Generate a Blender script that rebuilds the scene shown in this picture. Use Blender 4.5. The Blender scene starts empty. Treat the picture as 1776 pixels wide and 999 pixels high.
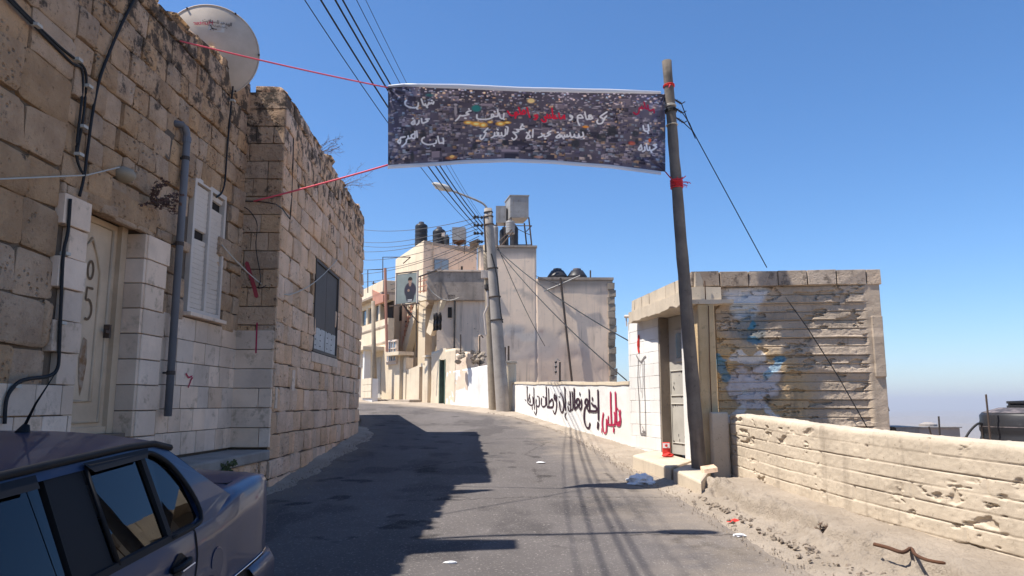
import bpy, bmesh, math, random
import numpy as np
from mathutils import Vector, Matrix, noise
random.seed(7); RNG = np.random.default_rng(7)
S = bpy.context.scene
COL = S.collection
V = Vector
R = math.radians

# ---------------------------------------------------------------- camera
CAM_Z = 1.6; FPX = 1300.0
PITCH = math.atan(200.5/FPX)
cd = bpy.data.cameras.new('camera'); cam = bpy.data.objects.new('camera', cd); COL.objects.link(cam)
cd.sensor_width = 36; cd.lens = 36*FPX/1776; cd.clip_start = .05; cd.clip_end = 60000
cam.location = (0, 0, CAM_Z); cam.rotation_euler = (R(90)+PITCH, 0, 0)
S.camera = cam
# ---------------------------------------------------------------- sun and sky
SUN = V((1, .22, -1.87)).normalized()          # direction the light travels
elev = math.asin(-SUN.z)
w = bpy.data.worlds.new('World'); S.world = w; w.use_nodes = True
nt = w.node_tree; bg = nt.nodes['Background']
sky = nt.nodes.new('ShaderNodeTexSky'); sky.sky_type = 'NISHITA'; sky.sun_disc = False
sky.sun_elevation = elev
to_sun = -SUN
sky.sun_rotation = math.atan2(to_sun.x, to_sun.y)
sky.altitude = 550; sky.air_density = 1.0; sky.dust_density = .7; sky.ozone_density = 8
hs_ = nt.nodes.new('ShaderNodeHueSaturation'); hs_.inputs['Saturation'].default_value = 1.12; nt.links.new(sky.outputs[0], hs_.inputs['Color']); nt.links.new(hs_.outputs[0], bg.inputs[0]); bg.inputs[1].default_value = .118
ld = bpy.data.lights.new('sun', 'SUN'); ld.energy = 5.0; ld.angle = R(.5); ld.color = (1, .94, .84)
lo = bpy.data.objects.new('sun', ld); COL.objects.link(lo); lo.location = (-20, 0, 40)
lo.rotation_euler = SUN.to_track_quat('-Z', 'Y').to_euler()
S.view_settings.view_transform = 'Standard'; S.view_settings.look = 'None'
S.view_settings.exposure = .66; S.view_settings.gamma = 1
S.cycles.max_bounces = 6; S.cycles.volume_bounces = 0; S.cycles.transparent_max_bounces = 12
S.cycles.use_denoising = True

# ---------------------------------------------------------------- picture point -> place
def ray(px, py):
    c, s = math.cos(PITCH), math.sin(PITCH)
    a, b = (px-888)/FPX, (499.5-py)/FPX
    return V((a, c - b*s, s + b*c))
CP = V((0, 0, CAM_Z))
def at(px, py, y):
    d = ray(px, py); return CP + d*(y/d.y)
def hit(px, py, p0, n):
    d = ray(px, py); t = (V(p0)-CP).dot(n)/d.dot(n); return CP + d*t
SL = .06
def gz(y): return SL*max(-25, min(y, 42))
def G(px, py, up=0):
    return hit(px, py, (0, 0, up), V((0, -SL, 1)))
class Plane:
    """a vertical wall plane through a and b (plan points), s = metres from a towards b"""
    def __init__(s, a, b):
        s.a = V((a[0], a[1], 0)); s.u = (V((b[0], b[1], 0))-s.a).normalized()
        s.n = V((s.u.y, -s.u.x, 0))
        if s.n.dot(V((0, 0, 0))-s.a) < 0: s.n = -s.n
        s.len = (V((b[0], b[1], 0))-s.a).length
    def P(s, t, z, out=0): 
        p = s.a + s.u*t + s.n*out; p.z = z; return p
    def px(s, x, y, out=0):
        return hit(x, y, s.a+s.n*out, s.n)
    def sz(s, x, y, out=0):
        p = s.px(x, y, out); return ((p-s.a).dot(s.u), p.z)

# ---------------------------------------------------------------- numpy noise
def vnoise(x, y, seed=0):
    xi = np.floor(x).astype(np.int64); yi = np.floor(y).astype(np.int64)
    xf = x-xi; yf = y-yi; xf = xf*xf*(3-2*xf); yf = yf*yf*(3-2*yf)
    def h(a, b):
        n = (a*374761393 + b*668265263 + seed*69069) & 0x7fffffff
        n = ((n ^ (n >> 13))*1274126177) & 0x7fffffff
        return ((n ^ (n >> 16)) & 0xffff)/65535.0
    return (h(xi, yi)*(1-xf)+h(xi+1, yi)*xf)*(1-yf) + (h(xi, yi+1)*(1-xf)+h(xi+1, yi+1)*xf)*yf
def fbm(x, y, seed=0, o=4):
    t = 0; a = .5; tot = 0
    for k in range(o):
        t = t + a*vnoise(x*2**k, y*2**k, seed+k*17); tot += a; a *= .5
    return t/tot

# ---------------------------------------------------------------- materials
MATS = {}
def _mix(nt, fac, a, b, mode='MIX'):
    m = nt.nodes.new('ShaderNodeMix'); m.data_type = 'RGBA'; m.blend_type = mode
    for sock, val in ((m.inputs[0], fac), (m.inputs[6], a), (m.inputs[7], b)):
        if hasattr(val, 'links') or isinstance(val, bpy.types.NodeSocket): nt.links.new(val, sock)
        elif isinstance(val, (int, float)): sock.default_value = val
        else: sock.default_value = (*val, 1)
    return m.outputs[2]
def _noise(nt, vec, scale, detail=5, rough=.6):
    n = nt.nodes.new('ShaderNodeTexNoise'); n.inputs['Scale'].default_value = scale
    n.inputs['Detail'].default_value = detail; n.inputs['Roughness'].default_value = rough
    nt.links.new(vec, n.inputs['Vector']); return n.outputs[0]
def _ramp(nt, val, lo, hi):
    m = nt.nodes.new('ShaderNodeMapRange'); m.inputs[1].default_value = lo; m.inputs[2].default_value = hi
    m.interpolation_type = 'SMOOTHSTEP'
    nt.links.new(val, m.inputs[0]); return m.outputs[0]
def _math(nt, op, a, b=0):
    m = nt.nodes.new('ShaderNodeMath'); m.operation = op
    for i, v in ((0, a), (1, b)):
        if isinstance(v, (int, float)): m.inputs[i].default_value = v
        else: nt.links.new(v, m.inputs[i])
    return m.outputs[0]
def pm(name, c1, c2=None, c3=None, s1=1.2, s2=14, f3=.5, t3=.55, rough=.92, rnd=0, streak=None, sk=.6, bump=.3, bs=45, bd=.01,
       pits=0, ps=30, spec=.3, metal=0, attr=None, coat=0, lichen=None, rust=None):
    if name in MATS: return MATS[name]
    m = bpy.data.materials.new(name); m.use_nodes = True; nt = m.node_tree; MATS[name] = m
    b = nt.nodes['Principled BSDF']
    pos = nt.nodes.new('ShaderNodeNewGeometry').outputs['Position']
    if attr:
        a = nt.nodes.new('ShaderNodeAttribute'); a.attribute_name = attr; col = a.outputs['Color']
    else:
        col = _mix(nt, _ramp(nt, _noise(nt, pos, s1, 6), .35, .65), c1, c2 or c1)
    if c3:
        f = _math(nt, 'MULTIPLY', _ramp(nt, _noise(nt, pos, s2, 8, .7), t3, t3+.15), f3)
        col = _mix(nt, f, col, c3)
    if streak:
        mp = nt.nodes.new('ShaderNodeMapping'); mp.inputs['Scale'].default_value = (5, 5, .3); nt.links.new(pos, mp.inputs[0])
        f = _ramp(nt, _noise(nt, mp.outputs[0], 1.0, 6, .65), .5, .72)
        f = _math(nt, 'MULTIPLY', f, _ramp(nt, _noise(nt, pos, .7, 3), .35, .6))
        col = _mix(nt, _math(nt, 'MULTIPLY', f, sk), col, streak)
    if rust:
        f = _ramp(nt, _noise(nt, pos, rust[1], 7, .7), rust[2], rust[2]+.1); col = _mix(nt, f, col, rust[0])
    if lichen:   # (colour, z where it is common)
        sep = nt.nodes.new('ShaderNodeSeparateXYZ'); nt.links.new(pos, sep.inputs[0])
        g = _ramp(nt, sep.outputs[2], lichen[1]-1.6, lichen[1])
        nn = _noise(nt, pos, 5, 9, .75)
        f = _ramp(nt, _math(nt, 'ADD', nn, _math(nt, 'MULTIPLY', g, .15)), .60, .70)
        col = _mix(nt, _math(nt, 'MULTIPLY', f, .85), col, lichen[0])
    if rnd:
        oi = nt.nodes.new('ShaderNodeObjectInfo')
        hs = nt.nodes.new('ShaderNodeHueSaturation')
        mr = nt.nodes.new('ShaderNodeMapRange'); mr.inputs[3].default_value = 1-rnd; mr.inputs[4].default_value = 1+rnd
        nt.links.new(oi.outputs['Random'], mr.inputs[0]); nt.links.new(mr.outputs[0], hs.inputs['Value'])
        mr2 = nt.nodes.new('ShaderNodeMapRange'); mr2.inputs[3].default_value = .85; mr2.inputs[4].default_value = 1.1
        nt.links.new(_math(nt, 'FRACT', _math(nt, 'MULTIPLY', oi.outputs['Random'], 7.31)), mr2.inputs[0])
        nt.links.new(mr2.outputs[0], hs.inputs['Saturation'])
        nt.links.new(col, hs.inputs['Color']); col = hs.outputs[0]
    nt.links.new(col, b.inputs['Base Color'])
    b.inputs['Roughness'].default_value = rough; b.inputs['Metallic'].default_value = metal
    b.inputs['Specular IOR Level'].default_value = spec; b.inputs['Coat Weight'].default_value = coat
    b.inputs['Coat Roughness'].default_value = .04
    if bump:
        h = _noise(nt, pos, bs, 8, .7)
        if pits:
            vo = nt.nodes.new('ShaderNodeTexVoronoi'); vo.inputs['Scale'].default_value = ps; nt.links.new(pos, vo.inputs[0])
            pt = _ramp(nt, vo.outputs['Distance'], .05, .35)
            gate = _ramp(nt, _noise(nt, pos, ps*.12, 3), .5, .6)
            h = _math(nt, 'SUBTRACT', h, _math(nt, 'MULTIPLY', _math(nt, 'MULTIPLY', _math(nt, 'SUBTRACT', 1, pt), gate), pits))
        bp = nt.nodes.new('ShaderNodeBump'); bp.inputs['Strength'].default_value = bump; bp.inputs['Distance'].default_value = bd
        nt.links.new(h, bp.inputs['Height']); nt.links.new(bp.outputs[0], b.inputs['Normal'])
    return m
BLACKISH = (.035, .03, .027)
M_stone = pm('old_limestone', (.60, .39, .24), (.46, .29, .175), (.12, .07, .042), s1=3.2, s2=17, f3=.75, t3=.565, rnd=.12, bump=1, bs=12, bd=.06, pits=.8, ps=20, lichen=(BLACKISH, 5.5))
M_stone2 = pm('rough_limestone', (.86, .57, .375), (.70, .46, .30), (.15, .09, .055), s1=2.6, s2=17, f3=.75, t3=.575, rnd=.11, bump=1, bs=12, bd=.06, pits=.9, ps=18, lichen=(BLACKISH, 5.45))
M_mortar = pm('grey_mortar', (.20, .15, .11), (.12, .09, .07), (.05, .04, .03), s1=3, s2=20, bump=.6, bs=50, bd=.02)
M_tile = pm('white_stone_cladding', (.78, .585, .44), (.64, .475, .355), (.30, .21, .14), s1=2, s2=6, f3=.6, t3=.53, rnd=.16, bump=.35, bs=30, rough=.75)
M_slate = pm('grey_cladding', (.34, .31, .30), (.27, .25, .24), (.2, .18, .17), rnd=.1, bump=.2)
M_asph = pm('asphalt', None, attr='print', c3=(.40, .36, .33), s2=42, f3=.75, t3=.545, bump=1, bs=90, bd=.012, rough=1, spec=.06)
M_asph_old = pm('asphalt_plain', (.150, .134, .130), (.112, .103, .102), (.40, .36, .33), s1=.8, s2=42, f3=.75, t3=.545, bump=1, bs=90, bd=.012, rough=1, spec=.06)
M_dirt = pm('dusty_verge', (.42, .35, .28), (.34, .28, .22), (.18, .145, .11), s1=1.6, s2=26, f3=.55, t3=.54, bump=1, bs=40, bd=.03)
M_conc = pm('board_marked_concrete', (.60, .505, .39), (.50, .42, .325), (.27, .215, .16), s1=1.4, s2=30, f3=.9, t3=.565, streak=(.22, .175, .135), sk=.6, bump=.8, bs=90, bd=.004)
M_conc_dark = pm('weathered_concrete', (.30, .245, .19), (.22, .18, .14), (.10, .08, .07), s1=1.2, s2=10, f3=.6, streak=(.12, .1, .085), sk=.5, bump=.8, bs=32, bd=.015, pits=.8, ps=22)
M_white = pm('whitewash', (.80, .78, .745), (.72, .69, .65), (.45, .4, .35), s1=1.3, s2=9, f3=.45, t3=.66, bump=.5, bs=30, bd=.012, streak=(.5, .46, .4), sk=.25)
M_plaster = pm('beige_plaster', (.76, .60, .46), (.69, .54, .42), (.52, .42, .34), s1=.55, s2=3.5, f3=.3, t3=.55, streak=(.22, .18, .15), sk=.55, bump=.4, bs=14, bd=.02, lichen=(( .13,.11,.1), 8.9))
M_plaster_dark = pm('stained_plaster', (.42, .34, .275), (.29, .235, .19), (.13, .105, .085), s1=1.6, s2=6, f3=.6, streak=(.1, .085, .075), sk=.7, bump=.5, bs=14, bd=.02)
M_cream = pm('cream_render', (.72, .62, .47), (.64, .53, .39), (.44, .34, .25), s1=.7, s2=4, f3=.4, t3=.6, streak=(.36, .3, .24), sk=.45, bump=.4, bs=16, bd=.02)
M_door = pm('grey_painted_steel', (.48, .45, .40), (.40, .375, .335), (.10, .09, .08), s1=2, s2=11, f3=.8, t3=.66, bump=.2, rough=.6)
M_doorw = pm('white_painted_steel', (.64, .47, .32), (.50, .36, .24), (.2, .13, .08), s1=2, s2=6, f3=.5, t3=.64, bump=.15, rough=.55)
M_rust = pm('rust', (.12, .055, .03), (.07, .035, .022), rough=.9, bump=.5)
M_shut = pm('white_plastic', (.64, .54, .46), (.55, .46, .39), (.3, .23, .18), s2=10, f3=.3, rough=.5, bump=.05)
M_brown = pm('brown_metal', (.085, .07, .062), (.07, .058, .05), (.14, .12, .11), s2=12, f3=.3, rough=.6, bump=.1)
M_grey_pipe = pm('grey_plastic_pipe', (.16, .165, .19), (.13, .135, .155), rough=.55, bump=.05)
M_black = pm('black_rubber', (.018, .018, .02), rough=.6, bump=0)
M_wire = pm('black_wire', (.02, .02, .022), rough=.7, bump=0)
M_wireg = pm('grey_wire', (.09, .085, .085), rough=.7, bump=0)
M_wirew = pm('pale_wire', (.5, .46, .4), rough=.7, bump=0)
M_pink = pm('pink_cord', (.85, .12, .16), rough=.7, bump=0)
M_red = pm('red_ribbon', (.62, .03, .04), rough=.6, bump=.1)
M_wood = pm('weathered_pole_wood', (.20, .165, .135), (.145, .12, .10), (.06, .05, .042), s1=4, s2=14, f3=.5, streak=(.045, .035, .028), sk=.85, bump=.8, bs=20, bd=.012)
M_wood2 = pm('pale_pole_wood', (.33, .27, .2), (.26, .21, .16), (.12, .1, .08), s1=4, s2=14, f3=.5, streak=(.1, .08, .065), sk=.7, bump=.6)
M_cpole = pm('concrete_pole', (.36, .32, .28), (.30, .265, .235), (.2, .17, .15), s1=3, s2=12, f3=.4, streak=(.15, .13, .12), sk=.5, bump=.4)
M_tank = pm('black_water_tank', (.022, .022, .026), (.03, .03, .034), (.1, .09, .085), s2=5, f3=.25, rough=.45, bump=.05)
M_tankd = pm('dusty_black_plastic', (.20, .17, .17), (.06, .055, .06), s1=6, rough=.6, bump=.05)
M_galv = pm('galvanised_sheet', (.32, .31, .30), (.25, .24, .235), (.16, .12, .09), s1=2, s2=5, f3=.6, streak=(.14, .1, .075), sk=.8, rough=.6, metal=.2, bump=.1)
M_steel = pm('dark_steel', (.05, .042, .038), (.09, .06, .045), rough=.7, bump=.1)
M_dish = pm('dusty_dish_paint', (.54, .45, .37), (.46, .38, .31), s1=3, rough=.7, bump=.02)
M_salmon = pm('salmon_paint', (.50, .25, .17), (.42, .2, .14), rough=.7, bump=.1)
M_glassd = pm('window_glass', (.05, .07, .09), rough=.08, bump=0, spec=.8)
M_glassb = pm('bluish_window_glass', (.20, .27, .34), (.16, .22, .29), rough=.15, bump=0, spec=.8)
M_dark = pm('dark_interior', (.025, .02, .018), rough=.95, bump=0)  # near-black colour stands in for the shade inside openings
M_green = pm('green_door_paint', (.12, .17, .13), (.08, .11, .09), (.2, .12, .08), s2=12, rough=.7, bump=.1)
M_blackp = pm('black_paint', (.02, .016, .02), rough=.8, bump=0)
M_redp = pm('crimson_paint', (.42, .02, .07), rough=.8, bump=0)
M_redp2 = pm('red_paint', (.65, .04, .03), rough=.8, bump=0)
M_brownp = pm('brown_spray_paint', (.16, .10, .06), rough=.9, bump=0)
M_twig = pm('dry_twig', (.16, .11, .08), rough=.9, bump=0)
M_leafd = pm('dry_leaf', (.10, .055, .045), rough=.9, bump=0)
M_leaf = pm('weed_leaf', (.05, .08, .025), (.09, .1, .04), rough=.8, bump=0)
M_bag = pm('thin_plastic', (.75, .75, .76), rough=.35, bump=.2)
M_yel = pm('yellow_wrapper', (.75, .6, .05), rough=.4, bump=0)
M_hill = pm('dry_hillside', (.26, .20, .14), (.20, .16, .11), (.42, .37, .32), s1=.004, s2=.03, f3=.6, t3=.54, bump=0)
M_ground = pm('dry_ground', (.34, .28, .21), (.27, .22, .17), (.2, .16, .12), s1=.4, s2=4, bump=.4)
M_poster = pm('poster_print', None, attr='print', rough=.6, bump=0, spec=.2)
M_banner = pm('banner_print', None, attr='print', rough=.65, bump=.15, bs=3, bd=.05, spec=.2)
M_hem = pm('white_banner_vinyl', (.74, .72, .75), rough=.5, bump=.05)
M_graf = pm('painted_board_concrete', None, attr='print', c3=(.06, .045, .036), s2=22, f3=.8, t3=.57, streak=(.10, .08, .065), sk=.6, bump=.9, bs=70, bd=.008)

# ---------------------------------------------------------------- mesh building
WM = {}
def place(o, parent=None):
    COL.objects.link(o)
    if parent is not None:
        o.parent = parent; o.matrix_parent_inverse = WM[parent.name].inverted()
    WM[o.name] = o.matrix_basis.copy()
    return o
def tag(o, label=None, cat=None, group=None, kind=None):
    if label: o['label'] = label
    if cat: o['category'] = cat
    if group: o['group'] = group
    if kind: o['kind'] = kind
    return o
def thing(name, label, cat, loc, group=None):
    o = bpy.data.objects.new(name, None); o.location = loc; o.empty_display_size = .2
    o.matrix_basis = Matrix.Translation(loc)
    place(o); return tag(o, label, cat, group)
class MB:
    def __init__(s): s.v = []; s.f = []; s.mi = []; s.cur = 0
    def add(s, vs, fs):
        n = len(s.v); s.v += [V(p) for p in vs]; s.f += [tuple(i+n for i in f) for f in fs]; s.mi += [s.cur]*len(fs); return s
    def para(s, o, a, b, c):
        o, a, b, c = V(o), V(a), V(b), V(c)
        return s.add([o, o+a, o+a+b, o+b, o+c, o+a+c, o+a+b+c, o+b+c],
                     [(0, 3, 2, 1), (4, 5, 6, 7), (0, 1, 5, 4), (1, 2, 6, 5), (2, 3, 7, 6), (3, 0, 4, 7)])
    def box(s, x0, x1, y0, y1, z0, z1): return s.para((x0, y0, z0), (x1-x0, 0, 0), (0, y1-y0, 0), (0, 0, z1-z0))
    def wbox(s, pl, s0, s1, z0, z1, o0, o1):      # box on a wall plane
        return s.para(pl.P(s0, z0, o0), pl.u*(s1-s0), V((0, 0, z1-z0)), pl.n*(o1-o0))
    def prism(s, poly, off):
        n = len(poly); off = V(off); p = [V(q) for q in poly]
        return s.add(p+[q+off for q in p], [tuple(range(n))[::-1], tuple(range(n, 2*n))]+[(i, (i+1) % n, n+(i+1) % n, n+i) for i in range(n)])
    def plan(s, poly, z0, z1):                    # plan polygon, from z0 to z1 (z1 may be a list)
        n = len(poly); zz = z1 if hasattr(z1, '__len__') else [z1]*n
        return s.add([(p[0], p[1], z0) for p in poly]+[(p[0], p[1], zz[i]) for i, p in enumerate(poly)],
                     [tuple(range(n))[::-1], tuple(range(n, 2*n))]+[(i, (i+1) % n, n+(i+1) % n, n+i) for i in range(n)])
    def tube(s, pts, r, seg=8, caps=True):
        pts = [V(p) for p in pts]; n = len(pts); rs = r if hasattr(r, '__len__') else [r]*n
        vs = []; up = None
        for i, p in enumerate(pts):
            t = (pts[min(i+1, n-1)]-pts[max(i-1, 0)]).normalized()
            if up is None: up = V((0, 0, 1)) if abs(t.z) < .9 else V((0, 1, 0))
            a = t.cross(up); 
            if a.length < 1e-4: a = t.orthogonal()
            a.normalize(); b = t.cross(a).normalized(); up = -b if False else up
            for k in range(seg):
                an = 2*math.pi*k/seg; vs.append(p+(a*math.cos(an)+b*math.sin(an))*rs[i])
        fs = [(i*seg+k, i*seg+(k+1) % seg, (i+1)*seg+(k+1) % seg, (i+1)*seg+k) for i in range(n-1) for k in range(seg)]
        if caps: fs += [tuple(range(seg))[::-1], tuple((n-1)*seg+k for k in range(seg))]
        return s.add(vs, fs)
    def lathe(s, c, prof, seg=24, axis=V((0, 0, 1)), caps=True):
        axis = V(axis).normalized(); a = axis.orthogonal().normalized(); b = axis.cross(a); c = V(c)
        vs = [c+axis*h+(a*math.cos(2*math.pi*k/seg)+b*math.sin(2*math.pi*k/seg))*r for r, h in prof for k in range(seg)]
        n = len(prof)
        fs = [(i*seg+k, i*seg+(k+1) % seg, (i+1)*seg+(k+1) % seg, (i+1)*seg+k) for i in range(n-1) for k in range(seg)]
        if caps: fs += [tuple(range(seg))[::-1], tuple((n-1)*seg+k for k in range(seg))]
        return s.add(vs, fs)
    def build(s, name, mat, parent=None, smooth=False, bevel=0, origin=None, fix=True, **kw):
        me = bpy.data.meshes.new(name)
        if parent is None and origin is None:
            zmin = min(p.z for p in s.v); cx = sum(p.x for p in s.v)/len(s.v); cy = sum(p.y for p in s.v)/len(s.v)
            origin = V((cx, cy, zmin))
        if origin is None: origin = V((0, 0, 0))
        me.from_pydata([tuple(p-origin) for p in s.v], [], s.f)
        mats = mat if isinstance(mat, (list, tuple)) else [mat]
        for m in mats: me.materials.append(m)
        if len(mats) > 1: me.polygons.foreach_set('material_index', s.mi)
        if fix:
            bm = bmesh.new(); bm.from_mesh(me); bmesh.ops.recalc_face_normals(bm, faces=bm.faces); bm.to_mesh(me); bm.free()
        if smooth: me.polygons.foreach_set('use_smooth', [True]*len(me.polygons))
        o = bpy.data.objects.new(name, me); o.matrix_basis = Matrix.Translation(origin)
        if bevel:
            bv = o.modifiers.new('bevel', 'BEVEL'); bv.width = bevel; bv.segments = 2; bv.limit_method = 'ANGLE'
        place(o, parent)
        return tag(o, **kw)
def grid_obj(name, mat, pts, parent=None, color=None, smooth=True, closed_back=None, **kw):
    """pts: array (ny, nx, 3); a sheet, with a skirt offset by closed_back to give it thickness"""
    ny, nx, _ = pts.shape; P = pts.reshape(-1, 3)
    idx = np.arange(ny*nx).reshape(ny, nx)
    f = np.stack([idx[:-1, :-1], idx[:-1, 1:], idx[1:, 1:], idx[1:, :-1]], -1).reshape(-1, 4)
    vs = P; fs = f
    if closed_back is not None:
        ring = np.concatenate([idx[0, :], idx[1:, -1], idx[-1, -2::-1], idx[-2:0:-1, 0]])
        back = P[ring]+np.array(closed_back); n0 = len(P); n = len(ring)
        vs = np.concatenate([P, back])
        j = np.arange(n); sk = np.stack([ring[j], n0+j, n0+(j+1) % n, ring[(j+1) % n]], -1)
        fs = np.concatenate([f, sk])
    origin = np.array([vs[:, 0].mean(), vs[:, 1].mean(), vs[:, 2].min()]) if parent is None else np.zeros(3)
    me = bpy.data.meshes.new(name)
    me.vertices.add(len(vs)); me.vertices.foreach_set('co', (vs-origin).astype(np.float32).ravel())
    me.loops.add(len(fs)*4); me.loops.foreach_set('vertex_index', fs.astype(np.int32).ravel())
    me.polygons.add(len(fs)); me.polygons.foreach_set('loop_start', (np.arange(len(fs))*4).astype(np.int32))
    me.update(calc_edges=True); me.validate()
    me.polygons.foreach_set('use_smooth', [smooth]*len(me.polygons))
    if color is not None:
        a = me.color_attributes.new('print', 'FLOAT_COLOR', 'POINT')
        c = np.ones((len(vs), 4), np.float32); cc = color.reshape(-1, 3); c[:len(cc), :3] = cc
        if len(vs) > len(cc): c[len(cc):, :3] = cc[ring]
        a.data.foreach_set('color', c.ravel())
    me.materials.append(mat)
    o = bpy.data.objects.new(name, me); o.matrix_basis = Matrix.Translation(V(origin))
    place(o, parent); return tag(o, **kw)
def wire(name, pts, r, mat, parent=None, sag=0, n=14, seg=6, **kw):
    """a wire through 3-D points; sag in metres between consecutive points"""
    pts = [V(p) for p in pts]; out = []
    for a, b in zip(pts[:-1], pts[1:]):
        k = n if sag else max(2, n//3)
        for i in range(k):
            t = i/k; p = a.lerp(b, t); p.z -= sag*4*t*(1-t); out.append(p)
    out.append(pts[-1])
    return MB().tube(out, r, seg).build(name, mat, parent, smooth=True, **kw)
def smoothpath(pts, n=6):
    pts = [V(p) for p in pts]; out = []
    for i in range(len(pts)-1):
        p0 = pts[max(i-1, 0)]; p1 = pts[i]; p2 = pts[i+1]; p3 = pts[min(i+2, len(pts)-1)]
        for k in range(n):
            t = k/n
            out.append(.5*((2*p1)+(p2-p0)*t+(2*p0-5*p1+4*p2-p3)*t*t+(3*p1-p0-3*p2+p3)*t**3))
    out.append(pts[-1]); return out
# stones: ten shared pillowy blocks, unit width (x) and height (z), depth 1 outward (y)
def stone_mesh(k, mat, rough=.05, round_=.09, lump=.2):
    rr = random.Random(k); me = bpy.data.meshes.new('stone'); N = 4
    vs = []; fs = []
    g = [-.5, -.5+round_, .5-round_, .5] if round_ > .07 else [-.5, -.48, .48, .5]
    cj = [[(rr.uniform(-rough, rough), rr.uniform(-rough, rough)) for _ in range(2)] for _ in range(2)]
    for j in range(N):
        for i in range(N):
            x, z = g[i], g[j]; edge = (i in (0, 3)) + (j in (0, 3))
            u, w_ = (x+.5), (z+.5)
            dx = sum(cj[b][a][0]*((1-u) if a == 0 else u)*((1-w_) if b == 0 else w_) for a in range(2) for b in range(2))
            dz = sum(cj[b][a][1]*((1-u) if a == 0 else u)*((1-w_) if b == 0 else w_) for a in range(2) for b in range(2))
            y = 1 - ((.20 if edge == 1 else .34 if edge == 2 else 0) if round_ > .07 else (.07 if edge else 0)) + rr.uniform(-lump, lump)
            vs.append((x*(.96 if edge == 2 else 1)+dx, y, z*(.96 if edge == 2 else 1)+dz))
    for j in range(3):
        for i in range(3):
            a = j*4+i; fs.append((a, a+4, a+5, a+1))
    ring = [0, 1, 2, 3, 7, 11, 15, 14, 13, 12, 8, 4]
    n0 = len(vs)
    for r_ in ring: vs.append((vs[r_][0], 0, vs[r_][2]))
    for q in range(12): fs.append((ring[q], ring[(q+1) % 12], n0+(q+1) % 12, n0+q))
    me.from_pydata(vs, [], fs)
    bm = bmesh.new(); bm.from_mesh(me); bmesh.ops.recalc_face_normals(bm, faces=bm.faces)
    bm.verts.ensure_lookup_table()
    for f in bm.faces: f.smooth = round_ > .07
    ringv = set(ring)
    for e in bm.edges:
        if e.verts[0].index in ringv and e.verts[1].index in ringv: e.smooth = False
    bm.to_mesh(me); bm.free(); me.materials.append(mat); return me
SETS = {}
def stone_set(mat, **k):
    key = (mat.name, str(k))
    if key not in SETS: SETS[key] = [stone_mesh(100+q, mat, **k) for q in range(10)]
    return SETS[key]
def put_piece(name, me, P, u, n, w_, h, d, parent, label=None, tilt=0):
    """P: centre of the piece's back face"""
    o = bpy.data.objects.new(name, me)
    up = V((0, 0, 1))
    if tilt: q = Matrix.Rotation(tilt, 3, n); u = q @ u; up = q @ up
    sx = w_ if u.cross(up).dot(-n) > 0 else w_
    m = Matrix(((u.x*w_, n.x*d, up.x*h, P.x), (u.y*w_, n.y*d, up.y*h, P.y), (u.z*w_, n.z*d, up.z*h, P.z), (0, 0, 0, 1)))
    o.matrix_basis = m
    place(o, parent)
    if label: o['label'] = label
    return o
def courses(pl, s0, s1, z0, z1, h, wmin, wmax, parent, meshes, name='stone', depth=.05, base=0, gap=.012, skip=None, hvar=.15, slope=0, top_rag=0, out=0, seed=1):
    rr = random.Random(seed); z = z0; n = 0; row = 0
    while z < z1-.06:
        hh = min(h*rr.uniform(1-hvar, 1+hvar), z1-z)
        if z1-z-hh < .08: hh = z1-z
        s = s0 - (rr.uniform(0, wmax*.5) if row % 2 else 0)
        while s < s1-.02:
            ww = rr.uniform(wmin, wmax); e = min(s+ww, s1); 
            if s1-e < .1: e = s1
            a = max(s, s0)
            if e-a > .05:
                c = (a+e)/2; zc = z+hh/2
                if not (skip and skip(a, e, z, z+hh)):
                    rag = rr.uniform(-top_rag, top_rag) if z+hh >= z1-.01 else 0
                    put_piece(name, rr.choice(meshes), pl.P(c, zc+rag/2, out), pl.u, pl.n, (e-a)-gap, hh-gap+rag, depth*rr.uniform(.7, 1.35), parent, tilt=rr.uniform(-.012, .012)); n += 1
            s = e
        z += hh; row += 1
    return n
def strokes_obj(name, strokes, place_fn, mat, parent, hs=1, vs_=1, **kw):
    """paint strokes: list of (points, width); a thin raised ribbon of paint on a wall"""
    mb = MB()
    for pts, w_ in strokes:
        pp = [place_fn(*q) for q in pts]
        P3 = [p for p, n in pp]; N3 = [n for p, n in pp]
        m = len(P3)
        L = []; Rr = []
        for i in range(m):
            t = P3[min(i+1, m-1)]-P3[max(i-1, 0)]
            if t.length < 1e-6: t = V((0, 0, 1))
            sd = t.normalized().cross(N3[i]).normalized()*w_/2; sd = V((sd.x*hs, sd.y*hs, sd.z*vs_))
            L.append(P3[i]+sd+N3[i]*.003); Rr.append(P3[i]-sd+N3[i]*.003)
        mb.add(L+Rr, [(i, i+1, m+i+1, m+i) for i in range(m-1)])
        # round-ish ends
        for i, sgn in ((0, -1), (m-1, 1)):
            t = (P3[min(i+1, m-1)]-P3[max(i-1, 0)]).normalized()
            mb.add([L[i], Rr[i], P3[i]+t*sgn*w_*.45+N3[i]*.003], [(0, 1, 2)])
    return mb.build(name, mat, parent, fix=False, **kw)
def proj(p):
    d = V(p)-CP; c, s = math.cos(PITCH), math.sin(PITCH)
    D = d.y*c+d.z*s; return (888+FPX*d.x/D, 499.5-FPX*(-d.y*s+d.z*c)/D)
def z_for(x, y, py):
    # height over plan point (x, y) seen at picture row py
    c, s = math.cos(PITCH), math.sin(PITCH); k = (499.5-py)/FPX
    return CAM_Z + y*(k*c+s)/(c-k*s)
def interp(v, xs, ys): return float(np.interp(v, xs, ys))

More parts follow.
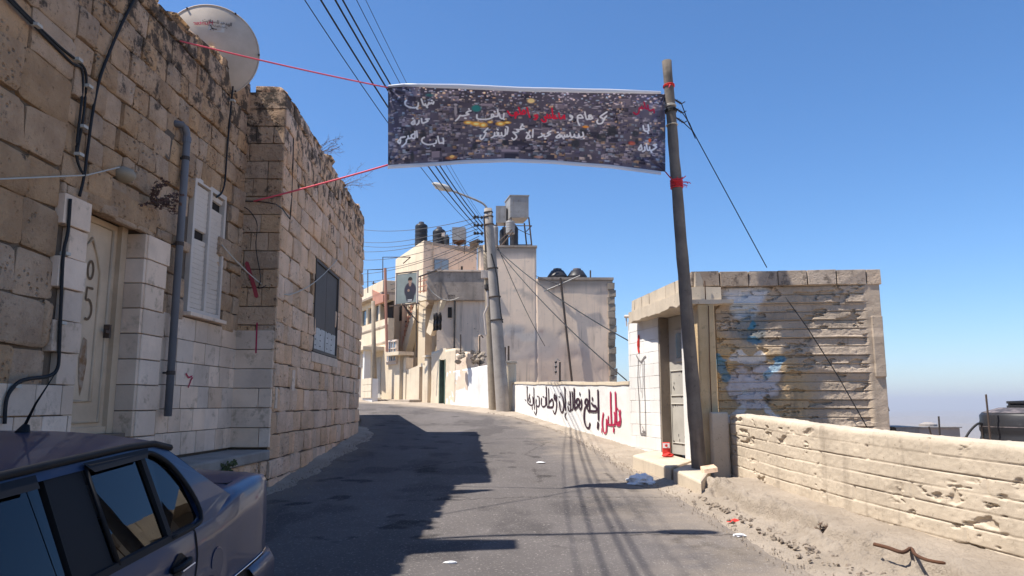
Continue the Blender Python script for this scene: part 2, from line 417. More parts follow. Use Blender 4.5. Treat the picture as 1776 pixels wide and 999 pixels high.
# ================================================================ ground, road, verges
def terrain_h(x, y):
    b = gz(y)
    if x > 4.6:
        d = x-4.6
        r = math.hypot(x, y)
        if d < 14: h = b-.1-.62*d
        else: h = b-.1-8.7-(d-14)*.16
        if r > 700:
            t = min(1, (r-700)/3300); h0 = -125
            h = h0 + 0*t
            h = -125 + 55*t*t*(.75+.5*noise.noise(V((x*.0012, y*.0012, 0)))) + 9*noise.noise(V((x*.004, y*.004, 3)))
        elif r > 120: h = max(h, -125)
        return h
    if x < -9.5: return b + min(60, (-9.5-x))*.08
    return b
xs = sorted(set([-4000, -1500, -600, -200, -90, -70, -50, -30, -20, -9.5, 4.6, 6, 9, 12, 15, 18.6, 24, 35, 50, 75, 110, 170, 260, 380, 520, 700, 950]+list(range(1200, 9001, 300))+[12000]))
ys = sorted(set([-400, -60, -25, 0, 20, 42, 55, 80, 120, 180, 260, 380, 520, 700, 950]+list(range(1200, 7600, 300))+[9000, 12000]))
pts = np.array([[(x, y, terrain_h(x, y)-(.05 if x <= 4.6 else 0)) for x in xs] for y in ys], float)
grid_obj('ground', M_hill, pts, kind='structure')

# road edges on the ground
Rpx = [(1400, 999), (1330, 957), (1260, 915), (1190, 874), (1130, 840), (1060, 797), (990, 757), (930, 735), (860, 719), (780, 710), (700, 702.5), (640, 699)]
Rg = [G(*q) for q in Rpx]
d0 = (Rg[0]-Rg[2]).normalized()
Rc = [V((2.9, -12, 0)), V((2.6, 1.5, 0))]+Rg+[V((-11, 34.5, 0)), V((-22, 44, 0))]
Lc = [V((-3.46, -12, 0)), V((-3.46, 3, 0)), V((-3.4, 6, 0)), V((-2.95, 9, 0)), V((-2.93, 11, 0)), V((-2.98, 13.5, 0)), V((-3.1, 15.6, 0)), V((-3.5, 17.5, 0)), V((-4.4, 21, 0)), V((-7.5, 25, 0)), V((-13, 30, 0)), V((-25, 40, 0))]
def resample(pts, n):
    pts = smoothpath(pts, 8); pts = [V((p.x, p.y, 0)) for p in pts]
    L = [0]
    for a, b in zip(pts[:-1], pts[1:]): L.append(L[-1]+(b-a).length)
    t = np.linspace(0, L[-1], n)
    return np.stack([np.interp(t, L, [p.x for p in pts]), np.interp(t, L, [p.y for p in pts])], -1)
def by_y(pts, yy):
    pts = smoothpath(pts, 8); return np.interp(yy, [p.y for p in pts], [p.x for p in pts])
yy = np.concatenate([np.linspace(-12, 4, 40)[:-1], np.linspace(4, 14, 420)[:-1], np.linspace(14, 26, 220)[:-1], np.linspace(26, 40, 80)])
xl, xr = by_y(Lc, yy), by_y(Rc, yy)
edge = .12*(fbm(yy*1.7, yy*0+3, 5)-.5)+.04*(fbm(yy*9, yy*0, 8)-.5)
NX = 210
tt = np.linspace(0, 1, NX)
X = xl[:, None]+(xr+edge-xl)[:, None]*tt[None, :]; Y = np.repeat(yy[:, None], NX, 1)
Z = SL*np.clip(Y, -25, 42)+.012+.018*(fbm(X*1.1, Y*.7, 3)-.5)+.006*(fbm(X*9, Y*9, 4, 3)-.5)
T2 = np.repeat(tt[None, :], len(yy), 0)
rc = np.ones(X.shape+(3,))*np.array([.138, .124, .120]); rc *= (.78+.44*fbm(X*.9, Y*.35, 130, 5))[..., None]; rc *= (.9+.2*fbm(X*5, Y*5, 131, 4))[..., None]
def rp(mask, c, a):
    global rc
    k = (np.clip(mask, 0, 1)*a)[..., None]; rc = rc*(1-k)+np.array(c)*k
rp((fbm(X*1.6, Y*1.1, 132, 5)-.56)*9, (.075, .068, .068), .6); rp((vnoise(X*1.9+3, Y*.22, 140)-.62)*4, (.09, .082, .08), .45); rp((fbm(X*2.6, Y*2.6, 141, 3)-.72)*16, (.04, .037, .037), .7)                 # tar-dark worn patches
dn = (T2-.80+.22*(fbm(X*1.4, Y*1.4, 133)-.5))*4.5; rp(dn+.6*(fbm(X*7, Y*7, 134)-.5), (.33, .275, .22), .75)     # dust drifting in from the verge
rp((.14-T2)*9+.9*(fbm(X*5, Y*5, 135)-.5), (.24, .195, .155), .6)
for k, (x0, y0, dx, dy, n_) in enumerate([(-1.2, 8.6, 1, .04, 60), (1.0, 7.0, .9, -.02, 26), (.2, 12.5, .25, 1, 40), (-.6, 15, .9, .1, 50), (.4, 9.8, -.1, .8, 30), (1.7, 9.4, -.25, .7, 34), (-1.5, 11, .5, .6, 34)]):
    x, y = x0, y0; rk = random.Random(k+60)
    for q in range(n_):
        x += dx*.05+rk.gauss(0, .018); y += dy*.05+rk.gauss(0, .018); rp(1.25-np.hypot(X-x, Y-y)/.026, (.045, .04, .038), .75)
grid_obj('road', M_asph, np.stack([X, Y, Z], -1), color=rc, kind='structure')
# dusty verge from the road edge to the wall on the right
PWa, PWb = (2.38, 12.2), (0.0, 22.5)
Wc = [V((5.6, -12, 0)), V((4.9, 0.5, 0)), V((4.2, 3.2, 0)), V((3.62, 5.4, 0)), V((3.14, 7.0, 0)), V((2.86, 8.6, 0)), V((2.8, 10.0, 0)), V((2.62, 11.2, 0)), V((2.38, 12.25, 0)), V((1.25, 17.1, 0)), V((0, 22.5, 0)), V((-2.5, 25.9, 0)), V((-5.9, 31, 0)), V((-14, 40, 0))]
xw = by_y(Wc, yy)+.08
NV = 90; tt = np.linspace(0, 1, NV)
X = (xr+edge-.04)[:, None]+(xw-xr-edge+.04)[:, None]*tt[None, :]; Y = np.repeat(yy[:, None], NV, 1)
T = np.repeat(tt[None, :], len(yy), 0)
lump = fbm(X*2.5, Y*2.5, 21)*.03*np.clip(T*4, 0, 1)
near = np.clip((10.0-Y)/1.0, 0, 1)        # a raised, broken ledge along the near parapet
ledge = near*.14*np.clip((T-.42+.35*(fbm(X*1.3, Y*1.3, 9)-.5)+.10*(fbm(X*6, Y*6, 19)-.5))*22, 0, 1)
rub = near*np.clip(1-np.abs(T-.42)*4, 0, 1)*.10*np.maximum(fbm(X*7, Y*7, 12)-.45, 0)*3
Z = SL*np.clip(Y, -25, 42)+.006+.03*np.clip(T*3, 0, 1)+lump+ledge+rub+.03*(fbm(X*14, Y*14, 31, 4)-.5)*np.clip(T*6, 0, 1)
grid_obj('verge', M_dirt, np.stack([X, Y, Z], -1), kind='structure')
def verge_z(x, y): return SL*y+.06
# dirt strip at the foot of the stone houses on the left
yl = np.linspace(8.8, 17.5, 130)
xa = by_y(Lc, yl)-.12; NL = 12; tl = np.linspace(0, 1, NL)
wd = .18+.22*fbm(yl*1.5, yl*0, 2)
X = xa[:, None]+wd[:, None]*tl[None, :]+.1*tl[None, :]; Y = np.repeat(yl[:, None], NL, 1)
Z = SL*Y+.01+(1-tl[None, :])**1.5*.05*(.5+fbm(X*5, Y*5, 3))-.03*(tl[None, :] > .98)+.03*(fbm(X*14, Y*14, 6)-.5)*(1-tl[None, :])
grid_obj('dirt_strip', M_dirt, np.stack([X, Y, Z], -1), kind='structure')

# ================================================================ near stone house (left)
W1 = Plane((-3.50, 4.0), (-3.42, 9.3))     # s = y-4
W1far = -22.0                                # s where the wall starts behind the camera
def top1(s): return 5.41+.115*(max(s, -1)-2.66)
H1 = thing('stone_house', 'near brown stone house with a white steel door and a louvred shutter window', 'house', (-5.2, 5, gz(5)))
wall = MB()
DOOR = (1.93, 2.92, 1.34, 3.36)             # s0,s1,z0,z1
WIN = (3.84, 4.70, 2.56, 4.04)
def corewall(mb, pl, s0, s1, z0, ztop, holes, o0, o1):
    ss = sorted(set([s0, s1]+[h[0] for h in holes]+[h[1] for h in holes]))
    for a, b in zip(ss[:-1], ss[1:]):
        m = (a+b)/2; hs = sorted([h for h in holes if h[0] < m < h[1]], key=lambda h: h[2]); z = z0
        for h in hs: mb.wbox(pl, a, b, z, h[2], o0, o1); z = h[3]
        za, zb = ztop(a), ztop(b)
        p = [pl.P(a, z, o0), pl.P(b, z, o0), pl.P(b, zb, o0), pl.P(a, za, o0)]
        mb.prism(p, pl.n*(o1-o0))
corewall(wall, W1, W1far, 5.315, gz(0)-1.5, top1, [DOOR, WIN], -.45, -.035)
wo = wall.build('wall', M_mortar, H1)
# flat roof and the other walls behind
m = MB(); m.plan([(-4.1, -17.8), (-3.88, 9.28), (-9, 9.28), (-9, -17.8)], -1.5, 5.2); m.build('rear_wall', M_mortar, H1)
SS = stone_set(M_stone); SS2 = stone_set(M_stone2)
def skip1(a, b, z0, z1):
    c, zc = (a+b)/2, (z0+z1)/2
    if DOOR[0]-.12 < c < DOOR[1]+.34 and zc < 3.22 and zc > 1.0: return True
    if DOOR[0]-.5 < c < DOOR[0] and 1.0 < zc < 3.2: return a > DOOR[0]-.42
    if WIN[0]-.03 < c < WIN[1]+.03 and WIN[2]-.12 < zc < WIN[3]+.02: return True
    if c > 3.2 and zc < 2.47: return True
    return False
# left of the door: bigger stones; right of the door: smaller coursed ones
courses(W1, .15, 1.6, 1.0, 5.0, .33, .38, .66, wo, SS, depth=.055, out=-.05, seed=3)
courses(W1, 1.6, 5.3, 1.0, 3.3, .25, .20, .38, wo, SS, depth=.055, out=-.05, seed=4, skip=skip1)
courses(W1, 1.6, 5.3, 3.3, 5.30, .245, .18, .36, wo, SS, depth=.06, out=-.05, seed=5, skip=skip1)
# the sloping top of the wall: a last course that follows it
s = .2; rr = random.Random(9)
while s < 5.28:
    w_ = rr.uniform(.22, .42); e = min(5.3, s+w_); zt = top1((s+e)/2); zb = 5.02 if e < 1.6 else 5.31
    h = zt-zb+rr.uniform(-.03, .06)
    if h > .05: put_piece('stone', rr.choice(SS), W1.P((s+e)/2, zb+h/2, -.05), W1.u, W1.n, e-s-.01, h, .06, wo)
    put_piece('coping_stone', rr.choice(SS), W1.P((s+e)/2, zt+.02, -.36), W1.u, W1.n, e-s-.01, .10+rr.uniform(0, .05), .34, H1)
    s = e
# lintel over the door
m = MB(); m.wbox(W1, 1.86, 3.10, 3.22, 3.46, -.30, .012); m.build('lintel', M_stone, H1, bevel=.02)
# steel door, recessed
D = MB(); D.wbox(W1, DOOR[0]-.02, DOOR[1]-.1, DOOR[2], DOOR[3]-.1, -.235, -.195); dr = D.build('door', M_doorw, H1)
f = MB()
f.wbox(W1, DOOR[0]-.03, DOOR[0]+.06, DOOR[2], DOOR[3], -.22, -.16); f.wbox(W1, DOOR[1]-.14, DOOR[1]-.04, DOOR[2], DOOR[3], -.22, -.15)
f.wbox(W1, DOOR[0]+.06, DOOR[1]-.14, DOOR[3]-.14, DOOR[3]-.02, -.22, -.16); f.wbox(W1, DOOR[0]+.06, DOOR[1]-.14, DOOR[2]-.02, DOOR[2]+.06, -.22, -.16)
f.build('door_frame', M_doorw, H1)
# raised pointed-arch moulding on the door
def dz(s, z, o=-.19): return W1.P(s, z, o)
arch = [(2.20, 1.62), (2.20, 2.74), (2.27, 2.9), (2.38, 3.02), (2.48, 2.9), (2.55, 2.74), (2.55, 1.62), (2.20, 1.62)]
MB().tube([dz(a, b) for a, b in arch], .017, 6).build('door_moulding', M_doorw, dr, smooth=True)
MB().tube([dz(a, b) for a, b in [(2.0, 1.44), (2.0, 3.16), (2.7, 3.16), (2.7, 1.44), (2.0, 1.44)]], .014, 6).build('door_moulding', M_doorw, dr, smooth=True)
m = MB(); m.wbox(W1, 2.68, 2.71, 2.18, 2.30, -.195, -.14); m.wbox(W1, 2.62, 2.70, 2.22, 2.245, -.15, -.135); m.build('door_handle', M_steel, dr)
def ringpts(cs, cz, rs, rz, a0=0, a1=360, n=14): return [(cs+rs*math.cos(R(a0+(a1-a0)*k/n)), cz+rz*math.sin(R(a0+(a1-a0)*k/n))) for k in range(n+1)]
five = [(2.48, 2.58), (2.36, 2.58), (2.35, 2.45)]+ringpts(2.40, 2.34, .09, .11, 110, -110, 10)
def onW1(o): return lambda s, z: (W1.P(s, z, o), W1.n)
sc_ = lambda L_: [(2.40+(a-2.40)*.7, 2.62+(b-2.62)*.78) for a, b in L_]
strokes_obj('painted_number', [(sc_(ringpts(2.40, 2.78, .06, .10)), .024), (sc_(five), .024)], onW1(-.192), M_brownp, dr)
M_ruststain = pm('rust_stain', (.24, .12, .05), (.4, .3, .22), s1=14, bump=0)
m = MB(); m.add([W1.P(a, b, -.1915) for a, b in [(2.38, 2.16), (2.44, 2.14), (2.46, 1.95), (2.43, 1.75), (2.40, 1.66), (2.36, 1.8), (2.34, 1.98)]], [tuple(range(7))]); m.build('rust_stain', M_ruststain, dr, fix=False)
# slab quoins framing the door: left stepped column
TS = stone_set(M_tile, rough=.004, round_=.03, lump=.015)
z = 3.21; 
for k in range(6):
    h = .245; s0 = 1.60 if k % 2 == 0 else 1.70
    s0 = DOOR[0]-.34+(.12 if k % 2 else 0); s1 = DOOR[0]+.02
    put_piece('jamb_slab', TS[k], W1.P((s0+s1)/2, z-h/2, -.03), W1.u, W1.n, s1-s0, h-.008, .075 if k % 2 == 0 else .06, H1, tilt=.02*(-1)**k*.4)
    z -= h
# base tiles below it
zt = z
for r_ in range(3):
    hh = .23; x_ = .85+(.1 if r_ % 2 else 0)
    while x_ < DOOR[0]-.02:
        e = min(x_+.31, DOOR[0]); put_piece('cladding_tile', random.choice(TS), W1.P((x_+e)/2, zt-hh/2, -.03), W1.u, W1.n, e-x_-.008, hh-.008, .07, H1); x_ = e
    zt -= hh
# right jamb: cream pilaster of big slabs, reveal face and street face
z = 3.18; rr = random.Random(2)
for k in range(9):
    h = .235
    x1 = 3.30+(.05 if k % 3 == 0 else 0)+rr.uniform(-.015, .015)
    put_piece('jamb_slab', TS[k], W1.P((DOOR[1]+x1)/2, z-h/2, -.05), W1.u, W1.n, x1-DOOR[1]-.004, h-.008, .085, H1)
    # face turned to the door opening
    put_piece('jamb_slab', TS[(k+3) % 10], W1.P(DOOR[1]+.01, z-h/2, -.10), W1.n, -W1.u, .24, h-.008, .045, H1)
    z -= h
m = MB(); m.wbox(W1, DOOR[1]-.05, DOOR[1]+.02, 1.0, 3.26, -.33, -.29); m.build('door_reveal', M_mortar, H1)
# white cladding, six courses below the window
def clad(pl, s0, s1, zt, n, h, wmin, wmax, parent, out, mat_set, seed, dep=.035):
    rr = random.Random(seed)
    for r_ in range(n):
        x_ = s0-(rr.uniform(.05, .2) if r_ % 2 else 0); z1 = zt-r_*h
        while x_ < s1-.03:
            e = min(x_+rr.uniform(wmin, wmax), s1)
            if s1-e < .08: e = s1
            a = max(x_, s0)
            if e-a > .04: put_piece('cladding_tile', rr.choice(mat_set), pl.P((a+e)/2, z1-h/2, out), pl.u, pl.n, e-a-.007, h-.007, dep*rr.uniform(.92, 1.08), parent)
            x_ = e
clad(W1, 3.36, 5.29, 2.50, 6, .238, .22, .42, H1, -.03, TS, 5)
# louvred shutter window
wn = MB(); a, b, c, d_ = WIN
for q in ((a, a+.05, c, d_), (b-.05, b, c, d_), (a+.05, b-.05, d_-.05, d_), (a+.05, b-.05, c, c+.05), ((a+b)/2-.025, (a+b)/2+.025, c+.05, d_-.05)): wn.wbox(W1, *q, -.06, .02)
wf = wn.build('window', M_shut, H1)
m = MB(); m.wbox(W1, a-.04, b+.06, c-.045, c-.002, -.05, .08); m.build('sill', M_tile, wf, bevel=.006)
sl = MB(); sl.para((-.5, 0, -.5), (1, 0, 0), (0, .25, 1), (0, .12, -.03)); 
slm = bpy.data.meshes.new('slat'); bb = [(-.5, 0, -.5), (.5, 0, -.5), (.5, .75, -.35), (-.5, .75, -.35), (-.5, .3, .5), (.5, .3, .5), (.5, 1, .42), (-.5, 1, .42)]
slm.from_pydata([(x, 1-y if False else y, z) for x, y, z in bb], [], [(0, 1, 2, 3), (7, 6, 5, 4), (0, 4, 5, 1), (3, 2, 6, 7), (0, 3, 7, 4), (1, 5, 6, 2)]); slm.materials.append(M_shut)
rr = random.Random(4); nsl = 25; 
for side in (0, 1):
    x0, x1 = (a+.055, (a+b)/2-.03) if side == 0 else ((a+b)/2+.03, b-.055)
    for k in range(nsl):
        z0 = c+.06+(d_-c-.13)*k/nsl; h = (d_-c-.13)/nsl
        if (side == 0 and k in (14, 15)) or (side == 1 and k in (22, 23)): continue
        put_piece('slat', slm, W1.P((x0+x1)/2, z0+h/2, -.035), W1.u, W1.n, x1-x0, h*1.15, .03, wf, tilt=rr.uniform(-.01, .01) + (.05 if (side, k) in ((0, 13), (1, 5)) else 0))
m = MB(); m.wbox(W1, a+.04, b-.04, c+.04, d_-.04, -.07, -.045); m.build('window_backing', M_dark, wf)
# oval bulkhead lamp above the door
p = W1.px(210, 302); m = MB(); m.lathe(p-W1.n*.02, [(.07, 0), (.10, .02), (.10, .05), (.085, .10), (.05, .13), (.01, .14)], 16, axis=W1.n+V((0, 0, -.2)))
m.v = [V((q.x, p.y+(q.y-p.y)*1.1, p.z+(q.z-p.z)*.7)) for q in m.v]
tag(m.build('wall_lamp', pm('dusty_glass', (.3, .24, .17), rough=.5), None, smooth=True), 'dusty oval bulkhead lamp above the white steel door', 'lamp')
# grey drain pipe
pp = [W1.px(291, 722, .08), W1.px(303, 240, .08)]; t = pp[1]
pts = [V((pp[0].x, pp[0].y, pp[0].z)), V((t.x, pp[0].y, 4.30))]
pts += [V((pts[-1].x, pts[-1].y-.01, 4.37)), V((pts[-1].x, pts[-1].y-.05, 4.41)), V((pts[-1].x, pts[-1].y-.11, 4.42)), V((pts[-1].x-.1, pts[-1].y-.16, 4.42))]
pts[0].x = pts[1].x = W1.P(pp[0].y-4, 0, .08).x
pr = tag(MB().tube(pts, .037, 12).build('drain_pipe', M_grey_pipe, None, smooth=True), 'grey plastic drain pipe running down the stone wall beside the shutter window', 'pipe')
for zz in (1.9, 3.2, 4.1):
    q = V((pts[0].x, pts[0].y, zz)); m = MB(); m.lathe(q-V((0, 0, .02)), [(.042, 0), (.042, .04)], 12); m.para(q+V((-.12, -.01, -.01)), (.1, 0, 0), (0, .02, 0), (0, 0, .02)); m.build('pipe_clip', M_steel, pr)
m = MB(); m.lathe(V((pts[0].x, pts[0].y, 4.27)), [(.043, 0), (.043, .06)], 12); m.build('pipe_collar', M_grey_pipe, pr)
m = MB(); q = W1.px(292, 232, 0); m.add([q+W1.u*(.13*math.cos(t_)*(.8+.3*math.sin(3*t_)))+V((0, 0, .17*math.sin(t_)*(1 if t_ < 3.14 else 1.6)))+W1.n*.012 for t_ in [2*math.pi*k/16 for k in range(16)]], [tuple(range(16))]); m.build('mortar_patch', M_mortar, H1, fix=False)
# cables
def onwall(pl, pts, out): return smoothpath([pl.px(x, y, out) for x, y in pts], 5)
for dx_, lab in ((0, 'upper'), (6, 'lower')):
    tag(MB().tube(onwall(W1, [(10-dx_, -12), (60, 40+dx_*.8), (105-dx_*.3, 82+dx_), (132-dx_, 104+dx_), (146-dx_*.9, 118), (150-dx_, 140), (146-dx_, 190), (140-dx_*.8, 230), (134-dx_*.3, 268), (138, 290), (146, 303)], .03), .011, 6).build('conduit', M_wire, None, smooth=True),
        'black conduit bending down the stone wall left of the door, %s one of the pair' % lab, 'cable', 'paired conduits on the near wall')
tag(MB().tube(onwall(W1, [(236, -8), (212, 40), (190, 90), (172, 140), (160, 200), (152, 260), (146, 305), (138, 340)], .035), .013, 6).build('cable', M_wire, None, smooth=True), 'thick black cable sweeping from the roof edge down to the door lintel', 'cable')
tag(MB().tube(onwall(W1, [(404, 150), (400, 190), (394, 260), (390, 315), (384, 335), (375, 342)], .03), .011, 6).build('cable', M_wire, None, smooth=True), 'black cable dropping from the roof corner to the louvred shutter', 'cable')
tag(MB().tube(onwall(W1, [(8, 735), (12, 690), (30, 665), (50, 657), (85, 652), (100, 638), (103, 600), (106, 520), (110, 440), (118, 400), (122, 345)], .06), .014, 6).build('cable', M_wire, None, smooth=True), 'black cable beside the stepped white slabs left of the door', 'cable')
m = MB()
for q in [(60, 44), (132, 104), (150, 150), (141, 220), (134, 268), (402, 175), (110, 440), (103, 560), (23, 670)]:
    p = W1.px(*q, .03); m.para(p-V((.01, .03, .012)), (.05, 0, 0), (0, .06, 0), (0, 0, .024))
m.build('cable_clip', M_wirew, H1, kind='stuff')
# white clothes-line wire strung along the wall
wire_w = [W1.px(-10, 311, .02), W1.px(150, 304, .04), W1.px(207, 290, .05)]
tag(MB().tube(wire_w, .006, 5).build('line_wire', M_wirew, None), 'thin pale wire stretched above the door to the oval lamp', 'wire')
# dry plant at the jamb head
def dry_plant(name, base, h, n, mat, leaf, seed, label, cat='plant', spread=.6, lsize=.02, down=0, dirv=V((1, 0, 0)), group=None):
    rr = random.Random(seed); st = MB(); lf = MB()
    for k in range(n):
        d = (dirv*rr.uniform(.2, 1)+V((rr.uniform(-1, 1), rr.uniform(-1, 1), rr.uniform(-.3-down, 1-down)))*spread).normalized()
        p = V(base); pts = [p.copy()]; L = h*rr.uniform(.5, 1)
        for q in range(6):
            d = (d+V((rr.uniform(-.35, .35), rr.uniform(-.35, .35), rr.uniform(-.3, .3)))).normalized(); p = p+d*L/6; pts.append(p.copy())
            for _ in range(3 if lsize else 0):
                a = p+V([rr.uniform(-.03, .03) for _ in range(3)])*h*1.5; u = V([rr.uniform(-1, 1) for _ in range(3)]).normalized()*lsize*rr.uniform(.5, 1.3); v_ = u.orthogonal().normalized()*lsize*.45
                lf.add([a, a+u*.5+v_, a+u, a+u*.5-v_], [(0, 1, 2, 3)])
            if q in (2, 3, 4):
                d2 = (d+V([rr.uniform(-.8, .8) for _ in range(3)])).normalized(); st.tube([p, p+d2*L*.15, p+d2*L*.28+V((0, 0, .01))], [.0022, .0016, .001], 4)
        st.tube(pts, [.004, .0035, .003, .0025, .002, .0016, .001], 4)
    t = thing(name, label, cat, V(base), group); st.build('stem', mat, t)
    if lf.v: lf.build('foliage', leaf, t, fix=False, kind='stuff')
    return t
dry_plant('dry_plant', W1.px(262, 352, .06), .34, 12, M_twig, M_leafd, 3, 'withered dark shrub sprouting from the top of the white jamb slabs', lsize=.035, dirv=V((.3, .3, .1)))
# brush marks on the tiles
strokes_obj('paint_scribble', [([(322, 648), (327, 655), (333, 652), (330, 662), (326, 672)], .02), ([(334, 655), (330, 660)], .018)], lambda x, y: (W1.px(x, y, .012), W1.n), M_redp, H1)
strokes_obj('paint_scribble', [([(268, 580), (276, 584), (281, 570), (283, 560), (285, 585)], .014)], lambda x, y: (W1.px(x, y, .012), W1.n), M_brownp, H1)

# ================================================================ second stone house, standing further out into the road
W2 = Plane((-2.95, 9.3), (-3.22, 15.9))
TOP2 = 5.60
H2 = thing('stone_house', 'taller projecting stone house with a brown metal shutter window at the bend', 'house', (-5.6, 12.5, gz(12.5)))
WIN2 = [W2.sz(546, 447)[0]+.02, W2.sz(586, 477)[0], W2.sz(543, 610)[1], W2.sz(546, 447)[1]]
w2 = MB(); corewall(w2, W2, .06, W2.len, .2, lambda s: TOP2-.04, [tuple(WIN2)], -.45, -.02); w2o = w2.build('wall', M_mortar, H2)
m = MB(); m.plan([(-3.35, 9.36), (-3.6, 15.85), (-9, 15.9), (-9, 9.36)], .2, TOP2-.1); m.build('rear_wall', M_mortar, H2)
def skip2(a, b, z0, z1):
    c, zc = (a+b)/2, (z0+z1)/2
    return WIN2[0]-.06 < c < WIN2[1]+.06 and WIN2[2]-.06 < zc < WIN2[3]+.06
courses(W2, 0.0, W2.len, .42, TOP2, .272, .28, .54, w2o, SS2, depth=.05, out=-.03, seed=11, skip=skip2, top_rag=.02)
# front return with big quoins
RT = Plane((-3.43, 9.3), (-2.95, 9.3)); RT.n = V((0, -1, 0))
rtw = MB(); rtw.wbox(RT, .0, .47, .4, TOP2-.05, -.06, -.03); rto = rtw.build('return_wall', M_mortar, H2)
rr = random.Random(12); z = TOP2+.02; k = 0
QS = stone_set(M_stone, rough=.015, round_=.05, lump=.07)
while z > 2.56:
    h = .235; cuts = [[0, .49], [0, .24, .49], [0, .13, .35, .49], [0, .05, .49], [0, .30, .49], [0, .12, .30, .49]][k % 6]
    for a_, b_ in zip(cuts[:-1], cuts[1:]):
        last = b_ == .49
        put_piece('quoin', rr.choice(QS), RT.P((a_+b_)/2, z-h/2, -.03), RT.u, RT.n, b_-a_-.008, h-.01, .06, rto)
    z -= h; k += 1
clad(RT, 0.0, .485, 2.50, 6, .238, .5, .6, H2, -.03, TS, 15, dep=.065)
# brown steel shutter window
wn = MB()
for q in ((WIN2[0], WIN2[0]+.035, WIN2[2], WIN2[3]), (WIN2[1]-.035, WIN2[1], WIN2[2], WIN2[3]), (WIN2[0]+.035, WIN2[1]-.035, WIN2[3]-.04, WIN2[3]), (WIN2[0]+.035, WIN2[1]-.035, WIN2[2], WIN2[2]+.04)): wn.wbox(W2, *q, -.05, .03)
wf2 = wn.build('window', M_brown, H2); mid = (WIN2[0]+WIN2[1])/2
for x0, x1 in ((WIN2[0]+.04, mid-.006), (mid+.006, WIN2[1]-.04)):
    m = MB(); m.wbox(W2, x0, x1, WIN2[2]+.045, WIN2[3]-.045, -.03, .0); sh = m.build('shutter', M_brown, wf2)
    m = MB(); zz0, zz1 = WIN2[2]+.045, WIN2[2]+.045+(WIN2[3]-WIN2[2])*.24
    m.wbox(W2, x0+.03, x1-.02, zz0+.01, zz1, 0, .006); m.build('notice', pm('pasted_paper', (.55, .53, .5), (.45, .43, .4), s1=8, bump=.1), wf2)
    m = MB()
    for r_ in range(4):
        for c_ in range(2):
            sx = x0+.06+(x1-x0-.1)*(.1+.45*c_); m.wbox(W2, sx, sx+.07, zz0+.06+r_*.09, zz0+.075+r_*.09, .006, .008)
    m.build('notice_print', M_blackp, wf2, kind='stuff')
m = MB(); m.wbox(W2, WIN2[0]-.08, WIN2[1]+.08, WIN2[2]-.16, WIN2[2]-.01, -.04, .035); m.build('sill', M_tile, wf2, bevel=.01)
for a_, b_ in ((WIN2[0]-.14, WIN2[0]-.01), (WIN2[1]+.01, WIN2[1]+.14)):
    z = WIN2[2]
    while z < WIN2[3]: 
        h = min(.36, WIN2[3]-z+.02); put_piece('stone', rr.choice(QS), W2.P((a_+b_)/2, z+h/2, -.03), W2.u, W2.n, b_-a_, h-.01, .045, w2o); z += h
s = .0
while s < W2.len-.1:                            # rough coping along the top
    w_ = rr.uniform(.25, .5); e = min(W2.len, s+w_); put_piece('coping_stone', rr.choice(SS2), W2.P((s+e)/2, TOP2+.03+rr.uniform(-.01, .03), -.40), W2.u, W2.n, e-s-.01, .12, .38, H2); s = e
# pale patches where stones were repaired
for q in ((505, 660, .14, .28), (475, 690, .08, .26), (612, 675, .1, .3)):
    s_, z_ = W2.sz(q[0], q[1]); put_piece('repair_patch', rr.choice(TS), W2.P(s_, z_, .0), W2.u, W2.n, q[2], q[3], .035, H2)
# red marks and hanging ribbons on the return
strokes_obj('paint_mark', [([(428, 456), (434, 475), (440, 495), (445, 514)], .05)], lambda x, y: (RT.px(x, y, .035), RT.n), pm('faded_crimson', (.35, .05, .06), rough=.9), H2)
strokes_obj('paint_mark', [([(446, 560), (445, 585), (444, 612)], .018)], lambda x, y: (RT.px(x, y, .04), RT.n), M_redp, H2)
tag(MB().tube([RT.px(x, y, .06) for x, y in [(410, 352), (409, 365), (412, 384)]], .007, 4).build('ribbon_end', M_red, None), 'short red ribbon hanging from a nail on the corner stones', 'ribbon')
tag(MB().tube(smoothpath([RT.px(x, y, .07) for x, y in [(404, 356), (425, 360), (438, 372), (446, 390), (444, 430), (452, 480), (448, 500), (462, 495)]], 4), .006, 5).build('cable', M_wire, None), 'thin black cable looping down the corner stones of the projecting house', 'cable')
tag(MB().tube([RT.px(412, 349, .05), RT.px(440, 349, .05), RT.px(462, 351, .05)]+[W2.px(x, y, .04) for x, y in [(478, 354), (490, 362), (503, 380), (506, 340), (508, 290), (509, 240)]], .008, 5).build('cable', M_wire, None), 'black cable bracketed round the corner and up the projecting stone house', 'cable')
tag(wire('line_wire', [W1.px(385, 425, .04), RT.px(450, 490, .05), W2.px(500, 512, .05), W2.px(545, 490, .06), W2.px(585, 450, .06)], .007, M_wirew, sag=.02), 'pale wire slung across the corner of the two stone houses to the brown shutter', 'wire')
for px_, py_, sd, hh, which in ((563, 285, 3, .5, 'nearer'), (600, 338, 8, .8, 'farther')):
    s_, z_ = W2.sz(px_, py_)
    dry_plant('dry_weed', W2.P(min(s_, W2.len-.3), TOP2+.04, -.1), hh, 9, M_twig, M_leafd, sd, 'dry twiggy weed growing on the roof edge of the projecting house, %s one' % which, spread=.45, lsize=.018, dirv=V((.8, .2, .4)), group='dry weeds on the roof edge')
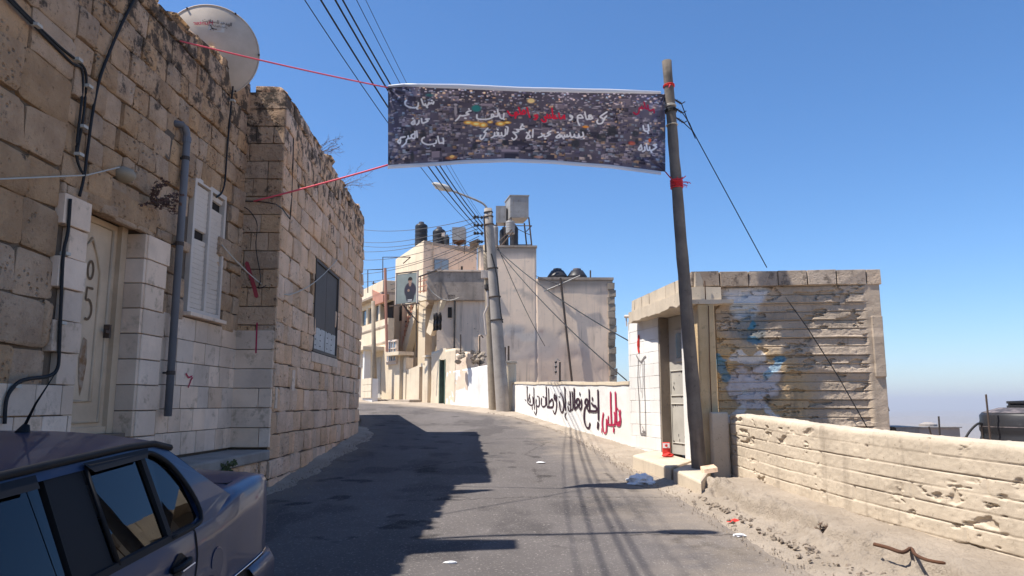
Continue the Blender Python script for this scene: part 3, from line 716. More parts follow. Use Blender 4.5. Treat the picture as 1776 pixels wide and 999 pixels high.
# raised entrance platform with rubble facing
PF = Plane((-2.96, 4.6), (-2.96, 9.27))
pt = thing('stone_platform', 'raised concrete landing with rubble stone facing at the corner of the houses', 'platform', (-3.2, 7, gz(7)))
m = MB(); m.box(-3.44, -2.92, 3.0, 9.25, .93, 1.05); m.build('slab', pm('grey_slab', (.30, .27, .24), (.24, .215, .19), s1=3, bump=.5), pt, bevel=.02)
m = MB(); m.box(-3.44, -3.0, 3.02, 9.2, .05, .935); cw = m.build('core', M_mortar, pt)
courses(PF, .2, 4.62, .25, .93, .17, .10, .24, cw, SS2, depth=.06, out=-.05, seed=21, hvar=.3)
EF = Plane((-3.42, 9.21), (-2.96, 9.21))
dry_plant('weed', (-2.9, 7.75, .95), .13, 7, M_leaf, M_leaf, 5, 'small green weed in a crack of the landing edge', lsize=.035)
# lower plastered wing behind the second house
wg = MB(); wg.plan([(-3.42, 15.95), (-4.55, 21.0), (-9, 21.0), (-9, 15.95)], .5, [4.0, 3.85, 3.85, 4.0]); tag(wg.build('rear_wing', M_plaster, None), 'low plastered building hidden behind the projecting stone house', 'building')
# satellite dish
DC = at(367, 88, 8.55); ax = (V((1.2, 0, 1.2))-DC); ax = V((.34, -1, -.18)).normalized()
dish = thing('satellite_dish', 'large dusty satellite dish on the roof of the near stone house', 'satellite dish', V((DC.x, DC.y, 5.2)))
rad = .545; prof = [(r_*rad, .16*(1-(r_)**2)) for r_ in (0.02, .15, .3, .45, .6, .75, .9, .985, 1.0)]
dm = MB(); dm.lathe(DC, prof[::-1]+[(p_[0]*.99, p_[1]-.012) for p_ in prof], 56, axis=ax, caps=False); refl = dm.build('reflector', M_dish, dish, smooth=True)
a1 = ax.orthogonal().normalized(); b1 = ax.cross(a1)
rim = MB(); rim.tube([DC+(a1*math.cos(t)+b1*math.sin(t))*rad*1.0+ax*.0 for t in [2*math.pi*k/48 for k in range(49)]], .011, 6); rim.build('rim', M_dish, dish, smooth=True)
upv = (V((0, 0, 1))-ax*ax.z).normalized(); rtv = upv.cross(-ax).normalized()
if rtv.x < 0: rtv = -rtv
def dpt(u, v_, o=0):      # u right, v up on the dish as seen from the road
    r2 = (u*u+v_*v_)/rad**2; return DC+rtv*u+upv*v_+ax*(.16*(1-r2)+o)
rg = MB(); rg.tube([dpt(.03+.155*math.cos(t), -.26+.155*math.sin(t), .035) for t in [2*math.pi*k/30 for k in range(31)]], .014, 8)
rg.build('mounting_ring', M_dish, dish, smooth=True)
rg = MB(); rg.tube([dpt(.03, -.26, .03), dpt(.03, -.3, .12)], .05, 12); rg.tube([dpt(-.05, -.36, .05), dpt(.14, -.30, .1)], .022, 8); rg.tube([dpt(.03, -.3, .1), V((DC.x+.1, DC.y-.1, 5.35))], .03, 10); rg.build('bracket', M_steel, dish, smooth=True)
m = MB()
for k in range(6):
    t = k*math.pi/3+.3; q = DC+(a1*math.cos(t)+b1*math.sin(t))*rad+ax*.01; m.lathe(q, [(.012, 0), (.012, .02)], 6, axis=ax)
m.build('bolt', M_steel, dish, kind='stuff')
m = MB(); m.tube([V((DC.x+.1, DC.y-.1, 5.35)), V((DC.x+.1, DC.y-.1, 4.9))], .035, 10); m.build('mast', M_steel, dish)
m = MB(); n_ = 20; m.add([dpt(x, y, .004) for x, y in [(-.04, .20), (.14, .20), (.14, .335), (-.04, .335)]], [(0, 1, 2, 3)])
m.build('sticker', pm('faded_sticker', (.5, .46, .42), bump=0), dish, fix=False)
def text_mesh(name, body, P, ux, uy, h, mat, parent, flip=False, bold=0, out=None, **kw):
    c = bpy.data.curves.new(name, 'FONT'); c.body = body; c.size = 1; c.align_x = 'CENTER'; c.offset = bold
    o = bpy.data.objects.new(name, c); me = bpy.data.meshes.new_from_object(o)
    nrm = ux.cross(uy).normalized()
    if out: nrm = out
    for v_ in me.vertices:
        x, y = v_.co.x*h, v_.co.y*h
        if flip: x = -x
        q = P(x, y) if callable(P) else P+ux*x+uy*y
        v_.co = q
    me.name = name; me.materials.clear(); me.materials.append(mat)
    o2 = bpy.data.objects.new(name, me); place(o2, parent); bpy.data.objects.remove(o); return tag(o2, **kw)
AR1 = ''.join(['\u0627', '\uFEDF', '\uFEEC', '\uFEAA', '\uFEEB', '\uFEAA', ' ', '\uFEDF', '\uFEE0', '\uFEB4', '\uFE98', '\uFEFC', '\uFEF3', '\uFE96'][::-1])
text_mesh('lettering', AR1, lambda x, y: dpt(.055+x*.8, .305+y, .007), rtv, upv, .062, M_blackp, dish, bold=.01)
AR2 = ''.join(['\u0648', '\u0627', '\uFEF7', '\u062F', '\u0648', '\u0627', '\uFE95', ' ', '\u0627', '\uFEDF', '\uFEDC', '\uFEEC', '\uFEAE', '\uFE91', '\uFE8E', '\uFE8B', '\uFEF4', '\uFE94', ' ', '\u0627', '\uFEDF', '\uFEE4', '\uFEE8', '\uFEB0', '\uFEDF', '\uFEF4', '\uFE94'][::-1])
text_mesh('lettering', AR2, lambda x, y: dpt(.055+x*.6, .262+y*.9, .007), rtv, upv, .036, M_blackp, dish)
text_mesh('lettering', 'Hunter', lambda x, y: dpt(-.10+x, .262+y+x*.15, .007), rtv, upv, .075, M_redp, dish, flip=True, bold=.01)
strokes_obj('sticker_symbol', [([(-.02, .27), (0, .235), (.03, .225), (.055, .228)], .008), ([(.01, .235), (-.02, .205)], .007), ([(.005, .23), (.02, .205)], .006)], lambda x, y: (dpt(x, y, .007), ax), M_blackp, dish)
m = MB(); m.lathe(W1.P(5.2, top1(5.2)+.02, -.02), [(.035, 0), (.035, .07), (.01, .09)], 12); tag(m.build('white_fitting', M_shut, None), 'small white plastic fitting on the roof corner beside the dish', 'fitting')
# roof things above the frame that shade the road
tk = thing('water_tank', 'galvanised box tank on the near house roof above the door', 'water tank', (-3.75, 6.15, 5.2))
m = MB(); m.box(-4.4, -3.45, 5.75, 6.06, 5.3, 6.95); m.build('tank', M_galv, tk)
lp = thing('street_lamp', 'street lamp reaching over the road from the near house roof', 'street lamp', (-3.7, 6.2, 5.2))
MB().tube([V((-3.7, 6.2, 5.2)), V((-3.7, 6.2, 6.9)), V((-3.55, 6.2, 7.2)), V((-3.1, 6.22, 7.3)), V((-2.3, 6.3, 7.3))], .03, 8).build('arm', M_steel, lp)
m = MB(); m.lathe(V((-2.35, 6.3, 7.3)), [(.04, 0), (.09, .08), (.11, .3), (.08, .5), (.02, .56)], 12, axis=V((1, 0, .05))); m.build('lamp_head', M_galv, lp, smooth=True)
# ================================================================ right: whitewashed wall, door, roof slab, board-marked wall
PW = Plane(PWa, PWb)
sH = PW.sz(1090, 600)[0]                       # far end of the high white part
RB = thing('concrete_house', 'small flat-roofed concrete house with a grey steel door behind the wooden pole', 'house', (3.6, 11.3, gz(11)))
WB = stone_set(M_white, rough=.008, round_=.04, lump=.04)
core = MB(); core.wbox(PW, .04, sH, .3, 3.04, -.22, -.05); rbw = core.build('white_wall', M_white, RB)
z = 3.05; k = 0; rr = random.Random(8)
while z > .55:
    s_ = .0 if k % 2 else -.0; cuts = [0.0, .38, .80, 1.2, sH] if k % 2 else [0.0, .2, .6, 1.0, sH]
    for a_, b_ in zip(cuts[:-1], cuts[1:]):
        if b_ <= sH+.01 and b_-a_ > .06: put_piece('block', rr.choice(WB), PW.P((a_+b_)/2, z-.1, -.055), PW.u, PW.n, b_-a_-.004, .197, .06, rbw)
    z -= .2; k += 1
sD0, sD1 = PW.sz(1185, 700)[0], -.02           # door opening
sP = PW.sz(1206, 700)[0]
LINT = 2.98
m = MB(); m.wbox(PW, sP, sD0, .4, LINT, -.25, .0); m.build('door_post', M_white, RB, bevel=.01)
m = MB(); m.wbox(PW, sD1-.02, .04, .4, LINT, -.34, -.01); m.build('door_jamb', M_conc_dark, RB)
zb = gz(11.6)+.12
dl = MB(); dl.wbox(PW, sD0-.02, sD1, zb, LINT, -.21, -.17); dro = dl.build('door', M_door, RB)
w_ = sD1-sD0; m = MB()
for (a_, b_, c_, d_) in ((.08, .92, .08, .36), (.08, .92, .42, .60)):
    H_ = LINT-zb; x0, x1, z0, z1 = sD0+w_*a_, sD0+w_*b_, zb+H_*c_, zb+H_*d_
    m.tube([PW.P(p, q, -.165) for p, q in [(x0, z0), (x1, z0), (x1, z1), (x0, z1), (x0, z0)]], .012, 6)
m.build('door_moulding', M_door, dro)
m = MB(); H_ = LINT-zb; m.wbox(PW, sD0+w_*.3, sD0+w_*.66, zb+H_*.66, zb+H_*.90, -.175, -.15); m.build('door_grille', M_door, dro, bevel=.01)
m = MB(); m.wbox(PW, sD0+w_*.36, sD0+w_*.60, zb+H_*.69, zb+H_*.87, -.155, -.145); m.build('door_pane', M_glassd, dro)
m = MB()
for i in range(26):
    t, q = rr.uniform(.1, .9), rr.uniform(.05, .62); c_ = PW.P(sD0+w_*t, zb+H_*q, -.1675); sz_ = rr.uniform(.006, .02)
    m.add([c_+PW.u*(sz_*math.cos(a_)*rr.uniform(.5, 1))+V((0, 0, sz_*2*math.sin(a_)*rr.uniform(.5, 1))) for a_ in [0, 1, 2, 3, 4, 5]], [tuple(range(6))])
m.build('paint_chips', M_blackp, dro, kind='stuff', fix=False)
m = MB(); m.wbox(PW, sD0+w_*.05, sD0+w_*.12, zb+.98, zb+1.06, -.17, -.12); m.build('door_handle', M_steel, dro)
# house body and roof
m = MB(); m.plan([(3.0, 11.9), (3.25, 10.7), (4.85, 10.5), (4.95, 12.6), (2.9, 12.9)], -.3, 3.0); m.build('body', M_conc_dark, RB)
BPl = Plane((2.80, 10.24), (4.93, 9.95))
if BPl.n.y > 0: BPl.n = -BPl.n
# slab: (overhangs to the left)
sl_poly = [(2.03, 13.0), (2.30, 11.2), (2.43, 10.12), (2.85, 10.06), (2.85, 13.0)]
def rough_prism(poly, z0, z1, seed, amp=.02, seg=.12):
    pts = []; n = len(poly)
    for i in range(n):
        a_, b_ = V((*poly[i], 0)), V((*poly[(i+1) % n], 0)); k = max(1, int((b_-a_).length/seg))
        for q in range(k):
            p = a_.lerp(b_, q/k); d = noise.noise(p*6+V((seed, 0, 0)))*amp; nn = (b_-a_).normalized(); pts.append((p.x+nn.y*d, p.y-nn.x*d))
    m = MB(); n = len(pts)
    vs = [V((p[0], p[1], z0+noise.noise(V((p[0]*5, p[1]*5, seed)))*amp*1.3)) for p in pts]+[V((p[0], p[1], z1+noise.noise(V((p[0]*5, p[1]*5, seed+4)))*amp*.6)) for p in pts]
    return m.add(vs, [tuple(range(n))[::-1], tuple(range(n, 2*n))]+[(i, (i+1) % n, n+(i+1) % n, n+i) for i in range(n)])
rough_prism(sl_poly, 2.99, 3.17, 3, .03).build('roof_slab', M_conc, RB)
m = MB(); m.plan([(2.86, 10.4), (4.85, 10.15), (5.0, 13.0), (2.86, 13.0)], 2.9, 3.15); m.build('roof', M_conc_dark, RB)
BS = stone_set(M_conc, rough=.006, round_=.04, lump=.05); BSt = stone_set(pm('top_block_concrete', (.50, .40, .31), (.38, .30, .235), (.10, .08, .065), s1=2, s2=9, f3=.75, t3=.5, rnd=.1, bump=1, bs=30, bd=.02, pits=.8), rough=.01, round_=.05, lump=.05); BSd = stone_set(M_conc_dark, rough=.012, round_=.05, lump=.08)
SLp = Plane((2.46, 10.09), (2.05, 13.0)); s_ = 0; rr = random.Random(6)
while s_ < SLp.len-.05:
    e = min(s_+.395, SLp.len); put_piece('block', rr.choice(BS), SLp.P((s_+e)/2, 3.175+.10, -.15), SLp.u, SLp.n, e-s_-.016, .2, .11, RB); s_ = e
TPl = Plane((2.45, 10.13), (4.96, 9.925)); TPl.n = V((TPl.u.y, -TPl.u.x, 0)); 
if TPl.n.y > 0: TPl.n = -TPl.n
s_ = 0
while s_ < TPl.len-.03:
    e = min(s_+.388, TPl.len); 
    if TPl.len-e < .05: e = TPl.len
    put_piece('block', rr.choice(BSt), TPl.P((s_+e)/2, 3.285+rr.uniform(-.006, .006), -.2), TPl.u, TPl.n, e-s_-.010, .205, .2, RB); s_ = e
# board-marked wall with old graffiti
nu, nv = 420, 820; u = np.linspace(0, BPl.len, nu); v = np.linspace(-.6, 3.2, nv); U_, V_ = np.meshgrid(u, v)
bh = .118; Vw = V_+.018*(fbm(U_*.8, V_*.8, 40)-.5); q = Vw/bh; fr = q-np.floor(q); row = np.floor(q)
rowo = (vnoise(row*3.7, row*0, 41)-.5)*.022
saw = (1-fr)*.007+.010*np.exp(-((fr-.10)/.05)**2)*np.clip(vnoise(U_*2.3, row*5.7, 48)*1.8-.3, 0, 1)                                       # each board leans out to its lower lip
gro = -np.exp(-((fr-.97)/.05)**2)*.02
disp = rowo+saw+gro+.014*(fbm(U_*4, V_*7, 42)-.5)+.012*(fbm(U_*26, V_*30, 43, 4)-.5)
hole = np.clip(fbm(U_*5, V_*13, 46, 5)-.62, 0, .025)*1.2; disp -= hole
lower = 1/(1+np.exp(-(1.98+.05*np.sin(U_*6)-V_)*60)); disp -= lower*.03; disp += (V_ > 2.93)*.02
endc = 1/(1+np.exp(-(U_-(BPl.len-.21))*80)); disp = disp*(1-endc)+endc*(.012+.012*(fbm(U_*9, V_*9, 47)-.5)+.03*((V_ > 1.95) & (V_ < 2.75))*(U_ > BPl.len-.13))
uu, nn_ = np.array(BPl.u), np.array(BPl.n); P = np.array(BPl.a)[None, None, :]+U_[..., None]*uu+disp[..., None]*nn_; P[..., 2] = V_
c_, s__ = math.cos(PITCH), math.sin(PITCH); Dd = P[..., 1]*c_+(P[..., 2]-CAM_Z)*s__
PX = 888+FPX*P[..., 0]/Dd; PY = 499.5-FPX*(-P[..., 1]*s__+(P[..., 2]-CAM_Z)*c_)/Dd
nx_ = (fbm(U_*7, V_*7, 50)-.5)*26; PXn, PYn = PX+nx_, PY+(fbm(U_*7, V_*7, 51)-.5)*22
col = np.ones(P.shape)*np.array([.47, .375, .285]); col *= (.72+.6*fbm(U_*2.3, V_*2.3, 52))[..., None]; col *= (.8+.4*vnoise(row*5.1, U_*.6, 53))[..., None]
def paint(mask, c, a=1.0):
    global col
    mk = np.clip(mask, 0, 1)[..., None]*a; col = col*(1-mk)+np.array(c)*mk
def blob(cx, cy, rx, ry, soft=.25): return (1-np.sqrt(((PXn-cx)/rx)**2+((PYn-cy)/ry)**2))/soft
def seg_(x0, y0, x1, y1, w_):
    L2 = (x1-x0)**2+(y1-y0)**2; t = np.clip(((PXn-x0)*(x1-x0)+(PYn-y0)*(y1-y0))/L2, 0, 1)
    return (w_-np.hypot(PXn-(x0+t*(x1-x0)), PYn-(y0+t*(y1-y0))))/(w_*.35)
paint(blob(1300, 690, 125, 105), (.50, .34, .17), .75); paint(blob(1240, 620, 40, 60), (.56, .38, .19), .7)
paint(blob(1292, 505, 42, 26), (.66, .66, .68), .85); paint(blob(1288, 535, 26, 26), (.56, .60, .62), .7); paint(blob(1300, 570, 34, 28), (.10, .16, .19), .55)
paint(blob(1303, 562, 9, 6), (.06, .22, .32), .9); paint(blob(1302, 588, 14, 7), (.06, .18, .28), .8)
paint(blob(1296, 622, 36, 13, .15), (.72, .66, .6), .85)
paint(blob(1310, 668, 50, 46, .15), (.12, .12, .13), .55); paint(blob(1290, 668, 26, 34, .2), (.56, .50, .49), .9); paint(blob(1325, 662, 28, 32, .2), (.58, .52, .51), .9); paint(blob(1305, 690, 26, 22, .2), (.54, .49, .48), .9)
paint(blob(1292, 678, 7, 6, .3), (.5, .5, .5), .8)
paint(seg_(1244, 624, 1264, 654, 9), (.13, .24, .31), .9); paint(blob(1248, 628, 15, 10), (.12, .27, .38), .85); paint(seg_(1354, 622, 1332, 650, 8), (.32, .48, .58), .85); paint(blob(1352, 622, 16, 7), (.12, .28, .38), .85)
paint(seg_(1288, 708, 1272, 728, 7), (.62, .60, .58), .85); paint(seg_(1326, 706, 1344, 730, 7), (.62, .60, .58), .85)
grid_obj('board_marked_wall', M_graf, P, RB, color=col, closed_back=tuple(-nn_*.22))
# thin canopy lip and pier behind the pole
rough_prism([(2.36, 10.02), (2.98, 9.98), (2.98, 10.22), (2.36, 10.25)], 2.93, 2.985, 9, .015).build('lintel_slab', M_conc, RB)
pier = MB(); pier.plan([(2.50, 10.03), (2.72, 10.0), (2.72, 10.24), (2.50, 10.28)], .3, 2.93); pier.build('pier', pm('ochre_concrete', (.62, .46, .27), (.52, .37, .20), (.22, .16, .09), s1=2, s2=9, streak=(.5, .42, .3), sk=.5, bump=.7, pits=.8), RB, bevel=.015)
m = MB(); m.tube([V((2.63, 9.995, .8)), V((2.625, 9.99, 2.0)), V((2.64, 9.99, 2.9))], .006, 5); m.tube([V((2.62, 10.05, 2.9)), V((2.62, 10.05, 3.25))], .007, 5); m.build('rebar', M_rust, RB)
m = MB(); m.plan([(4.93, 10.4), (5.12, 10.4), (5.12, 10.75), (4.93, 10.75)], -.5, 1.52); m.build('side_block', M_conc_dark, RB, bevel=.01)
m = MB(); m.tube(smoothpath([V((4.97, 10.2, 1.62)), V((5.03, 10.2, 1.60)), V((5.06, 10.2, 1.5))], 4), .012, 6); m.build('pipe_stub', M_steel, RB)
# small pipe at the far top corner of the white wall
m = MB(); m.tube([at(1084, 549, 13.4), at(1096, 549, 13.3)], .03, 10); m.tube([at(1086, 549, 13.4), at(1087, 566, 13.4)], .012, 6); m.build('spout', M_shut, RB)
# paintings on the white wall: small red figure and a drawn frame
pw = lambda x, y: (PW.px(x, y, .012), PW.n)
strokes_obj('painted_figure', [([(1108, 583), (1107, 592), (1107, 604), (1108, 610)], .075), ([(1107, 592), (1107, 600)], .10)], pw, M_redp2, RB)
M_line = pm('faint_black_line', (.22, .2, .19), bump=0)
strokes_obj('painted_drawing', [([(1107, 622), (1106, 660), (1109, 700), (1110, 740), (1111, 752)], .022), ([(1117, 624), (1117, 660), (1119, 700), (1120, 752)], .02), ([(1111, 752), (1120, 753)], .035),
    ([(1104, 617), (1108, 624), (1112, 628), (1117, 620), (1120, 618)], .03), ([(1111, 630), (1109, 650), (1112, 680)], .012), ([(1114, 628), (1115, 660), (1114, 690)], .012), ([(1114, 740), (1117, 746), (1114, 748), (1120, 749)], .02)], pw, M_line, RB)
# low graffiti wall
GW = thing('graffiti_wall', 'low whitewashed roadside wall painted with black and red Arabic letters', 'wall', PW.P((sH+PW.len)/2, gz(17), 0))
nu, nv = 260, 40; sa, sb = sH-.02, PW.sz(887, 690)[0]; u = np.linspace(sa, sb, nu); tv = np.linspace(0, 1, nv); U_, T_ = np.meshgrid(u, tv)
ztop = np.interp(u, [sa, sb], [PW.px(1092, 664).z, PW.px(888, 664).z])+.035*(fbm(u*1.5, u*0, 60)-.5)
ybase = np.array([PW.P(s, 0).y for s in u]); zb_ = SL*ybase-.25
Zg = zb_[None, :]+(ztop-zb_)[None, :]*T_; dg = .014*(fbm(U_*1.2, Zg*1.4, 61)-.5)+.007*(fbm(U_*8, Zg*8, 62)-.5)
P = np.array(PW.a)[None, None, :]+U_[..., None]*np.array(PW.u)+dg[..., None]*np.array(PW.n); P[..., 2] = Zg
grid_obj('wall', M_white, P, GW, closed_back=tuple(-np.array(PW.n)*.22))
m = MB(); gwt = [PW.P(s, z_+.012, .02-.24*0) for s, z_ in zip(u[::6], ztop[::6])]
for a_, b_ in zip(gwt[:-1], gwt[1:]): m.para(a_-V((0, 0, .05)), b_-a_, -PW.n*.26, V((0, 0, .06)))
m.build('coping', M_cream, GW)
gg = lambda x, y: (PW.px(900+x/8.88, 660+y/8.88, .012), PW.n)
T = .036
def sm2(pts, n=4): return [(p.x, p.y) for p in smoothpath([V((x, y, 0)) for x, y in pts], n)]
redS = [([(1560, 460), (1552, 520), (1562, 600), (1550, 690), (1512, 684), (1500, 640)], 1.5), ([(1485, 180), (1490, 320), (1500, 640)], 1.3), ([(1470, 490), (1480, 560), (1475, 680)], 1.2),
        ([(1412, 180), (1413, 350), (1425, 670)], 1.3), ([(1480, 680), (1425, 685), (1350, 668)], 1.8), ([(1378, 550), (1372, 660)], 1), ([(1350, 600), (1350, 670), (1345, 780), (1322, 810), (1292, 750), (1284, 640), (1300, 500)], 1.3),
        ([(1462, 725), (1458, 792)], 1.3), ([(1518, 425), (1526, 455)], 1), ([(1272, 740), (1275, 800)], .7), ([(1555, 640), (1520, 660)], 2.2)]
blkS = [([(1217, 150), (1222, 350), (1225, 600)], 1.8), ([(1220, 650), (1214, 735)], 2.2), ([(1118, 350), (1150, 385), (1185, 400), (1190, 468), (1090, 468)], 2.2), ([(1130, 265), (1133, 300)], 1.8),
        ([(1080, 140), (1085, 300), (1085, 462), (1068, 470), (1045, 400)], 1.6), ([(1052, 380), (1018, 350), (1028, 292), (1058, 295), (1055, 370), (1012, 440), (1005, 600), (1035, 705), (1075, 732), (1095, 660)], 2.0),
        ([(962, 290), (964, 400), (945, 448), (930, 400)], 1.6), ([(938, 185), (937, 222)], 1.4), ([(930, 400), (888, 350), (890, 290), (925, 288), (930, 350), (890, 410), (855, 445)], 2.1), ([(848, 118), (855, 300), (858, 440)], 1.7), ([(820, 170), (828, 300), (828, 435), (800, 452)], 1.5),
        ([(785, 170), (797, 440), (770, 462), (753, 400)], 1.6), ([(775, 318), (760, 355), (788, 372)], 1.1), ([(705, 105), (712, 300), (718, 460)], 1.6), ([(730, 490), (708, 548), (730, 600)], 1.3), ([(640, 190), (680, 280), (690, 420), (663, 492), (635, 430), (622, 330)], 1.9), ([(612, 248), (632, 250)], 1.1),
        ([(552, 205), (540, 260), (558, 300), (572, 230), (580, 400), (555, 512), (525, 460)], 1.7), ([(455, 120), (460, 300), (458, 405)], 1.4), ([(433, 405), (522, 402), (515, 285), (460, 345)], 2.1), ([(418, 88), (425, 260), (430, 380)], 1.5), ([(408, 260), (410, 375), (370, 402), (345, 360), (348, 272)], 1.7), ([(366, 246), (388, 250)], 1.2),
        ([(310, 255), (314, 370), (285, 398), (262, 350), (265, 288)], 1.6), ([(278, 238), (302, 245)], 1.1), ([(262, 390), (272, 450), (258, 522), (235, 480)], 1.5), ([(228, 108), (232, 300), (240, 440)], 1.3), ([(212, 250), (216, 360), (180, 378), (138, 345)], 1.5), ([(203, 400), (205, 442)], 1.2), ([(165, 205), (148, 300), (176, 332), (165, 255)], 1.4), ([(128, 90), (125, 200), (135, 345)], 1.3), ([(88, 295), (112, 302)], 1), ([(110, 100), (135, 92)], .8)]
strokes_obj('red_lettering', [(sm2(p), T*w_) for p, w_ in redS], gg, M_redp, GW, hs=1.7, vs_=.65)
strokes_obj('black_lettering', [(sm2(p), T*w_*.9) for p, w_ in blkS], gg, pm('dark_spray_paint', (.035, .012, .025), bump=0), GW, hs=1.6, vs_=.65)
# gatepost at the far end of the graffiti wall
gp = MB(); a_ = PW.P(PW.sz(888, 640)[0], 0); z0, z1 = gz(a_.y)-.3, at(885, 630, a_.y).z; gp.para(V((a_.x-.16, a_.y-.05, z0)), (.26, -.03, 0), (.03, .24, 0), (0, 0, z1-z0))
gpo = tag(gp.build('gatepost', M_cream, None, bevel=.015), 'square plastered gatepost behind the concrete electricity pole', 'gatepost')
m = MB(); m.para(V((a_.x-.19, a_.y-.07, z1)), (.32, -.03, 0), (.03, .3, 0), (0, 0, .06)); m.build('cap', M_cream, gpo)
# ================================================================ near parapet on the right
PB = thing('parapet_wall', 'rough board-marked concrete parapet running along the right roadside', 'wall', (3.4, 6, gz(6)))
cc = [V((5.3, -3.0, 0)), V((4.75, 0.8, 0)), V((4.15, 3.2, 0)), V((3.62, 5.3, 0)), V((3.16, 6.9, 0)), V((2.90, 8.5, 0)), V((2.83, 9.92, 0))][::-1]
line = resample(cc, 1000); nL = len(line); dl_ = np.gradient(line, axis=0); dl_ /= np.linalg.norm(dl_, axis=1)[:, None]
nrm = np.stack([dl_[:, 1], -dl_[:, 0]], -1); nrm *= -np.sign((nrm*line).sum(1))[:, None]     # towards the road
sl_ = np.concatenate([[0], np.cumsum(np.hypot(*(np.diff(line, axis=0).T)))])
ztp = []
for (x, y) in line:
    z = 1.4
    for _ in range(8):
        px_ = proj((x, y, z))[0]; z = z_for(x, y, interp(px_, [1235, 1300, 1448, 1600, 1776], [714, 722, 741, 757, 774])) if y > 3 else z
    ztp.append(z if y > 4.8 else None)
last = [z for z in ztp if z is not None][-1]; ylast = [y for (x, y), z in zip(line, ztp) if z is not None][-1]
ztp = np.array([z if z is not None else last-(ylast-y)*SL for (x, y), z in zip(line, ztp)])
nf = 150; nt_ = 10
rows = []
zb_ = SL*line[:, 1]-.2
for j in range(nf):
    t = j/(nf-1); z = zb_+(ztp-zb_)*t; hgt = ztp-z
    qq = (hgt+.02*(fbm(sl_*.7, sl_*0, 70)-.5))/.128; fr = qq-np.floor(qq); row = np.floor(qq)
    seg = np.floor(sl_/1.9+row*.37)
    stp = (vnoise(row*7.3, seg*3.1, 71)-.5)*.012
    g = -np.exp(-((np.minimum(fr, 1-fr))/.03)**2)*.015*np.clip(vnoise(sl_*1.2, np.round(qq)*3.3, 72)*1.6-.05, .15, 1)*(hgt > .05)
    fs_ = sl_/1.9+row*.37; fj = fs_-np.floor(fs_); vj = -np.exp(-((np.minimum(fj, 1-fj))/.008)**2)*.014
    d = stp*.7+g+vj+.010*(fbm(sl_*1.5, z*2.2, 73, 3)-.5)+.007*(fbm(sl_*30, z*30, 74, 3)-.5)
    gate = np.clip((fbm(sl_*1.1, z*1.6, 78, 3)-.52)*6, 0, 1); hole = np.clip(fbm(sl_*7, z*15, 75, 6)-.635, 0, .014)*1.7*np.clip(gate*2, 0, 1); d = d-hole-.018*np.clip((.05-hgt)/.05, 0, 1)**2
    rows.append(np.stack([line[:, 0]+nrm[:, 0]*d, line[:, 1]+nrm[:, 1]*d, z], -1))
for j in range(1, nt_):
    t = j/(nt_-1); d = -.04-.20*t; zt_ = ztp+.004*np.sin(t*3.14)+.016*(fbm(sl_*22, sl_*0+t*9, 76)-.5)+.02*(fbm(sl_*2, sl_*0+t, 77)-.5)
    rows.append(np.stack([line[:, 0]+nrm[:, 0]*d, line[:, 1]+nrm[:, 1]*d, zt_], -1))
rows.append(np.stack([line[:, 0]-nrm[:, 0]*.24, line[:, 1]-nrm[:, 1]*.24, zb_-.6], -1))
PP = np.stack(rows, 0); grid_obj('wall', M_conc, PP, PB)
# closed near-pole end of the parapet
m = MB(); e0 = PP[:, 0, :]; m.add([V(p) for p in e0], [tuple(range(len(e0)))]); m.build('end_face', M_conc, PB, fix=False)
pzt = float(ztp[0])
m = MB(); m.plan([(2.585, 9.86), (2.80, 9.83), (2.83, 10.06), (2.60, 10.1)], gz(10)-.3, pzt+.02); m.build('end_pillar', M_conc, PB, bevel=.02)
# ================================================================ doorstep blocks
ds = thing('doorstep', 'broad concrete doorstep cracked in two below the grey steel door', 'step', G(1155, 815))
for poly in ([(1097, 789), (1163, 811), (1202, 798), (1134, 780)], [(1167, 813), (1216, 836), (1232, 815), (1205, 799)]):
    top = [G(x, y, .21) for x, y in poly]; m = MB(); m.prism(top, V((0, 0, -.5))); m.build('step_block', M_conc, ds, bevel=.025)
# rubble lumps along the ledge
rr = random.Random(31); M_rub = pm('rubble', (.36, .29, .22), (.28, .22, .17), s1=6, rnd=.2, bump=.8)
kp = [(1205, 852), (1225, 866), (1262, 882), (1300, 905), (1345, 925), (1420, 962), (1480, 985), (1560, 1015)]
m = MB()
for i in range(170):
    t = rr.random()*(len(kp)-1); k = int(t); f_ = t-k; x = kp[k][0]*(1-f_)+kp[k+1][0]*f_+rr.gauss(0, 10); y = kp[k][1]*(1-f_)+kp[k+1][1]*f_+rr.gauss(0, 5)
    p = G(x, y, .05); s0 = rr.uniform(.006, .026)*(2.0 if i < 9 else 1); q0 = len(m.v)
    m.lathe(p, [(s0*.5, -s0*.5), (s0, -.1*s0), (s0*.8, s0*.35), (s0*.2, s0*.6)], 6, axis=V((rr.uniform(-.6, .6), rr.uniform(-.6, .6), 1)))
    for q in range(q0, len(m.v)): m.v[q] += V([rr.uniform(-.3, .3)*s0 for _ in range(3)])
m.build('rubble', M_rub, None, kind='stuff', label='loose chunks of broken concrete along the right road edge')
m = MB()
for i in range(2600):        # gravel and dust crumbs on verge and road edge
    if i < 2000: y = rr.uniform(4.5, 22); x = float(np.interp(y, yy, xr))+abs(rr.gauss(0, .35))-.15
    else: y = rr.uniform(9, 16); x = float(np.interp(y, yy, xl))+abs(rr.gauss(0, .15))
    z = SL*y+.03; r_ = rr.uniform(.003, .011)
    a_ = rr.uniform(0, 6); q = [V((x+r_*math.cos(a_+k*2.1), y+r_*math.sin(a_+k*2.1), z-.01)) for k in range(3)]; m.add(q+[V((x, y, z+r_))], [(0, 1, 3), (1, 2, 3), (2, 0, 3)])
m.build('gravel', M_rub, None, kind='stuff', label='fine gravel and crumbs along the road edges')
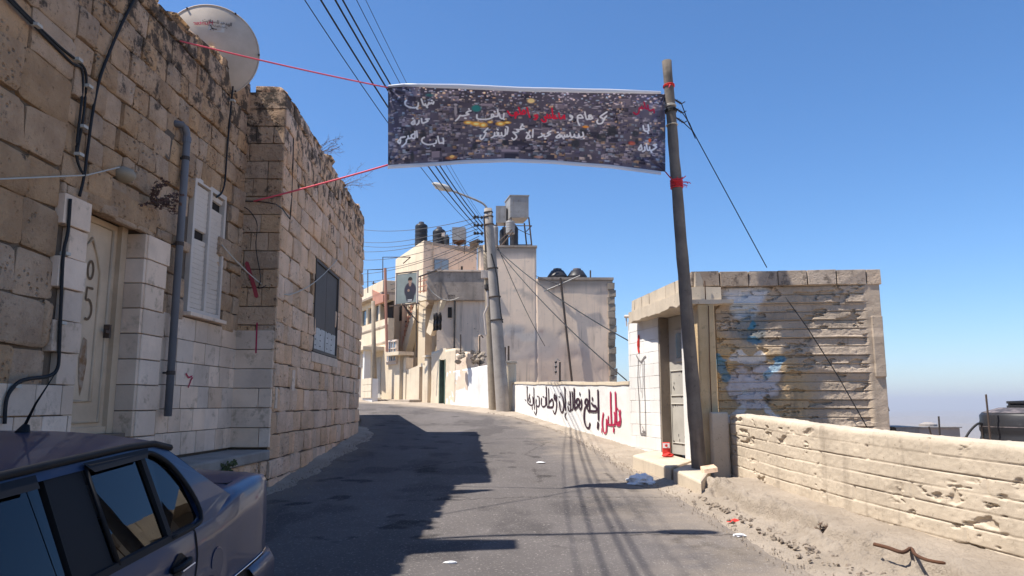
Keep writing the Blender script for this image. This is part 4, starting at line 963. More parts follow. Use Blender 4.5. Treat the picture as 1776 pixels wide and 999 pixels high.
# rusty bent bar, litter
tag(MB().tube(smoothpath([G(x, y, .22) for x, y in [(1516, 944), (1540, 950), (1565, 958), (1580, 951), (1588, 962), (1610, 972), (1640, 977)]], 4), [.014]*12+[.012]*12+[.008], 7).build('bent_bar', M_rust, None, smooth=True), 'bent rusty bar lying on the ledge at the foot of the parapet', 'bar')
def crumple(name, c, r_, h, mat, seed, label, cat, sub=3, flat=.5):
    bm = bmesh.new(); bmesh.ops.create_icosphere(bm, subdivisions=sub, radius=1); rr = random.Random(seed)
    for v_ in bm.verts:
        n_ = noise.noise(v_.co*2.3+V((seed, 0, 0)))*.5+noise.noise(v_.co*6+V((seed, 3, 0)))*.3
        v_.co = v_.co*(1+n_); v_.co.x *= r_[0]; v_.co.y *= r_[1]; v_.co.z = max(v_.co.z*h, -h*.3)
    me = bpy.data.meshes.new(name); bm.to_mesh(me); bm.free(); me.materials.append(mat); o = bpy.data.objects.new(name, me); o.matrix_basis = Matrix.Translation(c); place(o); return tag(o, label, cat)
crumple('plastic_bag', G(1110, 835, .03), (.17, .13), .09, M_bag, 4, 'crumpled clear plastic bag on the roadside before the doorstep', 'bag')
pk = thing('snack_bag', 'red and white snack packet standing on the doorstep by the grey door', 'packet', G(1156, 786, .21))
q = G(1156, 788, .21); m = MB(); m.para(q+V((-.06, 0, 0)), (.11, -.03, 0), (.01, .03, 0), (0, 0, .17)); m.build('packet', M_redp2, pk, bevel=.012)
m = MB(); m.para(q+V((-.052, -.004, .09)), (.095, -.026, 0), (0, -.004, 0), (0, 0, .07)); m.build('packet_label', M_bag, pk)
m = MB(); m.lathe(q+V((-.005, -.03, .125)), [(.02, 0), (.02, .004)], 10, axis=V((-.2, -1, 0))); m.build('packet_emblem', M_redp2, pk)
crumple('red_wrapper', G(1157, 790, .22)+V((0, -.08, 0)), (.08, .06), .04, M_redp2, 9, 'crumpled red wrapper at the foot of the snack packet', 'litter', 2)
crumple('red_wrapper', G(1273, 905, .02), (.07, .04), .025, M_redp2, 12, 'torn red wrapper on the road beside the rubble', 'litter', 2)
crumple('white_scrap', G(1283, 929, .02), (.06, .03), .02, M_bag, 14, 'small pinkish white scrap on the road right of the pole', 'litter', 2)
crumple('paper_scrap', G(782, 976, .02), (.05, .02), .014, M_bag, 15, 'small white scrap in the shadow at the bottom of the road', 'litter', 2)
crumple('paper_scrap', G(938, 802, .02), (.07, .04), .012, M_bag, 16, 'pale scrap flattened in the middle of the road', 'litter', 2)
crumple('yellow_wrapper', G(1210, 855, .04), (.05, .05), .05, M_yel, 17, 'yellow and white wrapper on the road by the pole', 'litter', 2)
m = MB(); q = G(1222, 822, .2); m.para(q, (.18, .06, .02), (-.02, .10, .03), (0, .02, .05)); tag(m.build('broken_slab', M_tile, None), 'pale broken slab leaning against the foot of the wooden pole', 'slab')
dry_plant('weed', G(1232, 805, .15), .28, 6, M_leaf, pm('yellow_leaf', (.35, .33, .06), bump=0), 8, 'yellow-green weed growing between the pole and the parapet end', lsize=.035, dirv=V((0, 0, 1)))
dry_plant('weed', G(1425, 925, .1), .12, 8, M_twig, M_twig, 18, 'dry weed tuft at the foot of the parapet', lsize=.02, dirv=V((0, 0, 1)))
# ================================================================ things beyond the parapet
lr = MB(); lr.plan([(4.95, 3), (16, 3), (16, 15.5), (5.3, 15.5)], -7, .15); tag(lr.build('lower_house', M_plaster, None), 'flat-roofed house below street level behind the parapet', 'house')
bt = at(1790, 703, 9.2); tkb = thing('water_tank', 'black ribbed plastic water tank with a screw lid behind the parapet', 'water tank', (bt.x, bt.y, .15))
r_ = .56; zt_ = at(1790, 716, 9.2).z
prof = [(r_, .15)]
z = .15
while z < zt_-.2: prof += [(r_, z+.02), (r_+.012, z+.05), (r_+.012, z+.13), (r_, z+.16)]; z += .18
prof += [(r_, zt_-.03), (r_*.95, zt_), (r_*.6, zt_+.055), (r_*.42, zt_+.06)]
m = MB(); m.lathe(V((bt.x, bt.y, 0)), prof, 40); m.build('tank', M_tank, tkb, smooth=True)
m = MB(); m.lathe(V((bt.x, bt.y, 0)), [(r_*.957, zt_+.003), (r_*.62, zt_+.062)], 40, caps=False); m.build('tank_shoulder', M_tankd, tkb, smooth=True)
m = MB(); m.lathe(V((bt.x, bt.y, zt_+.05)), [(.26, 0), (.26, .035), (.245, .04), (.245, .06), (.26, .062), (.26, .09), (.05, .10)], 28); m.build('lid', M_tank, tkb)
for zz in (.93, 1.12, 1.32):
    m = MB(); m.lathe(V((bt.x, bt.y, zz)), [(r_+.016, 0), (r_+.016, .012)], 40, caps=False); m.build('hoop', M_tankd, tkb)
gt = thing('glass_tank', 'low grey sheet-metal tank box on the roof beyond the parapet', 'tank', at(1610, 770, 11)); 
a_, b_ = at(1553, 742, 11), at(1664, 740, 11)
m = MB(); m.box(a_.x+.34, b_.x, 11, 11.7, .15, a_.z); m.build('box', M_slate, gt); m = MB(); m.box(a_.x, a_.x+.33, 10.98, 11.7, .15, a_.z-.003); m.build('side_box', M_galv, gt)
m = MB(); m.box(a_.x-.02, b_.x+.02, 10.97, 11.72, a_.z, a_.z+.015); m.build('cover', M_galv, gt); m = MB(); m.lathe(at(1610, 738, 11.3), [(.12, -.02), (.12, .02), (.05, .05)], 14); m.build('hatch', M_slate, gt)
for (x0, y0, x1, y1, yy_, lab) in ((1628, 722, 1631, 768, 9.5, 'thin bar rising in front of the grey tank box'), (1710, 684, 1715, 735, 9.0, 'thin rod beside the black water tank'), (1611, 740, 1616, 758, 9.6, 'short pale rod leaning before the grey tank box'), (1702, 735, 1706, 772, 9.3, 'short upright pipe between tank box and black tank')):
    tag(MB().tube([at(x1, y1, yy_)-V((0, 0, .8)), at(x1, y1, yy_), at(x0, y0, yy_)], .012, 6).build('rod', M_steel, None), lab, 'rod')
tag(MB().tube(smoothpath([at(x, y, 9.3) for x, y in [(1670, 768), (1682, 748), (1696, 735), (1706, 735), (1716, 733)]], 5), .014, 7).build('hose', M_black, None, smooth=True), 'black hose arching into the side of the black water tank', 'hose')

# ================================================================ wooden pole, banner, cords
YP = 9.72
WP = thing('wooden_pole', 'leaning weathered wooden pole in front of the grey door', 'pole', at(1213, 818, YP))
b0, t0 = at(1213, 818, YP), at(1156.5, 106, YP)
def polept(t): return b0.lerp(t0, t)
pts = [polept(-.06)]+[polept(k/24)+V((math.sin(k*1.3)*.002, math.cos(k*2.1)*.002, 0)) for k in range(25)]
m = MB(); m.tube(pts, [.098]+[.096-.032*k/24+.003*math.sin(k*2.7) for k in range(25)], 14); m.build('pole_shaft', M_wood, WP, smooth=True)
def band(pt, r_, h, mat, name, par, n=3, seg=14):
    ax_ = (t0-b0).normalized(); m = MB()
    for k in range(n): m.lathe(pt+ax_*(k*h/n), [(r_, 0), (r_+.005, h/n*.3), (r_, h/n*.8)], seg, axis=ax_+V((.06*math.sin(k*2), .05, 0)))
    return m.build(name, mat, par)
def tp(py): return (818-py)/712
band(polept(tp(155)), .076, .035, M_redp2, 'red_tie', WP); band(polept(tp(192)), .076, .03, M_wirew, 'wire_band', WP, 2); band(polept(tp(202)), .078, .05, M_wire, 'wire_band', WP, 3); band(polept(tp(226)), .079, .01, M_wirew, 'wire_band', WP, 1)
band(polept(tp(340)), .083, .12, M_red, 'red_tie', WP, 5)
m = MB(); rr = random.Random(3)
for k in range(12):
    p = polept(tp(332)); p2 = p+V((rr.uniform(-.12, .16), -.08, rr.uniform(-.06, .08))); m.tube([p+V((0, -.08, 0)), p2, p2+V((rr.uniform(-.03, .05), 0, rr.uniform(-.04, .03)))], .006, 4)
m.build('ribbon_ends', M_red, WP, kind='stuff')
for k, (x, y) in enumerate([(1176, 172), (1178, 188), (1180, 205)]):
    a_ = polept(tp(y)); b_ = at(x+6, y+8, YP); m = MB(); m.tube([a_, b_], .010, 6); ax_ = (b_-a_).normalized()
    for j in range(3): m.lathe(a_.lerp(b_, .55+.15*j), [(.012, 0), (.024, .008), (.012, .016)], 10, axis=ax_)
    m.tube([b_, b_+V((.05, 0, .03))], .007, 5); m.build('insulator', M_steel, WP)
    tag(wire('service_wire', [b_, at(1195+k*2, 215+k*10, YP), at(1330, 464, 10.1)] if k == 0 else [b_, at(1192+k*4, 202+k*12, YP+.2), at(1200+k*3, 222+k*9, YP+.1)], .007, M_wire), ['black service wire running down from the pole insulators to the concrete roof', 'short loose wire tail at the middle pole insulator', 'short loose wire tail at the lowest pole insulator'][k], 'wire')
tag(wire('service_wire', [at(1362, 515, 9.85), at(1400, 568, 9.8), at(1455, 655, 9.75), at(1506, 745, 9.7)], .007, M_wire), 'thin black wire running down across the board-marked wall', 'wire')
# banner
BL, BR = V((-1.56, 9.15, 0)), V((1.98, 9.61, 0))
nu, nv = 660, 190
uu_ = np.linspace(0, 1, nu); pxs = 673+uu_*(1154-673)
ptop = np.interp(pxs, [673, 700, 900, 1060, 1150], [152, 150, 159, 162, 163]); pbot = np.interp(pxs, [673, 730, 800, 880, 960, 1060, 1154], [286, 283, 278, 275, 278, 286, 298])
P = np.zeros((nv, nu, 3)); bil = .03
tw = lambda u_: .24*min(1, u_/.10)*min(1, (1-u_)/.12)
for i in range(nu):
    y = 8.95+.78*uu_[i]
    a_, b_ = at(pxs[i], pbot[i], y+tw(uu_[i])), at(pxs[i], ptop[i], y-tw(uu_[i])); P[:, i, :] = np.array(a_)[None, :]*(1-np.linspace(0, 1, nv))[:, None]+np.array(b_)[None, :]*np.linspace(0, 1, nv)[:, None]
Ug, Vg = np.meshgrid(uu_, np.linspace(0, 1, nv))
P[..., 1] += bil*np.sin(Vg*3.14)*np.sin(Ug*3.14)+.02*(fbm(Ug*7, Vg*2, 80)-.5)*np.minimum(Ug, 1-Ug)*8*0.6
# diagonal pull creases at the four corners
for (cu, cv, du) in ((0, 0, 1), (0, 1, 1), (1, 0, -1), (1, 1, -1)):
    a_ = np.arctan2(np.abs(Vg-cv)*1.0, np.abs(Ug-cu)*3.6); rr_ = np.hypot((Ug-cu)*3.6, Vg-cv); P[..., 1] += .022*np.sin(a_*14)*np.exp(-rr_*3.5)
# print: a dusk townscape, hand-drawn in numbers
rs = np.random.default_rng(5)
bgc = np.array([.095, .083, .115]); colb = np.ones((nv, nu, 3))*bgc; colb *= (.5+1.0*fbm(Ug*14, Vg*6, 81))[..., None]; dens = fbm(Ug*11, Vg*5, 83)
yi, xi_ = np.mgrid[0:nv, 0:nu]
for k in range(90):      # big houses, terraces and dark tree clumps first
    v0 = rs.random(); x0 = int(rs.random()*nu); y0 = int(v0*nv); wpx = int(rs.uniform(14, 46)); hpx = int(rs.uniform(6, 18))
    c_ = np.array([.20, .165, .20])*rs.uniform(.5, 1.5) if rs.random() < .6 else np.array([.04, .038, .06])
    colb[y0:y0+hpx, x0:x0+wpx] = c_; colb[y0+hpx-1:y0+hpx, x0:x0+wpx] = c_*1.7
for k in range(2600):
    v0 = rs.random(); sc = .35+.65*(1-v0)
    wpx = int(rs.uniform(3, 15)*sc+2); hpx = int(rs.uniform(2, 9)*sc+1); x0 = int(rs.random()*nu); y0 = int(v0**.9*nv)
    dd_ = dens[min(nv-1, y0), min(nu-1, x0)]
    if dd_ < .47 and v0 < .8 and rs.random() < .75: continue
    br = rs.uniform(.35, 2.1)*(1+1.6*max(0, v0-.8)*4*.5); base = np.array([[.155, .135, .155], [.24, .19, .17], [.13, .15, .19], [.30, .19, .12]][rs.choice(4, p=[.5, .2, .22, .08])])
    if rs.random() < .25: base = np.array([.05, .045, .075])
    c_ = base*br*(1.15+2.4*max(0, v0-.72)); colb[y0:y0+hpx, x0:x0+wpx] = c_; colb[y0+hpx-1:y0+hpx, x0:x0+wpx] = c_*1.5; colb[y0:y0+hpx, x0+wpx-max(1, wpx//4):x0+wpx] = c_*.6
    if wpx > 6 and hpx > 4:
        for q_ in range(rs.integers(1, 4)): a1_ = x0+1+rs.integers(0, wpx-2); b1_ = y0+1+rs.integers(0, hpx-2); colb[b1_:b1_+1, a1_:a1_+1] = (.03, .025, .04)
def rs_(cu_px, cpy):  # photo pixel to raster
    u_ = (cu_px-673)/(1154-673); t_ = np.interp(cu_px, pxs, ptop); b__ = np.interp(cu_px, pxs, pbot); return u_*(nu-1), (b__-cpy)/(b__-t_)*(nv-1)
def bl(px_, py_, rx, ry, c_, a_=1):
    x, y = rs_(px_, py_); d = np.sqrt(((xi_-x)/(rx*nu/481))**2+((yi-y)/(ry*nv/125))**2); mk = np.clip((1-d)*2.5, 0, 1)[..., None]*a_; colb[:] = colb*(1-mk)+np.array(c_)*mk
for k in range(14): bl(rs.uniform(690, 1140), rs.uniform(225, 275), rs.uniform(4, 10), rs.uniform(5, 12), (.03, .035, .045), .8)
for (x, y, rx, ry) in [(812, 210, 10, 4), (826, 212, 12, 5), (838, 214, 9, 6), (850, 209, 6, 3), (868, 212, 10, 5), (880, 210, 8, 3)]: bl(x, y, rx, ry, (.75, .38, .06), .95); bl(x, y, rx*.5, ry*.5, (1, .75, .3), 1)
bl(826, 186, 10, 7, (.03, .22, .22)); bl(805, 189, 8, 5, (.13, .12, .15)); bl(790, 190, 3, 11, (.38, .33, .36)); bl(790, 180, 4, 2, (.5, .45, .48)); bl(921, 174, 8, 5, (.9, .65, .3)); bl(1016, 218, 7, 2.5, (.8, .3, .05)); bl(1127, 243, 3, 4, (.7, .15, .04)); bl(1096, 247, 7, 4, (.5, .08, .05), .8); bl(783, 273, 12, 4, (.5, .2, .08), .8); bl(784, 271, 5, 3, (1, .6, .2)); bl(745, 164, 9, 3, (.04, .2, .2), .7); bl(934, 272, 10, 3, (.5, .25, .18), .7)
for k in range(30): bl(rs.uniform(690, 1140), rs.uniform(164, 280), rs.uniform(4, 9), .8, (.55, .5, .55), .8)
# lettering strokes
def z5(pts): return [(780+x/4.554, 170+y/4.554) for x, y in pts]
def z1_(pts): return [(650+x/5.548, 130+y/5.548) for x, y in pts]
def z6(pts): return [(900+x/4.54, 130+y/4.54) for x, y in pts]
colb *= 1.3
for _ in range(1): colb[1:-1, 1:-1] = .4*colb[1:-1, 1:-1]+.15*(colb[:-2, 1:-1]+colb[2:, 1:-1]+colb[1:-1, :-2]+colb[1:-1, 2:])
Wt, Rd = (.95, .93, .97), (.85, .02, .07)
Ls = []
for p in [[(1242, 104), (1205, 128), (1190, 142), (1215, 158), (1205, 188), (1175, 194), (1164, 178), (1170, 165)], [(1240, 135), (1226, 150), (1222, 165)],
          [(1126, 142), (1100, 138), (1103, 128), (1118, 130), (1100, 140), (1108, 158), (1130, 152)], [(1100, 158), (1080, 155), (1068, 105)], [(1054, 148), (1030, 150), (1010, 145), (1015, 132), (1035, 125), (1050, 140)], [(1012, 145), (1012, 175), (1026, 206)],
          [(966, 134), (952, 128), (955, 140), (970, 140), (962, 160), (946, 166)],
          [(428, 112), (422, 150), (400, 145), (390, 110)], [(378, 84), (380, 130), (350, 134)], [(350, 134), (330, 138), (332, 118), (345, 122), (340, 140), (300, 154), (250, 156), (216, 150), (214, 122)], [(352, 98), (358, 100)], [(426, 155), (430, 158)],
          [(166, 92), (146, 96), (130, 110), (150, 118), (110, 130), (80, 128)], [(80, 128), (65, 150), (45, 168)], [(150, 78), (153, 80)], [(118, 148), (128, 150)],
          [(1052, 262), (1056, 290), (1030, 300), (1020, 275)], [(1020, 275), (1016, 302), (990, 300), (985, 278)], [(985, 290), (962, 302), (950, 265)], [(950, 290), (930, 298), (928, 282)], [(928, 297), (912, 298), (908, 285)], [(908, 298), (890, 300), (885, 285)], [(870, 275), (842, 298), (850, 306), (872, 300), (868, 278), (880, 295)], [(1062, 308), (1058, 312)], [(898, 312), (902, 314)], [(850, 262), (858, 262)],
          [(800, 252), (780, 262), (775, 272), (795, 275), (770, 292), (748, 296), (745, 278)], [(725, 270), (732, 290), (700, 302)], [(752, 312), (758, 312)],
          [(658, 240), (655, 300)], [(632, 250), (618, 280), (604, 308), (636, 302), (618, 270), (608, 262)],
          [(586, 214), (570, 208), (560, 228), (586, 232), (555, 240)], [(555, 240), (528, 238), (545, 252), (520, 262)], [(520, 262), (500, 258), (520, 280), (528, 300), (505, 320), (492, 305)], [(572, 196), (576, 198)],
          [(446, 215), (460, 225), (452, 275)], [(440, 235), (438, 282), (415, 288), (408, 262)], [(408, 285), (388, 288), (385, 262)], [(372, 258), (378, 285), (355, 288)], [(355, 262), (350, 290), (328, 304)], [(376, 236), (380, 240)],
          [(300, 226), (270, 258), (285, 262), (270, 300), (250, 318), (238, 300), (245, 285)]]:
    Ls.append((z5(p), Wt, 1.95))
for p in [[(908, 155), (905, 128), (888, 150)], [(888, 150), (872, 152), (862, 112)], [(850, 150), (838, 150), (832, 130)], [(832, 150), (818, 148), (808, 75)], [(808, 145), (795, 148), (790, 125)], [(785, 145), (772, 148), (770, 122)], [(770, 145), (750, 140), (762, 170), (742, 178), (725, 160)], [(692, 125), (672, 128), (680, 140), (694, 138), (682, 158), (668, 158)], [(632, 142), (610, 68)], [(600, 108), (585, 85), (570, 112), (592, 115), (560, 118)], [(560, 118), (545, 68)], [(545, 118), (520, 125), (515, 108), (530, 106), (518, 148)], [(505, 128), (480, 125), (458, 95)]]:
    Ls.append((z5(p), Rd, 2.0))
for p in [[(566, 252), (560, 270), (545, 262)], [(545, 262), (528, 268), (520, 258)], [(520, 262), (500, 292), (485, 270)], [(485, 285), (465, 275), (448, 228)], [(418, 262), (412, 295), (380, 308), (330, 305), (295, 285), (292, 258), (305, 238)], [(545, 238), (552, 240)], [(500, 300), (505, 303)], [(405, 315), (412, 318)],
          [(522, 412), (490, 415), (510, 430), (480, 448), (455, 450), (448, 410)], [(425, 428), (420, 455), (402, 468)], [(380, 425), (352, 455), (372, 465), (384, 430)], [(362, 410), (368, 410)], [(382, 430), (385, 460)],
          [(656, 598), (660, 640), (632, 648)], [(622, 650), (612, 620), (605, 580)], [(590, 620), (588, 645), (550, 658), (500, 660), (455, 635), (455, 605), (475, 590)], [(655, 648), (660, 652)], [(565, 672), (572, 676)],
          [(402, 530), (408, 590)], [(385, 535), (385, 598), (360, 600), (350, 575), (372, 560)], [(350, 600), (325, 605), (320, 580)], [(320, 605), (305, 620), (300, 650), (262, 686)], [(245, 612), (222, 640), (240, 655), (248, 625)], [(250, 600), (290, 590)]]:
    Ls.append((z1_(p), Wt, 1.95))
for p in [[(1018, 390), (1022, 435), (1000, 440)], [(1000, 440), (985, 425), (980, 395)], [(1015, 452), (1020, 456)], [(1082, 548), (1060, 552), (1082, 568), (1050, 590), (1032, 588), (1030, 565)], [(1030, 588), (1012, 590), (1005, 540)], [(990, 565), (992, 590), (975, 600)], [(962, 548), (942, 580), (955, 588), (968, 580), (962, 550)], [(1040, 602), (1046, 606)]]:
    Ls.append((z6(p), Wt, 1.95))
for p in [[(1065, 295), (1062, 270), (1040, 280)], [(1040, 280), (1022, 275), (1015, 235)], [(1010, 265), (1000, 262), (985, 215)], [(985, 258), (970, 262), (968, 245)], [(965, 260), (950, 258), (945, 290), (925, 305), (905, 290)]]:
    Ls.append((z6(p), (.5, .02, .07), 1.9))
for pts_, c_, wd_ in Ls:
    pr_ = [rs_(*q) for q in sm2(pts_, 3)]
    for (x0, y0), (x1, y1) in zip(pr_[:-1], pr_[1:]):
        xa_, xb_ = int(max(0, min(x0, x1)-4)), int(min(nu, max(x0, x1)+5)); ya_, yb_ = int(max(0, min(y0, y1)-4)), int(min(nv, max(y0, y1)+5))
        if xb_ <= xa_ or yb_ <= ya_: continue
        X_, Y_ = np.meshgrid(np.arange(xa_, xb_), np.arange(ya_, yb_)); L2 = (x1-x0)**2+(y1-y0)**2+1e-6; t = np.clip(((X_-x0)*(x1-x0)+(Y_-y0)*(y1-y0))/L2, 0, 1)
        d = np.hypot(X_-x0-t*(x1-x0), Y_-y0-t*(y1-y0)); mk = np.clip(wd_+.5-d, 0, 1)[..., None]; sub = colb[ya_:yb_, xa_:xb_]; sub[:] = sub*(1-mk)+np.array(c_)*mk
BN = thing('banner', 'printed street banner with white and red Arabic script stretched over the road', 'banner', (.2, 9.4, 4.55))
grid_obj('cloth', M_banner, P, BN, color=colb)
hw = .055
top = P[-1]; bot = P[0]
def hem(edge, sgn, name):
    k = np.arange(0, nu, 12); e = edge[k]; r0 = e.copy(); r1 = e.copy(); w_ = hw*(1.0 if sgn < 0 else np.interp(k/nu, [0, .25, .8, 1], [.5, 1.1, 1.0, .6])); r1[:, 2] += sgn*w_; r1[:, 1] += -.012; rm = (r0+r1)/2; rm[:, 1] -= .02
    grid_obj(name, M_hem, np.stack([r0, rm, r1], 0), BN)
hem(top, 1, 'top_hem'); hem(bot, -1, 'bottom_hem')
tl, bl_, tr, br_ = V(P[-1, 0]), V(P[0, 0]), V(P[-1, -1]), V(P[0, -1])
def cord(name, pts, r_, mat, label, sag=0): return tag(wire(name, pts, r_, mat, sag=sag), label, 'cord')
cord('cord', [tl, W1.px(312, 71, .05)], .0085, M_pink, 'pink cord from the top left banner corner across the dish to the roof', .015)
cord('cord', [bl_, RT.px(440, 349, .06)], .011, M_pink, 'pink cord from the lower left banner corner to the corner stones', .01)
cord('cord', [tr, polept(tp(155))+V((0, -.09, 0))], .008, M_pink, 'short red cord tying the top right banner corner to the pole')
cord('cord', [br_, at(1166, 312, YP-.1), polept(tp(330))+V((0, -.1, 0))], .008, M_red, 'short red cord from the lower right banner corner to the pole ribbon')
# ================================================================ far electricity poles
yc, yw = 22.2, 22.9
CPt = thing('electricity_pole', 'tapered grey concrete electricity pole carrying a street lamp and wires', 'pole', at(873, 715, yc))
cb, ct = at(873, 716, yc), at(846.5, 362, yc); m = MB(); m.tube([cb-V((0, 0, .3))]+[cb.lerp(ct, k/10) for k in range(11)], [.21]+[.205-.085*k/10 for k in range(11)], 16); m.build('pole_shaft', M_cpole, CPt, smooth=True)
def cpt(py): return cb.lerp(ct, (716-py)/354)
for py in (370, 378, 392, 470, 520, 560):
    m = MB(); m.lathe(cpt(py), [(.135+.0003*(py-362), 0), (.145+.0003*(py-362), .02), (.135+.0003*(py-362), .04)], 16, axis=(ct-cb)); m.build('steel_band', M_steel, CPt)
m = MB(); a_ = at(840, 374, yc); m.tube([a_, at(843, 437, yc)], .035, 6); m.build('insulator_bracket', M_steel, CPt)
ins = []
for k, (py) in enumerate((378, 392, 406, 420)):
    for x in (829, 836, 824 if k < 3 else 832):
        m = MB(); p = at(x, py-(840-x)*.1, yc); m.lathe(p-V((.05, 0, 0)), [(.02, 0), (.05, .02), (.05, .06), (.02, .08)], 10, axis=V((1, 0, .2))); m.build('insulator', M_tank, CPt)
    m = MB(); m.tube([at(822, py+1, yc), at(841, py-2, yc)], .014, 5); m.build('insulator_arm', M_steel, CPt); ins.append(at(826, py, yc))
# lamp
lamp = thing('street_lamp', 'cobra-head street lamp on a curved arm atop the concrete pole', 'street lamp', at(846, 362, yc))
ap = smoothpath([at(x, y, yc) for x, y in [(847, 366), (840, 355), (828, 348), (808, 340), (790, 333), (782, 330)]], 5); MB().tube(ap, .032, 8).build('arm', M_galv, lamp, smooth=True)
h0, h1 = at(784, 330, yc), at(747, 317, yc); m = MB(); m.lathe(h0, [(.04, 0), (.085, .1), (.10, .25), (.085, .45), (.06, .58), (.01, .66)], 14, axis=h1-h0); m.v = [V((v_.x, yc+(v_.y-yc)*1.5, v_.z)) for v_ in m.v]; m.build('lamp_head', pm('lamp_housing', (.42, .40, .37), bump=.05), lamp, smooth=True)
m = MB(); q0, q1 = h0.lerp(h1, .35), h0.lerp(h1, .9); m.lathe(q0-V((0, 0, .06)), [(.01, 0), (.07, .05), (.07, .28), (.01, .34)], 12, axis=q1-q0); m.build('lens', pm('lamp_lens', (.62, .6, .56), rough=.3, bump=0), lamp, smooth=True)
# wooden pole behind it
w0, w1_ = at(856, 711, yw), at(843, 425, yw)
wp2 = thing('wooden_pole', 'pale wooden pole strapped behind the concrete electricity pole', 'pole', w0); m = MB(); m.tube([w0-V((0, 0, .3))]+[w0.lerp(w1_, k/8) for k in range(9)], [.15]+[.145-.05*k/8 for k in range(9)], 12); m.build('pole_shaft', M_wood2, wp2, smooth=True)
m = MB(); q = at(841, 482, yw-.25); m.para(q-V((.12, 0, 0)), (.26, 0, 0), (0, .15, 0), (0, 0, .24)); jb = m.build('junction_box', M_shut, wp2, bevel=.01)
m = MB(); q = at(845, 495, yw-.2); m.lathe(q-V((0, 0, .2)), [(.03, 0), (.09, .1), (.09, .22)], 12); m.build('cable_gland', M_steel, wp2)
m = MB(); m.tube([at(x, y, yw-.22) for x, y in [(845, 500), (846, 530), (840, 545), (843, 580)]], .03, 6); m.build('conduit', M_shut, wp2)
tag(MB().tube(smoothpath([at(x, y, yc-.2) for x, y in [(852, 440), (862, 480), (868, 540), (872, 560)]], 4), .02, 6).build('cable', M_wire, None), 'cable clipped down the concrete electricity pole', 'cable')
# wires towards the camera
def through(p, q, y_end): d = q-p; return p+d*((y_end-p.y)/d.y)
WIRES = [(528, .007, 410), (556, .014, 404), (581, .015, 397), (594, .014, 390), (618, .006, 384), (634, .005, 380)]
KX, CURV = .122, .006
NAMES6 = ['thin leftmost', 'second from left', 'third from left', 'fourth from left', 'thin fifth', 'thinnest rightmost']
for k_, (px_, r_, py_) in enumerate(WIRES):
    p = at(838, py_, 22.1); xw = lambda y: p.x-KX*(22.1-y)
    lo_, hi_ = 5.5, 10.0                                   # height over the street where the line leaves the top of the view
    for _ in range(40):
        zm = (lo_+hi_)/2; y = (zm-CAM_Z)/.573; X_ = proj((xw(y), y, zm))[0]
        if X_ < px_: lo_ = zm
        else: hi_ = zm
    zt = zm; yt = (zm-CAM_Z)/.573; sl = (zt-p.z)/(yt-22.1)
    pts = [V((xw(y), y, p.z+sl*(y-22.1)+CURV*(y-22.1)*(y-yt))) for y in np.linspace(22.1, -12, 40)]
    tag(MB().tube(pts, r_, 6).build('power_line', M_wire, None, smooth=True), '%s overhead line of the bundle above the street' % NAMES6[k_], 'power line', 'overhead lines above the street')
# fan of wires towards the left
left_ends = [(622, 396), (622, 418), (622, 424), (622, 436), (622, 450), (622, 467), (622, 476), (622, 490), (622, 500), (624, 515)]
for k, (x, y) in enumerate(left_ends):
    p = at(826+k, 378+k*6.3, yc); q = at(x-8, y, 33); tag(wire('service_wire', [p, q], .010, M_wireg, sag=.25+.05*(k % 3)), '%s thin dark wire of the fan running left from the concrete pole' % ['topmost', 'second', 'third', 'fourth', 'fifth', 'sixth', 'seventh', 'eighth', 'ninth', 'lowest'][k], 'wire', 'wires fanning left from the pole')
for (a_, ya_, b_, yb_, lab) in (((862, 432), yc, (1092, 592), 13.6, 'upper thin wire slanting right from the pole to the whitewashed wall'), ((868, 440), yc, (1087, 660), 13.8, 'lower thin wire slanting right from the pole to the low wall'), ((862, 425), yc, (945, 600), 26.6, 'thin wire hanging across the big beige wall'), ((780, 400), 30, (972, 495), 26.4, 'thin wire crossing the roof to the steel mast')):
    tag(wire('service_wire', [at(*a_, ya_), at(*b_, yb_)], .011, M_wire, sag=.15), lab, 'wire')

# ================================================================ far houses
FR = Plane((0.0, 22.62), (-5.4, 29.65))
ME = Plane((-3.16, 27.0), (3.92, 27.2))
def s_(pl, px_, py=600): return pl.sz(px_, py)[0]
def z_(pl, px_, py): return pl.sz(px_, py)[1]
def pwall(mb, pl, x0, x1, ztop0, ztop1, zbot, out0=-.25, out1=0):
    a_, b_ = s_(pl, x0), s_(pl, x1); mb.prism([pl.P(a_, zbot, out0), pl.P(b_, zbot, out0), pl.P(b_, ztop1, out0), pl.P(a_, ztop0, out0)], pl.n*(out1-out0)); return mb
def pbox(mb, pl, x0, x1, y0, y1, out0, out1, ref=None):
    a_, b_ = s_(pl, x0), s_(pl, x1); r_ = ref or (x0+x1)/2; return mb.wbox(pl, min(a_, b_), max(a_, b_), z_(pl, r_, y1), z_(pl, r_, y0), out0, out1)
def body(pl, sa, sb, z0, z1, depth, out=0):
    return MB().prism([pl.P(sa, z0, out), pl.P(sb, z0, out), pl.P(sb, z0, out-depth), pl.P(sa, z0, out-depth)], V((0, 0, z1-z0)))
